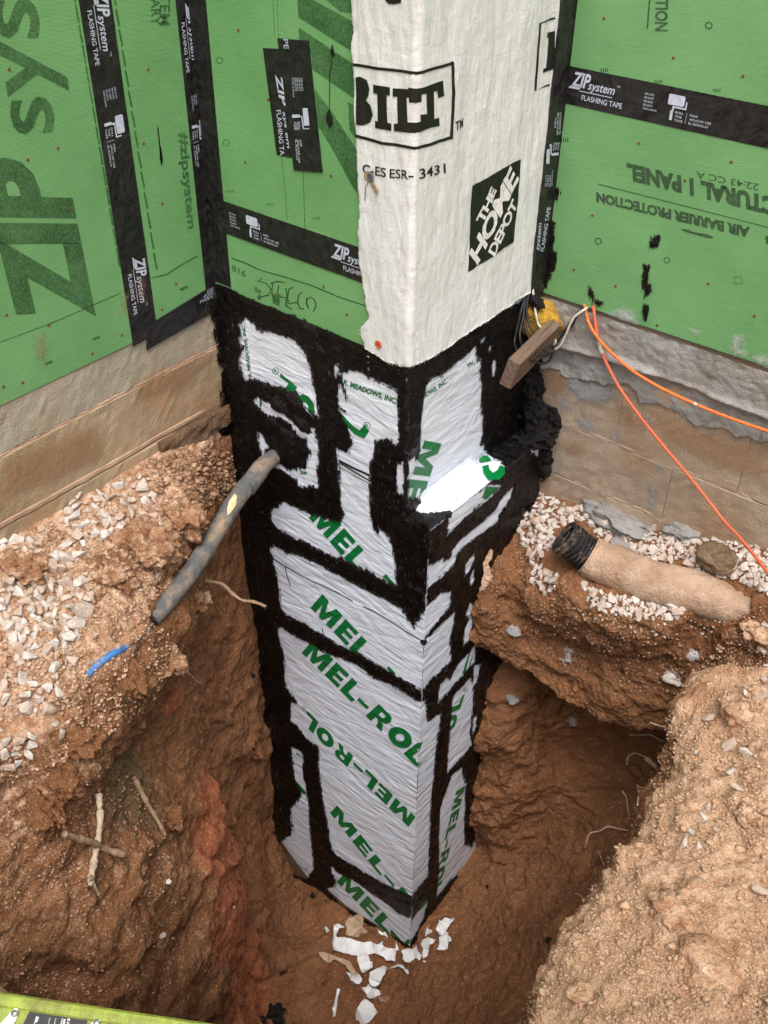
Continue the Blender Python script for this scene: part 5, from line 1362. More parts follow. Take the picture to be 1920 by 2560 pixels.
# BILT inside its box (letters drawn where they fold over the corner)
D_ = lambda *p: [(x*1920/1659, y*2560/2212) for x, y in p]
w.line(D_((770, 137), (830, 146), (880, 152), (915, 150), (973, 134)), 7.5)
w.line(D_((970, 131), (972, 200), (966, 298)), 6.5)
w.line(D_((776, 290), (830, 305), (880, 314), (920, 310), (969, 294)), 7.5)
w.poly(D_((776, 165), (785, 163), (800, 170), (806, 190), (803, 205), (797, 214), (808, 225), (813, 245), (806, 262), (792, 268), (778, 266)))
w.poly(D_((814, 180), (850, 186), (850, 204), (843, 203), (845, 262), (853, 264), (853, 280), (818, 273), (818, 258), (825, 259), (823, 200), (814, 198)))
w.poly(D_((856, 188), (893, 191), (893, 208), (884, 208), (885, 262), (902, 261), (902, 246), (916, 244), (917, 275), (858, 280), (858, 265), (866, 264), (865, 206), (856, 206)))
w.poly(D_((888, 187), (948, 172), (951, 205), (939, 210), (937, 194), (929, 196), (930, 255), (940, 252), (941, 270), (906, 277), (906, 262), (914, 260), (913, 200), (903, 202), (903, 218), (889, 219)))
w.text('TM', *D_((975, 280), (995, 272), (975, 260)), .02)
w.text('C-ES ESR-3431', *D_((792, 372), (955, 374), (790, 352))) if False else None
w.text('C-ES', *D_((791, 370), (842, 379), (791, 350)), .012); w.text('ESR-', *D_((849, 381), (893, 386), (849, 361)), .012)
w.text('3431', *D_((901, 385), (955, 371), (900, 363)), .012)
# second print, cut by the corner tape
w.line(Q2((722, 75), (657, 98), (640, 388), (700, 362)), 5)
w.poly(Q2((722, 130), (693, 140), (692, 160), (700, 160), (688, 290), (676, 295), (674, 312), (722, 292)))
# dark smudge at the very top
w.poly(Q2((20, -8), (35, 12), (60, 14), (90, 8), (92, -8)))
# the square logo panel
K9 = lambda *p: crop(1120, 440, 5.925, p)
w.poly(K9((320, 140), (560, 0), (780, -130), (1020, -270), (985, 380), (935, 960), (780, 1050), (630, 1170), (400, 1310), (260, 1415), (290, 1000), (300, 540)))
w.words('black_print', MT['blackink'], .0116, wr)
w = WPrint('W')
K9 = lambda *p: crop(1120, 440, 5.925, p)
w.text('THE', *K9((458, 700), (680, 200), (372, 640)), .04, .9)
w.text('HOME', *K9((390, 1300), (985, 20), (268, 1130)), .035, .9)
w.text('DEPOT', *K9((632, 1175), (985, 395), (540, 1105)), .035, .9)
w.words('white_print', MT['whiteprint'], .0122, wr)
w = WPrint('W'); w.reg(*Q2((540, 1032))[0], 5); w.words('black_print', MT['blackink'], .0130, wr)
# nails with washers holding the wrap
def washer(px, py, r, col, label):
    u, v = fuv('W', px, py); c = wrappos(np.array([u]), np.array([v]), .0125 if col == 'washer' else .0165)[0]
    n = Vector((0, -1, 0)) if u < 0 else Vector((1, 0, 0))
    bm = bmesh.new()
    prof = [(r, 0), (r, .0016), (r*.85, .0026), (r*.45, .0022), (r*.3, .0012), (0, .0012)]
    ring_ = []
    for rr, hh in prof[:-1]: ring_.append([bm.verts.new((rr*math.cos(2*math.pi*k/20), rr*math.sin(2*math.pi*k/20), hh)) for k in range(20)])
    top = bm.verts.new((0, 0, .0012))
    for a, b in zip(ring_, ring_[1:]):
        for k in range(20): bm.faces.new((a[k], a[(k+1) % 20], b[(k+1) % 20], b[k]))
    for k in range(20): bm.faces.new((ring_[-1][k], ring_[-1][(k+1) % 20], top))
    rot = n.to_track_quat('Z', 'Y').to_matrix().to_4x4()
    bm.transform(Matrix.Translation(Vector(c))@rot)
    me = bpy.data.meshes.new('cap_washer'); bm.to_mesh(me); bm.free()
    o = link('cap_washer', me, MT[col], wr); o['label'] = label
    bm = bmesh.new(); bmesh.ops.create_cone(bm, cap_ends=True, segments=12, radius1=r*.26, radius2=r*.2, depth=.002)
    bm.transform(Matrix.Translation(Vector(c)+n*.0024)@rot); me = bpy.data.meshes.new('nail_head'); bm.to_mesh(me); bm.free()
    link('nail_head', me, MT['rust'], o)
washer(954, 856, .0115, 'washer', 'orange washer near the torn lower tip')
washer(*Q1((1622, 755))[0], .0095, 'bluew', 'blue grey washer below the printed numbers')
# torn, curled flap by the upper washer
fp = Q1((1592, 738), (1612, 730), (1632, 742), (1628, 770), (1640, 790), (1657, 818), (1648, 830), (1625, 800), (1612, 775), (1596, 768), (1590, 752))
w = WPrint('W'); w.poly(fp); w.wbuild('torn_flap', MT['kraft'], .0145, wr)
w = WPrint('W'); w.line(Q1((1592, 860), (1596, 800), (1612, 770)), 1.5); w.words('black_print', MT['blackink'], .0130, wr)
# ================================================================== OBJECTS
CA = lambda *p: crop(0, 1100, 1.5157, p)
CB = lambda *p: crop(1100, 1200, 1.6268, p)
CR = lambda *p: crop(0, 1280, 1.728, p)      # crop5
CR6 = lambda *p: crop(960, 1280, 1.728, p)
CR7 = lambda *p: crop(0, 1920, 1.728, p)
K9 = lambda *p: crop(1120, 440, 5.925, p)
K10 = lambda *p: crop(1220, 720, 5.925, p)
K11 = lambda *p: crop(780, 2240, 4.1475, p)
def in_poly(x, y, poly):
    c = False; n = len(poly)
    for i in range(n):
        x1, y1 = poly[i]; x2, y2 = poly[(i+1) % n]
        if (y1 > y) != (y2 > y) and x < (x2-x1)*(y-y1)/(y2-y1)+x1: c = not c
    return c
def pxm(p):      # pixels per metre at a point
    return FPX/float(np.dot(np.array(p)-CAM, FWD))
# ---- stones
def stone_mesh(name, seed, flat=.75, n=15):
    r = np.random.default_rng(seed); bm = bmesh.new()
    p = r.normal(size=(n, 3)); p /= np.linalg.norm(p, axis=1)[:, None]; p *= r.uniform(.78, 1.08, (n, 1)); p *= np.array([1.0, r.uniform(.62, .9), r.uniform(.5, .8)*flat/.75])
    for q in p: bm.verts.new(q)
    g = bmesh.ops.convex_hull(bm, input=bm.verts)
    bmesh.ops.delete(bm, geom=[v for v in bm.verts if not v.link_faces], context='VERTS')
    bmesh.ops.dissolve_limit(bm, angle_limit=.12, verts=bm.verts, edges=bm.edges)
    bmesh.ops.bevel(bm, geom=list(bm.edges), offset=.05, segments=1, affect='EDGES')
    bmesh.ops.recalc_face_normals(bm, faces=bm.faces)
    me = bpy.data.meshes.new(name); bm.to_mesh(me); bm.free(); return me
SM = {k: [stone_mesh('gravel_stone', 100+i, .75, 11) for i in range(16)] for k in ('l', 'r')}
for q in SM['l']: q.materials.append(MT['gravel'])
for q in SM['r']: q.materials.append(MT['gravelr'])
stones = []
def scatter(polys, count, rmin, rmax, key, pack=.85, tries=30, stack=0):
    placed = []
    bb = [(min(p[0] for p in q), max(p[0] for p in q), min(p[1] for p in q), max(p[1] for p in q)) for q in polys]
    ar = np.array([(b[1]-b[0])*(b[3]-b[2]) for b in bb]); ar = ar/ar.sum()
    n = 0
    for _ in range(count*tries):
        if n >= count: break
        k = rng.choice(len(polys), p=ar); b = bb[k]; x, y = rng.uniform(b[0], b[1]), rng.uniform(b[2], b[3])
        if not in_poly(x, y, polys[k]): continue
        r = rng.uniform(rmin, rmax)*(.55+.65*rng.random())
        h_, nn = hit(x, y)
        if h_ is None: continue
        rp = r*pxm(h_)
        if any((x-a)**2+((y-b_)*1.25)**2 < (pack*(rp+c))**2 for a, b_, c in placed): continue
        placed.append((x, y, rp)); n += 1
        stones.append((rp, key, h_, nn, r))
scatter([CA((0, 530), (60, 545), (190, 530), (300, 550), (355, 570), (330, 620), (290, 660), (300, 740), (230, 790), (190, 820), (60, 850), (60, 790), (20, 720), (0, 690))], 170, .024, .034, 'l', .50)
scatter([CA((0, 385), (150, 375), (170, 440), (90, 470), (0, 450)), CA((250, 240), (400, 180), (470, 140), (560, 140), (590, 220), (610, 345), (540, 335), (440, 350), (380, 370), (250, 360)), CA((190,440),(260,390),(330,380),(310,450),(240,490),(190,480))], 110, .019, .030, 'l', .55)
scatter([CA((0, 870), (100, 900), (260, 960), (260, 1000), (200, 1050), (120, 1030), (0, 990)), CA((0, 1090), (130, 1120), (130, 1190), (40, 1260), (0, 1260)), CA((180, 1080), (260, 1060), (260, 1110), (200, 1120)), CA((230, 790), (290, 800), (280, 870), (180, 870))], 44, .020, .032, 'l', .70)
scatter([CA((0, 400), (600, 200), (760, 300), (680, 560), (560, 640), (480, 760), (420, 900), (250, 1050), (0, 1250)), CA((600, 40), (720, 60), (780, 180), (640, 120))], 70, .006, .014, 'l', .9)
R1 = [CB((290, 90), (420, 50), (520, 110), (600, 120), (600, 160), (460, 200), (470, 270), (400, 330), (500, 400), (460, 450), (430, 460), (370, 420), (380, 340), (340, 270), (290, 180)),
      CB((560, 110), (900, 170), (1230, 195), (1334, 230), (1334, 470), (1200, 400), (1040, 390), (1000, 330), (860, 330), (760, 270), (640, 240), (600, 160)),
      CB((570, 410), (700, 470), (860, 500), (980, 440), (1010, 520), (960, 560), (860, 570), (720, 550), (620, 520)), CB((1334, 200), (1500, 260), (1500, 480), (1334, 470))]
scatter(R1, 380, .0175, .026, 'r', .48)
scatter(R1, 700, .008, .0135, 'r', .46, 12)
scatter([CA((0, 400), (560, 150), (600, 330), (330, 600), (290, 860), (150, 1060), (0, 1060))], 330, .007, .014, 'l', .62, 12)
scatter([CB((560, 540), (800, 590), (1130, 560), (1200, 540), (1130, 620), (900, 640), (650, 600))], 26, .004, .011, 'r', 1)
for x, y, r in ((1310, 690, .024), (1330, 590, .024), (1334, 760, .02), (1322, 815, .019), (1310, 880, .020), (1245, 872, .018), (1095, 972, .024), (1178, 1082, .026), (1250, 1108, .030),
     (1182, 1186, .019), (1210, 1258, .022), (1092, 1326, .017), (1064, 1372, .020), (1020, 1425, .022), (1000, 1478, .024), (855, 1690, .019), (1312, 1680, .030), (620, 1832, .010), (1045, 1110, .012), (1050, 1490, .018), (1120, 1420, .011)):
    h_, nn = hit(*CB((x, y))[0])
    if h_: stones.append((r*pxm(h_), 'm', h_, nn, r))
stones.sort(key=lambda s: -s[0])
rest = {'l': ([], []), 'r': ([], [])}
cnt = 0
LB = {'l': ('pale angular gravel stone lying loose on the left bank below the long foundation wall', 'gravel stones on the left bank'),
      'r': ('pinkish white crushed stone in the gravel strip beside the drain pipe', 'gravel stones round the drain pipe'),
      'm': ('pale stone half sunk in the light dry soil of the right mound', 'stones in the right soil mound')}
for i, (rp, key, p_, nn, r) in enumerate(stones):
    me = SM['l' if key == 'l' else 'r'][i % 16]
    q = Vector((rng.normal()*.35, rng.normal()*.35, 0))+nn
    rot = q.to_track_quat('Z', 'Y').to_matrix()@Matrix.Rotation(rng.uniform(0, 6.28), 3, 'Z')
    loc = Vector(p_)+nn*r*(.16+.2*rng.random() if key != 'm' else .12)
    if cnt < 299 or key == 'm':
        o = bpy.data.objects.new('gravel_stone', me); C.objects.link(o)
        o.matrix_world = Matrix.Translation(loc)@rot.to_4x4()@Matrix.Scale(r, 4)
        tag(o, LB[key][0], 'stone', LB[key][1]); cnt += 1
    else:
        V, F = rest[key]; n0 = len(V)
        V += [loc+rot@(v.co*r) for v in me.vertices]; F += [tuple(n0+k for k in f.vertices) for f in me.polygons]
for key, mt in (('l', 'gravel'), ('r', 'gravelr')):
    if rest[key][0]:
        o = link('small_gravel', mesh_from('small_gravel', *rest[key]), MT[mt], None, 'stuff')
        tag(o, 'small loose gravel mixed in along the foot of the '+('left' if key == 'l' else 'right')+' foundation wall', 'gravel')

# ---- crumbs and clods of soil (uncountable)
def crumbs(name, polys, counts, rr, tone, label, up=.0):
    bm = bmesh.new(); bmesh.ops.create_icosphere(bm, subdivisions=1, radius=1); b0 = np.array([v.co[:] for v in bm.verts]); f0 = [[v.index for v in f.verts] for f in bm.faces]; bm.free()
    variants = [b0*(1+.75*fbm(b0*1.5+i*5, 3, .7, i))[:, None]*np.array([1, .8, .7]) for i in range(10)]
    f0 = np.array(f0)
    bm = bmesh.new(); bmesh.ops.create_icosphere(bm, subdivisions=0 if False else 1, radius=1); bm.free()
    ico = np.array([(0,-.526,.851),(.851,0,.526),(.851,0,-.526),(-.851,0,-.526),(-.851,0,.526),(-.526,.851,0),(.526,.851,0),(.526,-.851,0),(-.526,-.851,0),(0,-.526,-.851),(0,.526,-.851),(0,.526,.851)])
    icf = np.array([(1,2,6),(1,7,2),(3,4,5),(4,3,8),(6,5,11),(5,6,10),(9,10,2),(10,9,3),(7,8,9),(8,7,0),(11,0,1),(0,11,4),(6,2,10),(1,6,11),(3,5,10),(5,4,11),(2,7,9),(7,1,0),(3,9,8),(4,8,0)])
    V, F, T = [], [], []; o = 0
    for poly, cnt_, (r0, r1), (t0, t1) in zip(polys, counts, rr, tone):
        xs = [p[0] for p in poly]; ys = [p[1] for p in poly]; k = 0; tries = 0
        while k < cnt_ and tries < cnt_*8:
            tries += 1
            x, y = rng.uniform(min(xs), max(xs)), rng.uniform(min(ys), max(ys))
            if not in_poly(x, y, poly): continue
            h_, nn = hit(x, y)
            if h_ is None: continue
            if pnoise(np.array([[h_.x*9, h_.y*9, h_.z*9]]), 5)[0]+rng.normal()*.35 < -.15: continue
            r = r0*(r1/r0)**(rng.random()**2.6); k += 1
            if r > .0055: v, f = variants[k % 10], f0
            else: v, f = ico*(1+.34*rng.normal(size=(12, 1))), icf
            sc = np.array([1, rng.uniform(.7, 1), rng.uniform(.55, .95)]); a = rng.uniform(0, 6.28)
            Rm = np.array([[math.cos(a), -math.sin(a), 0], [math.sin(a), math.cos(a), 0], [0, 0, 1]])
            V.append((v*sc*r)@Rm.T+np.array(h_)+np.array(nn)*r*.35); F.append(f+o); o += len(v); T.append(np.full(len(v), rng.uniform(t0, t1)))
    me = mesh_from(name, np.vstack(V), np.ascontiguousarray(np.vstack(F)), False)
    attr(me, 'tone', np.concatenate(T))
    ob = link(name, me, MT['clod'], None, 'stuff'); tag(ob, label, 'soil crumbs'); return ob
MOUND = [(1830, 1560), (1930, 1500), (1930, 2560), (1285, 2560), (1411, 2322), (1481, 2206), (1568, 2050), (1637, 1917), (1670, 1780)]
crumbs('soil_crumbs', [MOUND, MOUND], [17000, 170], [(.0009, .0052), (.006, .014)], [(.6, 1), (.7, 1)], 'loose crumbs and clods of light dry soil covering the right mound')
crumbs('soil_crumbs', [CA((0, 400), (600, 180), (800, 120), (900, 60), (760, 440), (560, 640), (680, 800), (560, 1020), (340, 1180), (0, 1300)),
       CA((0, 1250), (330, 1180), (560, 1300), (700, 1700), (640, 2100), (0, 2100)), CA((560, 80), (900, 20), (880, 200), (640, 330), (600, 220))],
       [5200, 2400, 600], [(.0012, .0085), (.0011, .006), (.003, .016)], [(.5, 1.0), (.2, .75), (.1, .7)], 'crumbled soil and clods on the left bank and its slope')
crumbs('soil_crumbs', [CB((150, 130), (560, 420), (1150, 560), (1000, 880), (700, 870), (300, 640), (170, 540)), [(1230, 1620), (1640, 1830), (1480, 2150), (1300, 2350), (1180, 2540), (650, 2540), (760, 2300), (1040, 2400), (1200, 2130)]],
       [2600, 2200], [(.0012, .008), (.0011, .005)], [(.0, .6), (-.0, .35)], 'dark moist crumbs on the undercut bank and the pit floor')

# ---- corrugated drain pipe in its filter sock
dp = thing('drain_pipe', tuple(Z(1600, 1500, -.74)), 'black corrugated drain pipe stub in a tan fabric sock, lying on the gravel', 'drain pipe')
cen = [(CR6((775, 104))[0], -.665), (CR6((885, 186))[0], -.722), (CR6((1000, 238))[0], -.732), (CR6((1140, 296))[0], -.730), (CR6((1290, 335))[0], -.722), (CR6((1440, 380))[0], -.722), (CR6((1600, 425))[0], -.728), (CR6((1780, 470))[0], -.735), (CR6((2000, 520))[0], -.745)]
cpt = np.array([Z(p[0], p[1], z) for p, z in cen])
sp_ = spline(cpt, 400)
mouth_axis = (sp_[60]-sp_[0]); seg = np.linalg.norm(np.diff(sp_, axis=0), axis=1); L_ = np.concatenate([[0], np.cumsum(seg)])
Lc = np.linalg.norm(cpt[1]-cpt[0])+.012
def along(a): return np.array([np.interp(a, L_, sp_[:, k]) for k in range(3)]).T
nC = 150; aa = np.linspace(0, Lc, nC); pc = along(aa)
pitch_ = Lc/7.2
rad = .0525+.0050*np.clip(np.sin(aa/pitch_*2*math.pi)*1.8, -1, 1)
V, F, _ = tube(pc, rad, 40, False); link('corrugated_wall', mesh_from('corrugated_wall', V, F, True), MT['corr'], dp)
V, F, _ = tube(pc, rad-.0035, 40, False); F = [f[::-1] for f in F]; n0 = len(V)
link('inner_bore', mesh_from('inner_bore', V, F, True), MT['corr'], dp)
a_ = tube(pc[:2], [rad[0], rad[0]], 40, False)[0][:40]; b_ = tube(pc[:2], [rad[0]-.0035]*2, 40, False)[0][:40]
link('mouth_rim', mesh_from('mouth_rim', a_+b_, [(i, 40+i, 40+(i+1) % 40, (i+1) % 40) for i in range(40)]), MT['corr'], dp)
nS = 170; aa = np.linspace(Lc-.014, L_[-1], nS); ps = along(aa)
t_ = (aa-aa[0])/(aa[-1]-aa[0])
rs = np.interp(t_, [0, .02, .05, .2, .4, .55, .8, 1], [.060, .064, .065, .068, .066, .058, .058, .06])
V, F, _ = tube(ps, rs, 48, False); V = np.array([v[:] for v in V]); ctr = np.repeat(ps, 48, axis=0); n_ = (V-ctr)/np.linalg.norm(V-ctr, axis=1)[:, None]
V = V+n_*(fbm(V*16, 3, .55, 91)*.0050+fbm(V*48, 3, .55, 93, True)*.0014)[:, None]
link('fabric_sock', mesh_from('fabric_sock', V, F, True), MT['sock'], dp)
rp_ = tube(ps[:3], .0630, 40, False)[0][:40]
V, F, _ = tube([Vector(v) for v in rp_]+[Vector(rp_[0])], .0022, 8, False); link('sock_hem', mesh_from('sock_hem', V, F, True), MT['sock'], dp)

# ---- the big rock and the mortar spills
h_, nn = hit(1787, 1425); o = lump('large_rock', Vector(h_)+Vector((.0, .02, .026)), (.068, .046, .045), 'rock', None, 5, 4, .30, 1.3)
tag(o, 'large brown angular rock on the gravel behind the fabric covered pipe', 'rock')
for (x, y, rx, ry, rz, lb) in ((1040, 40, .135, .055, .035, 'long grey mortar spill on the gravel against the block wall'), (1292, 80, .062, .045, .032, 'rounded grey mortar lump right of the long spill'), (1045, 150, .065, .04, .016, 'flat blue grey mortar crust just behind the drain pipe'), (1240, 395, .022, .018, .014, 'small grey mortar crumb at the tear in the fabric sock')):
    h_, nn = hit(*CR6((x, y+10))[0]); o = lump('mortar_spill', Vector(h_)+Vector((0, 0, rz*.2)), (rx, ry, rz), 'splat', None, x, 4, .35, 2.2); tag(o, lb, 'mortar')
for (px, py, rx, rz, lb) in ((1770, 2420, .075, .03, 'large flat clod of light soil low on the right mound'), (1690, 2280, .055, .03, 'rounded tan clod half way down the right mound'), (1870, 2040, .03, .025, 'reddish clod near the right edge of the mound'), (1850, 1790, .05, .035, 'orange brown clod high on the right mound'), (1455, 2490, .03, .02, 'small clod near the lower rim of the mound'), (1895, 1580, .05, .022, 'low soil heap just below the buried end of the fabric sock')):
    h_, nn = hit(px, py); o = lump('soil_clod', Vector(h_), (rx, rx*.8, rz), 'soil', None, px, 4, .35, 1.8)
    for k_, v_ in (('dry', .8), ('red', .35 if 'r' in lb[:3] else .0), ('olive', 0), ('chalk', 0)): attr(o.data, k_, [v_]*len(o.data.vertices))
    tag(o, lb, 'soil clod')

for (x, y, rx, rz, lb) in ((570, 390, .10, .045, 'broad rounded clod of pale soil beside the grey foam sleeve'), (700, 290, .075, .05, 'crusted reddish clod under the top of the foam sleeve'), (430, 470, .09, .035, 'flat pale clod in the middle of the left bank'),
   (650, 830, .055, .035, 'overhanging clod at the rim below the blue pipe'), (500, 900, .07, .035, 'crumbly clod at the left rim above the green stained hollow'), (90, 490, .07, .04, 'dusty clod with chalky top at the left edge'), (300, 1130, .07, .04, 'large rim clod left of the hollow'),
   (240, 1290, .06, .04, 'dark topped clod just above the crossed sticks'), (150, 1400, .07, .05, 'broken clod face left of the crossed sticks'), (640, 1420, .045, .04, 'clod above the red clay face'), (760, 600, .04, .035, 'small clod on the pit wall beside the thick root'), (960, 1180, .05, .045, 'smooth boulder like clod against the mastic edge')):
    h_, nn = hit(*CA((x, y))[0]); o = lump('soil_clod', Vector(h_)-nn*rz*.35, (rx, rx*.75, rz), 'soil', None, int(x), 5, .42, 1.9)
    co_ = np.array([v.co[:] for v in o.data.vertices]); co_ = co_+(fbm(co_*38, 4, .6, 3)*.006)[:, None]*np.array([.4, .4, 1]); o.data.vertices.foreach_set('co', co_.astype(np.float32).ravel())
    dr = .55 if y < 900 else .3
    for k_, v_ in (('dry', dr), ('red', .1), ('olive', .25 if y == 1290 else 0), ('chalk', .42 if x == 90 else 0)): attr(o.data, k_, [v_]*len(o.data.vertices))
    tag(o, lb, 'soil clod')

# ---- foam-sleeved pipe coming out of the pier
ip = thing('insulated_pipe', tuple(P(690, 1150, 'y', 0)), 'blue water pipe in a grey foam sleeve from the pier into the left bank', 'pipe')
pix = CA((1045, 62), (1000, 95), (950, 155), (895, 225), (850, 300), (800, 385), (755, 450), (700, 530), (640, 605), (575, 680))
p0 = P(*pix[0], 'y', -.0); h1, _n = hit(*pix[-1]); p1 = np.array(h1)+np.array([0, 0, .012])
d0_, d1_ = np.dot(p0-CAM, FWD), np.dot(p1-CAM, FWD); k = len(pix)
pts = []
for i, (x, y) in enumerate(pix):
    t = i/(k-1); dd = d0_+(d1_-d0_)*t; r_ = ray(x, y)/FPX; pts.append(CAM+r_*dd)
pp = spline(pts, 150); rr_ = np.interp(np.linspace(0, 1, 150), [0, .1, .25, .5, .9, 1], [.024, .0265, .0285, .0275, .0265, .025])
V, F, _ = tube(pp, rr_, 28); V = np.array([v[:] for v in V]); ctr = np.repeat(pp, 28, axis=0); n_ = V-ctr; n_ /= np.linalg.norm(n_, axis=1)[:, None]
V = V+n_*(fbm(V*22, 4, .55, 15)*.0022)[:, None]
slv = link('foam_sleeve', mesh_from('foam_sleeve', V, F, True), MT['sleeve'], ip)
# split flap of the sleeve and the torn pale spot
fl = pp[8:40]; V, F, _ = tube(fl, np.interp(np.linspace(0, 1, 32), [0, .5, 1], [.026, .032, .034]), 28, False)
V = [v for v in V]; F = [f for i, f in enumerate(F) if (i % 28) in (8,9,10,11,12,13,14,15,16,17)]
fo = link('split_flap', mesh_from('split_flap', V, F, True), MT['sleeve'], slv); s2 = fo.modifiers.new('t', 'SOLIDIFY'); s2.thickness = .004
q_ = K3((232, 668), (250, 700), (240, 770), (200, 830), (168, 862), (165, 800), (180, 740))
c_ = pp[52]; V = []
for (x, y) in q_:
    r_ = ray(x, y)/FPX; i = int(np.argmin([np.linalg.norm(np.cross(pp[j]-CAM, r_/np.linalg.norm(r_))) for j in range(150)]))
    rn = r_/np.linalg.norm(r_); oc = CAM-pp[i]; ax = pp[min(i+1, 149)]-pp[i-1]; ax /= np.linalg.norm(ax)
    dperp = rn-ax*(rn@ax); op = oc-ax*(oc@ax); A_ = dperp@dperp; B_ = 2*op@dperp; C_ = op@op-(rr_[i]+.0012)**2; D__ = max(B_*B_-4*A_*C_, 0)
    V.append(CAM+rn*((-B_-math.sqrt(D__))/(2*A_)))
V.append(np.mean(V, 0)-FWD*.002); n_ = len(q_)
o = link('torn_spot', mesh_from('torn_spot', V, [(i, (i+1) % n_, n_) for i in range(n_)]), MT['cream'], slv); s2 = o.modifiers.new('t', 'SOLIDIFY'); s2.thickness = .002; s2.offset = 0
# tape wrap and bare blue pipe half buried in the soil
V, F, _ = tube(pp[-16:], np.linspace(.0272, .022, 16), 24); link('tape_wrap', mesh_from('tape_wrap', V, F, True), MT['sleeve'], ip)
bp = []
for (x, y), up_ in zip(CA((560, 692), (520, 722), (475, 765), (438, 800), (385, 842), (325, 886)), (-.016, -.022, -.016, -.004, .002, -.007)):
    h_, _n = hit(x, y); bp.append(np.array(h_)+np.array([0, 0, up_]))
V, F, _ = tube(spline(bp, 40), .0100, 16); link('blue_pipe', mesh_from('blue_pipe', V, F, True), MT['blue'], ip)

# ---- wood block, foam, cables by the inner corner
Rm = np.array([[0.9618, -0.107, 0.252], [0.1134, 0.9935, -0.0108], [-0.2492, 0.039, 0.9677]])
t0_ = np.array([0.11526, 0.31725, -0.07672])
bm = bmesh.new(); v, f = box(0, .038, 0, .277, -.095, 0); vv = [bm.verts.new(q) for q in v]
for q in f: bm.faces.new([vv[i] for i in q])
bmesh.ops.recalc_face_normals(bm, faces=bm.faces)
bmesh.ops.subdivide_edges(bm, edges=[e for e in bm.edges if abs(e.verts[0].co.y-e.verts[1].co.y) > .1], cuts=24)
bmesh.ops.bevel(bm, geom=[e for e in bm.edges if e.calc_face_angle(0) > 1], offset=.0025, segments=2, affect='EDGES')
me = bpy.data.meshes.new('wood_block'); bm.to_mesh(me); bm.free()
co = np.array([v.co[:] for v in me.vertices]); uvw_ = co[:, [1, 0, 2]].copy()
endf = co[:, 1] < .004
uvw_[:, 0] += 0
attr(me, 'uvw', uvw_, 'FLOAT_VECTOR')
co2 = co+np.column_stack([fbm(co*30, 3, .5, 4)*.0006]*3); co2 = co2@Rm.T+t0_
for v_, c_ in zip(me.vertices, co2): v_.co = c_
wbk = link('wood_block', me, MT['wood']); tag(wbk, 'short weathered board offcut caught in the cables by the inner corner', 'wood block')
bm = bmesh.new(); bmesh.ops.create_icosphere(bm, subdivisions=4, radius=1)
v = np.array([x.co[:] for x in bm.verts]); v = v*(1+.22*fbm(v*1.6, 4, .55, 9)+.10*fbm(v*4.5, 3, .5, 19, True))[:, None]
c0 = Y(*K10((720, 450))[0], YC-.045)
v = v*np.array([.068, .050, .060])+c0
for a, b in zip(bm.verts, v): a.co = b
for f_ in bm.faces: f_.smooth = True
me = bpy.data.meshes.new('spray_foam'); bm.to_mesh(me); bm.free()
tag(link('spray_foam', me, MT['foam']), 'lump of yellow expanding foam filling the inner corner under the green wall', 'foam')
o = lump('tar_patch', Y(*K10((720, 220))[0], YC-.085), (.030, .014, .022), 'tarlump', None, 4, 3, .3, 1.4); tag(o, 'glossy black tar smear on top of the yellow foam', 'tar')
o = lump('mortar_spill', Y(*K10((330, 560))[0], YC-.035), (.026, .03, .03), 'splat', None, 8, 3, .3, 1.6); tag(o, 'pale mortar lump left of the yellow foam', 'mortar')
def cable(name, pix_, depth, r, mat, label, cat, grp=None, n=60):
    dl = depth if hasattr(depth, '__len__') else [depth]*len(pix_)
    pts = [Y(x, y, d) for (x, y), d in zip(pix_, dl)]
    V, F, _ = tube(spline(pts, n), r, 10); o = link(name, mesh_from(name, V, F, True), MT[mat]); return tag(o, label, cat, grp)
g_ = 'black cables hanging by the inner corner'
cable('black_cable', K10((590, -40), (560, 90), (500, 300), (430, 600), (392, 800), (425, 920), (470, 980)), [.60, .57, .53, .50, .48, .45, .43], .0036, 'cable', 'leftmost black cable hanging from under the white wrap behind the board offcut', 'cable', g_)
cable('black_cable', K10((600, -40), (572, 100), (525, 400), (475, 640), (478, 780), (512, 860)), [.60, .575, .54, .51, .49, .47], .0034, 'cable', 'second black cable from the left, hanging behind the board offcut', 'cable', g_)
cable('black_cable', K10((570, -40), (545, 100), (528, 350), (545, 550), (610, 740), (650, 800)), [.60, .57, .545, .53, .51, .5], .0038, 'cable', 'third black cable from the left, in front of the yellow foam', 'cable', g_)
cable('black_cable', K10((620, -40), (600, 90), (572, 350), (605, 520), (690, 670), (740, 730)), [.60, .575, .55, .54, .53, .52], .0038, 'cable', 'black cable running over the yellow foam, nearest the white cable', 'cable', g_)
cable('white_cable', K10((655, -30), (668, 60), (700, 330), (740, 520), (785, 585), (850, 650), (940, 700), (985, 740), (1000, 800), (962, 868), (985, 905), (1070, 850), (1150, 700), (1220, 530), (1290, 420), (1430, 320), (1480, 290)),
      [.60, .585, .56, .555, .555, .60, .62, .615, .60, .60, .60, .605, .61, .615, .62, .63, .66], .0036, 'wcable', 'single white cable looping past the foam and up under the green wall', 'cable', None, 140)
cable('black_cable', K10((930, 860), (1000, 850), (1100, 690), (1200, 540), (1300, 400), (1360, 300)), [.58, .60, .615, .622, .63, .65], .0034, 'cable', 'black cable running beside the white cable up to the green wall', 'cable', 'black cables right of the board offcut')
cable('black_cable', K10((1010, 800), (1090, 720), (1140, 650), (1240, 560), (1310, 430), (1330, 330)), [.615, .62, .62, .625, .635, .65], .0030, 'cable', 'short black cable crossing behind the white cable', 'cable', 'black cables right of the board offcut')
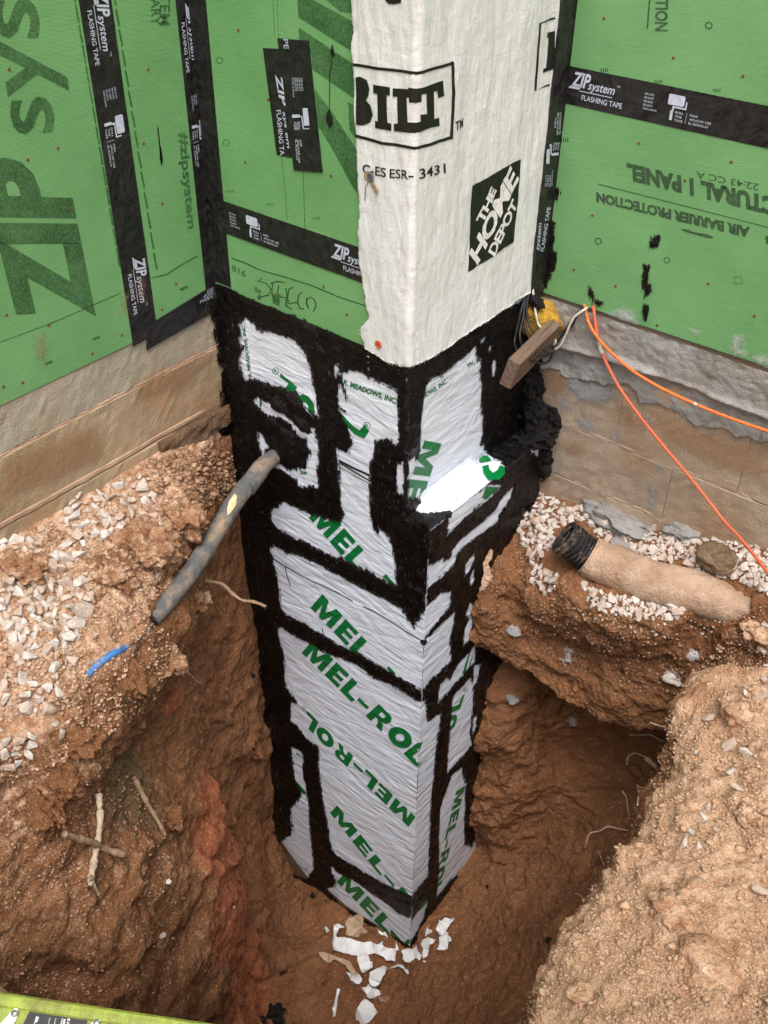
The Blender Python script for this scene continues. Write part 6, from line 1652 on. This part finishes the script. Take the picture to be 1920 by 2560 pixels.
for i, (q, lb) in enumerate(((((640, 1060), (690, 1090), (770, 1115), (850, 1112), (920, 1060), (960, 960)), 'lowest grey cable loop under the board offcut'), (((715, 990), (770, 1012), (820, 1020), (880, 990), (960, 940)), 'middle grey cable loop under the board offcut'), (((815, 895), (860, 930), (910, 948), (970, 930), (960, 850)), 'upper grey cable loop under the board offcut'))):
    cable('black_cable', K10(*q), np.linspace(.40, .60, len(q)), .0040, 'cable', lb, 'cable', 'cable loops under the board')

# ---- orange cords
c1 = Q4((862, 200), (872, 235), (885, 290), (925, 355), (1000, 435), (1090, 507), (1200, 572), (1345, 640), (1500, 702), (1700, 770), (2000, 860))
cable('orange_cord', c1, [YC+.01, YC-.012, YC-.03, YC-.042, YC-.047, YC-.05, YC-.05, YC-.048, YC-.045, YC-.045, YC-.045], .0049, 'orange', 'bright orange cord curving from the green wall to the right edge above the other', 'cord', 'orange cords', 120)
b_ = [Y(*p, YC-.048) for p in Q4((1338, 637), (1352, 643))]; V, F, _ = tube(b_, .0054, 12); o = link('white_band', mesh_from('white_band', V, F, True), MT['wcable'], bpy.data.objects['orange_cord'])
c2 = Q4((903, 205), (908, 245), (916, 310), (935, 400), (1000, 540), (1080, 660), (1200, 812), (1300, 930), (1400, 1055))+CR6((1470, 40), (1540, 115), (1610, 200), (1680, 290), (1780, 400))
dep = [YC+.01, YC-.012, YC-.022, YC-.035, YC-.05, YC-.055, YC-.06, YC-.065, YC-.07, YC-.09, YC-.13, YC-.18, YC-.23, YC-.30]
cable('orange_cord', c2, dep, .0050, 'orange2', 'salmon orange cord dropping from the green wall across the blocks to the gravel', 'cord', 'orange cords', 140)
b_ = [Y(*p, YC-d) for p, d in zip(Q4((925, 365), (935, 400), (945, 420)), (.030, .035, .038))]; V, F, _ = tube(spline(b_, 8), .0056, 12); link('white_band', mesh_from('white_band', V, F, True), MT['wcable'], bpy.data.objects['orange_cord.001'])

# ---- sticks and roots
def stick(name, pix_, r, mat, label, cat, lift=.004, grp=None, n=60, taper=True, depths=None, rough=.25, front=0.0):
    pts = []
    for i, (x, y) in enumerate(pix_):
        h_, nn = hit(x, y)
        if depths is None: pts.append(np.array(h_)+np.array(nn)*lift)
        else: pts.append(CAM+ray(x, y)/FPX*depths[i])
    if depths is None:   # keep it stiff: blend depth toward a straight chord
        d_ = np.array([np.dot(p-CAM, FWD) for p in pts]); lin = np.linspace(d_[0], d_[-1], len(d_)); lin = lin+min(0, (d_-lin).min())*.7-front
        pts = [CAM+ray(*p)/FPX*(a) for p, a in zip(pix_, lin)]
    pp_ = spline(pts, n); t = np.linspace(0, 1, n)
    rad_ = r*(1-.45*t if taper else 1)*(1+rough*fbm(np.column_stack([t*14, t*0, t*0]), 3, .6, int(pix_[0][0])))
    V, F, _ = tube(pp_, rad_, 10); V = np.array([v[:] for v in V]); V += fbm(V*140, 2, .5, 3)[:, None]*r*.08
    return tag(link(name, mesh_from(name, V, F, True), MT[mat]), label, cat, grp)
s1 = stick('stick', CR7((427, 112), (430, 160), (433, 210), (425, 300), (408, 390), (398, 450), (390, 510)), .0088, 'palestick', 'pale mud coated upright stick on the left slope, crossed by a brown one', 'stick', .020, rough=.35, taper=False)
stick('stick', CR7((385, 462), (400, 490), (427, 550)), .0055, 'palestick', 'short pale splinter at the foot of the upright stick', 'stick', .034)
stick('stick', CR7((278, 285), (340, 305), (400, 322), (440, 345), (535, 375)), .0095, 'stick', 'brown stick lying across the pale upright one on the left slope', 'stick', .020, taper=False, front=.045)
stick('stick', CR7((576, 38), (600, 80), (640, 160), (680, 225), (715, 292)), .0085, 'stick', 'brown stick leaning on the slope just left of the red clay', 'stick', .028)
hb, _n = hit(*CR((885, 300))[0]); db = float(np.dot(np.array(hb)-CAM, FWD)); dt = float(np.dot(P(665, 1512, 'y', -.015)-CAM, FWD))
stick('root', CR((870, 285), (900, 298), (960, 312), (1010, 358), (1050, 382), (1095, 388), (1150, 408)), .0075, 'stick', 'thick bent root reaching from the left pit wall toward the pier', 'root', 0, None, 60, True, list(np.linspace(db+.01, min(dt, db)-.02, 7)))
rg = 'thin roots on the right pit walls'
for q, r, lb in ((Q8((870, 345), (888, 285), (930, 272), (968, 254), (1010, 262), (1055, 270)), .0024, 'pale angular root poking from the lower edge of the right mound'),
                 (Q8((1028, 98), (1048, 130), (1052, 170), (1060, 205)), .0018, 'thin hanging root below the forked one on the right mound'),
                 (Q8((1092, 75), (1110, 86), (1150, 85), (1168, 70)), .0022, 'short wavy root just above the hanging root'),
                 (CR6((1062, 962), (1110, 963), (1150, 962), (1180, 978), (1212, 992)), .0020, 'fine white root in the dark recess under the bank'),
                 (CR6((1150, 910), (1180, 920), (1215, 930)), .0016, 'smallest white root high in the dark recess'),
                 (CR6((1050, 1090), (1055, 1060), (1080, 1043), (1110, 1050), (1140, 1065)), .0024, 'curled root ending in a torn stub at the mound edge'),
                 (CR6((1140, 1068), (1160, 1085), (1178, 1104)), .0070, 'thick torn root stub at the edge of the right mound'),
                 (Q8((925, 358), (935, 380), (950, 420)), .0013, 'fine root hair low under the right mound'), (Q8((828, 543), (850, 550), (862, 570)), .0018, 'short pale root on the pit slope'),
                 (CR((785, 690), (820, 700), (850, 730), (880, 745)), .0011, 'hair thin root on the upper left pit wall'), (Q8((1095, 80), (1100, 110), (1095, 160)), .0014, 'drooping rootlet beside the wavy root'),
                 (CR6((1265, 985), (1285, 1005), (1310, 1020)), .0013, 'fine straw on the upper face of the right mound')):
    stick('root', q, r*1.7, 'root', lb, 'root', .022, rg, 40)
for i, (x, y, r, lb, mt) in enumerate(((722, 487, .0155, 'blue white stone alone on the left slope under the sticks', 'gravel'), (697, 722, .0145, 'pinkish stone at the left edge of the red clay', 'gravelr'), (697, 410, .017, 'grey brown stone set in the left slope above the white one', 'rock'), (1010, 600, .008, 'thin pale chip beside the red clay face', 'gravel'), (38, 905, .014, 'small pale clod low on the far left slope', 'rock'))):
    h_, nn = hit(*CR7((x, y))[0]); me = stone_mesh('stone', 300+i, .8, 14); me.materials.append(MT[mt]); o = bpy.data.objects.new('stone', me); C.objects.link(o)
    o.location = Vector(h_)+nn*r*.35; o.scale = (r, r, r); o.rotation_euler = (i, i*2.1, i*.7); tag(o, lb, 'stone')
for i, (px, py, r, lb) in enumerate(((1285, 1580, .020, 'white chalky lump at the left end of the bank overhang'), (1678, 1697, .026, 'pale quartz lump at the right end of the bank overhang'), (1120+160, 1750, .020, 'flat blue grey stone in the shaded recess'))):
    h_, nn = hit(px, py); o = lump('stone', Vector(h_)-nn*r*.3, (r*1.3, r, r*.8), 'splat' if i != 1 else 'gravelr', None, 50+i, 3, .35, 1.8); tag(o, lb, 'stone')

# ---- crumpled fabric beside the pier
def crumple(name, pts_px, mat, label, cat, lift=.012, curl=.010, seed=0, dofs=None, grp=None, th=.0006, n=10):
    """thin sheet following the ground below its outline, creased and curled"""
    r5 = np.random.default_rng(seed+900); rg_ = []
    for a, b in zip(pts_px, list(pts_px[1:])+[pts_px[0]]):
        L5 = math.hypot(b[0]-a[0], b[1]-a[1]); rg_.append(a)
        if L5 > 9:
            for t5 in (.33, .66): rg_.append((a[0]+(b[0]-a[0])*t5+r5.normal()*min(1.6, L5*.06), a[1]+(b[1]-a[1])*t5+r5.normal()*min(1.6, L5*.06)))
    pts_px = rg_
    xs = [p[0] for p in pts_px]; ys = [p[1] for p in pts_px]
    bm = bmesh.new(); pol = [bm.verts.new((x, y, 0)) for x, y in pts_px]; bm.faces.new(pol)
    st_ = max(max(xs)-min(xs), max(ys)-min(ys))/n
    for c in np.arange(min(xs)+st_/2, max(xs), st_): bmesh.ops.bisect_plane(bm, geom=list(bm.verts)+list(bm.edges)+list(bm.faces), plane_co=(c, 0, 0), plane_no=(1, .25, 0))
    for c in np.arange(min(ys)+st_/2, max(ys), st_): bmesh.ops.bisect_plane(bm, geom=list(bm.verts)+list(bm.edges)+list(bm.faces), plane_co=(0, c, 0), plane_no=(-.2, 1, 0))
    bmesh.ops.triangulate(bm, faces=bm.faces)
    cx, cy = sum(xs)/len(xs), sum(ys)/len(ys); hc, nc = hit(cx, cy)
    if hc is None: hc, nc = Vector(Z(cx, cy, -2.80)), Vector((0, 0, 1))
    if dofs is not None: hc = Vector(CAM+ray(cx, cy)/FPX*dofs); nc = Vector((.3, -.6, .7)).normalized()
    n_ = nc if dofs is not None else Vector((nc.x*.5, nc.y*.5, 1)).normalized()
    for v in bm.verts:
        r_ = ray(v.co.x, v.co.y); t = (np.array(hc)-CAM)@np.array(n_)/(r_@np.array(n_)); p = CAM+r_*t
        q = np.array([[v.co.x*.035+seed, v.co.y*.035, seed]])
        hgt = lift+curl*float(fbm(q, 3, .5, seed, True)[0])+curl*.5*float(pnoise(q*2.3, seed+5)[0])
        if dofs is None:
            hp, _ = hit(v.co.x, v.co.y)
            if hp is not None and abs((Vector(p)-hp).length) < .03: p = np.array(hp)*.6+p*.4
        v.co = Vector(p)+n_*hgt
    me = bpy.data.meshes.new(name); bm.to_mesh(me); bm.free()
    o = link(name, me, MT[mat]); s_ = o.modifiers.new('t', 'SOLIDIFY'); s_.thickness = th; s_.offset = 0
    return tag(o, label, cat, grp)
pg = 'torn paper scraps at the foot of the pier'
scraps = [
 (((220, 585), (240, 450), (290, 455), (400, 480), (540, 520), (640, 520), (730, 495), (740, 545), (870, 595), (860, 705), (740, 665), (590, 625), (470, 640), (380, 610), (240, 600)), 'paper', 'longest white paper strip below the pier corner', .016),
 (((470, 640), (545, 570), (590, 640), (630, 755), (520, 815), (475, 700)), 'paper', 'white paper tab folded down from the longest strip', .018),
 (((215, 500), (250, 350), (300, 330), (350, 345), (350, 372), (300, 375), (275, 420), (262, 520), (225, 560)), 'paper', 'curled white paper ring at the left end of the scraps', .022),
 (((335, 295), (410, 240), (475, 190), (540, 240), (520, 330), (590, 440), (600, 510), (480, 490), (330, 450), (360, 360)), 'kraft', 'tan torn paper leaning on the pier foot', .010),
 (((75, 610), (200, 640), (400, 700), (490, 830), (430, 820), (350, 740), (240, 690), (180, 715), (110, 680)), 'kraft', 'tan torn paper flap left of the white strips', .012),
 (((350, 800), (480, 830), (520, 880), (475, 935), (400, 880)), 'paper', 'small white scrap left of the curved strip', .012),
 (((600, 800), (700, 750), (780, 760), (730, 860), (680, 950), (650, 970), (590, 920)), 'paper', 'muddy white curved strip in the middle of the scraps', .014),
 (((790, 750), (890, 730), (960, 780), (1100, 800), (1045, 850), (930, 810), (850, 770)), 'paper', 'white strip with a pointed end on the bare soil', .010),
 (((520, 990), (590, 950), (720, 1020), (700, 1100), (600, 1090)), 'paper', 'white square scrap low in the row of papers', .012),
 (((700, 1055), (805, 1045), (760, 1110), (705, 1100)), 'kraft', 'small brown leaf shaped scrap', .008),
 (((455, 1230), (560, 1090), (640, 1130), (680, 1210), (640, 1300), (520, 1400), (440, 1380)), 'paper', 'lowest mud splashed white scrap at the bottom edge', .010),
 (((935, 610), (1000, 540), (1090, 535), (1110, 610), (1150, 640), (1130, 710), (1060, 660), (970, 700)), 'paper', 'ragged white scrap speckled black, right of the pier tip', .012),
 (((1150, 460), (1210, 450), (1300, 480), (1220, 560), (1195, 720), (1165, 700), (1150, 600)), 'paper', 'narrow crumpled white scrap standing on edge', .020),
 (((1280, 430), (1300, 320), (1370, 270), (1470, 295), (1390, 390), (1320, 480)), 'paper', 'upper wing of the crumpled white scrap on the right', .026),
 (((1310, 590), (1340, 480), (1390, 395), (1440, 430), (1475, 525), (1380, 560)), 'paper', 'fan shaped white scrap at the far right of the papers', .020),
 (((1170, 420), (1200, 335), (1250, 390)), 'paper', 'tiny white triangle scrap right of the pier tip', .010),
 (((205, 1180), (250, 985), (280, 1000), (240, 1250), (215, 1250)), 'paper', 'thin upright white sliver on the lower left floor', .008),
 (((130, 395), (160, 370), (182, 385), (150, 420)), 'paper', 'tiny white chip left of the curled ring', .008),
 (((865, 480), (900, 560), (872, 590)), 'paper', 'tiny white sliver just below the pier tip', .010),
 (((690, 380), (770, 400), (790, 440), (720, 420)), 'paper', 'small white fleck against the pier edge', .008)]
for i, (q, mt, lb, lf_) in enumerate(scraps): crumple('paper_scrap', K11(*q), mt, lb, 'paper scrap', lf_, .017, 10+i, None, pg)
crumple('fabric_scrap', K4((1060, 740), (1085, 760), (1075, 830), (1040, 870), (1080, 980), (1045, 1040), (1010, 1090), (965, 1110), (985, 1030), (1005, 940), (1000, 860), (1030, 800)), 'sock', 'crumpled tan fabric hanging between the pier and the right bank', 'fabric', .02, .02, 5, float(np.dot(P(1215, 1440, 'x', .11)-CAM, FWD))-.03)
crumple('fabric_scrap', K6((1200, 230), (1210, 330), (1290, 400), (1330, 470), (1300, 555), (1220, 525), (1140, 490), (1110, 380), (1140, 290)), 'darkmud', 'muddy brown flap stuck low beside the pier under the right bank', 'fabric', .02, .012, 6, float(np.dot(P(1215, 1570, 'x', .11)-CAM, FWD))-.03)
for i, (x, y, r, lb) in enumerate(((690, 2535, .036, 'crumpled shiny black tar lump at the bottom edge of the photo'), (655, 2552, .016, 'smaller black tar bit left of the crumpled lump'), (1374, 2352, .012, 'round black tar drop on the smooth pit slope'), (782, 2240, .012, 'black tar drip left of the pier foot'), (1218, 2216, .007, 'tiny tar drop right of the pier'), (632, 1690, .009, 'black tar smear on the soil left of the pier'), (1330, 1278, .012, 'black tar blob on the gravel by the inner corner'))):
    h_, nn = hit(x, y)
    o = lump('tar_blob', Vector(h_)+nn*r*.3, (r, r*.8, r*.7), 'tarlump', None, 70+i, 3, .6, 2.2); tag(o, lb, 'tar blob')

# ---- ladder lying across the near end of the pit
a0 = Z(-60, 2471, -.12); a1 = Z(600, 2570, -.12); e = a1-a0; e /= np.linalg.norm(e)
tocam = CAM-(a0+a1)/2; tocam -= e*(tocam@e); tocam /= np.linalg.norm(tocam)
up_ = np.array([0, 0, 1.0]); nf = tocam+up_*.16; nf -= e*(nf@e); nf /= np.linalg.norm(nf); dn = np.cross(e, nf); dn = dn if dn[2] < 0 else -dn
lad = thing('ladder', tuple(a0), 'yellow green fiberglass ladder side with black labels in the lower left corner', 'ladder')
prof = [(0, 0), (0, .026), (.003, .028), (.006, .026), (.006, .005), (.074, .005), (.074, .026), (.077, .028), (.080, .026), (.080, 0)]   # (down, toward camera) C section, flanges outward
prof = [(.004, -.022), (.001, -.004), (0, .004), (.003, .009), (.010, .0105), (.017, .009), (.020, .005), (.062, .005), (.066, .009), (.075, .009), (.080, .004), (.078, -.022), (.073, -.022), (.073, 0), (.009, 0), (.009, -.022)]
def lpt(s, d, o_): return a0+e*s+dn*d+nf*o_
Ls = 2.4; V = []; F = []; ns = 30
for i in range(ns):
    for d, o_ in prof: V.append(lpt(-.6+Ls*i/(ns-1), d, o_))
m_ = len(prof)
for i in range(ns-1):
    for j in range(m_): F.append((i*m_+j, i*m_+(j+1) % m_, (i+1)*m_+(j+1) % m_, (i+1)*m_+j))
F += [tuple(range(m_)), tuple((ns-1)*m_+j for j in range(m_))[::-1]]
me = mesh_from('side_rail', V, F); bm = bmesh.new(); bm.from_mesh(me); bmesh.ops.recalc_face_normals(bm, faces=bm.faces); bm.to_mesh(me); bm.free()
rail = link('side_rail', me, MT['ladder'], lad)
V2 = [np.array(v)+nf*.40 for v in V]
for r_ in range(6):
    s_ = .045+(r_-2)*.305
    V, F, _ = tube([lpt(s_, .045, -.01), lpt(s_, .045, -.36)], .014, 14); link('rung', mesh_from('rung', V, F, True), MT['alu'], lad)
me = mesh_from('side_rail', [np.array(lpt(-.6+Ls*i/(ns-1), d, -.37-o_)) for i in range(ns) for d, o_ in prof], [tuple(f) for f in np.array([list((i*m_+j, i*m_+(j+1) % m_, (i+1)*m_+(j+1) % m_, (i+1)*m_+j)) for i in range(ns-1) for j in range(m_)])])
link('side_rail', me, MT['ladder'], lad)
def on_rail(px, py):
    d = ray(px, py); o_ = a0+nf*.005; t = ((o_-CAM)@nf)/(d@nf); p = CAM+d*t-a0; return (p@e, p@dn)
def rail_poly(pts_px, h, name, mat, parent, th=.0008, solid=True):
    q = [on_rail(*p) for p in pts_px]; V = [lpt(s, d, .005+h) for s, d in q]; n_ = len(q)
    V += [lpt(s, d, .0048) for s, d in q]
    me = mesh_from(name, V, [tuple(range(n_))]+[(i, n_+i, n_+(i+1) % n_, (i+1) % n_) for i in range(n_)])
    bm = bmesh.new(); bm.from_mesh(me); bmesh.ops.recalc_face_normals(bm, faces=bm.faces); bm.to_mesh(me); bm.free()
    return link(name, me, MT[mat], parent)
K12 = lambda *p: crop(0, 2400, 2.765, p)
lb1 = rail_poly(K12((203, 357), (612, 392), (560, 600), (100, 560)), .0006, 'warning_label', 'labelblk', lad)
lb2 = rail_poly(K12((745, 428), (1150, 452), (1100, 640), (680, 620)), .0006, 'warning_label', 'labelblk', lad)
for q in (((105, 338), (125, 336), (132, 352), (118, 410), (60, 520), (-60, 520), (30, 420)), ((670, 404), (692, 402), (700, 418), (688, 450), (640, 520), (600, 520), (640, 436))):
    br = rail_poly(K12(*q), .004, 'rung_bracket', 'alu', lad)
    s_, d_ = on_rail(*K12((q[0][0]+5, q[0][1]+34))[0]); V, F, _ = tube([lpt(s_, d_, .008), lpt(s_, d_, .012)], .005, 12); link('rivet', mesh_from('rivet', V, F, True), MT['alu'], br)
def rail_text(items, parent, mat):
    V, F = [], []
    for t, p0_, p1_, p2_, b in items:
        a, b1, c = (np.array(on_rail(*K12(p)[0])) for p in (p0_, p1_, p2_)); g_, f_ = glyphs(t, b); o = len(V)
        V += [lpt(*(a+(b1-a)*x+(c-a)*y), .0064) for x, y in g_]; F += [tuple(o+i for i in q) for q in f_]
    me = mesh_from('label_print', V, F)
    if len(me.polygons) and sum(p.normal.dot(Vector(nf)) for p in me.polygons) < 0: me.flip_normals()
    link('label_print', me, MT['whiteprint'], parent)
rail_text([('NON', (258, 432), (272, 396), (244, 428), .05), ('DANGER', (235, 470), (262, 390), (226, 466), .02), ('ERON', (442, 470), (456, 410), (428, 468), .05), ('PELIGRO', (420, 470), (440, 405), (410, 468), .02),
           ('WARNING', (330, 480), (352, 400), (322, 478), .0), ('AVISO', (372, 480), (392, 404), (364, 478), .0), ('12', (478, 440), (486, 404), (462, 438), .03)], lb1, 'whiteprint')
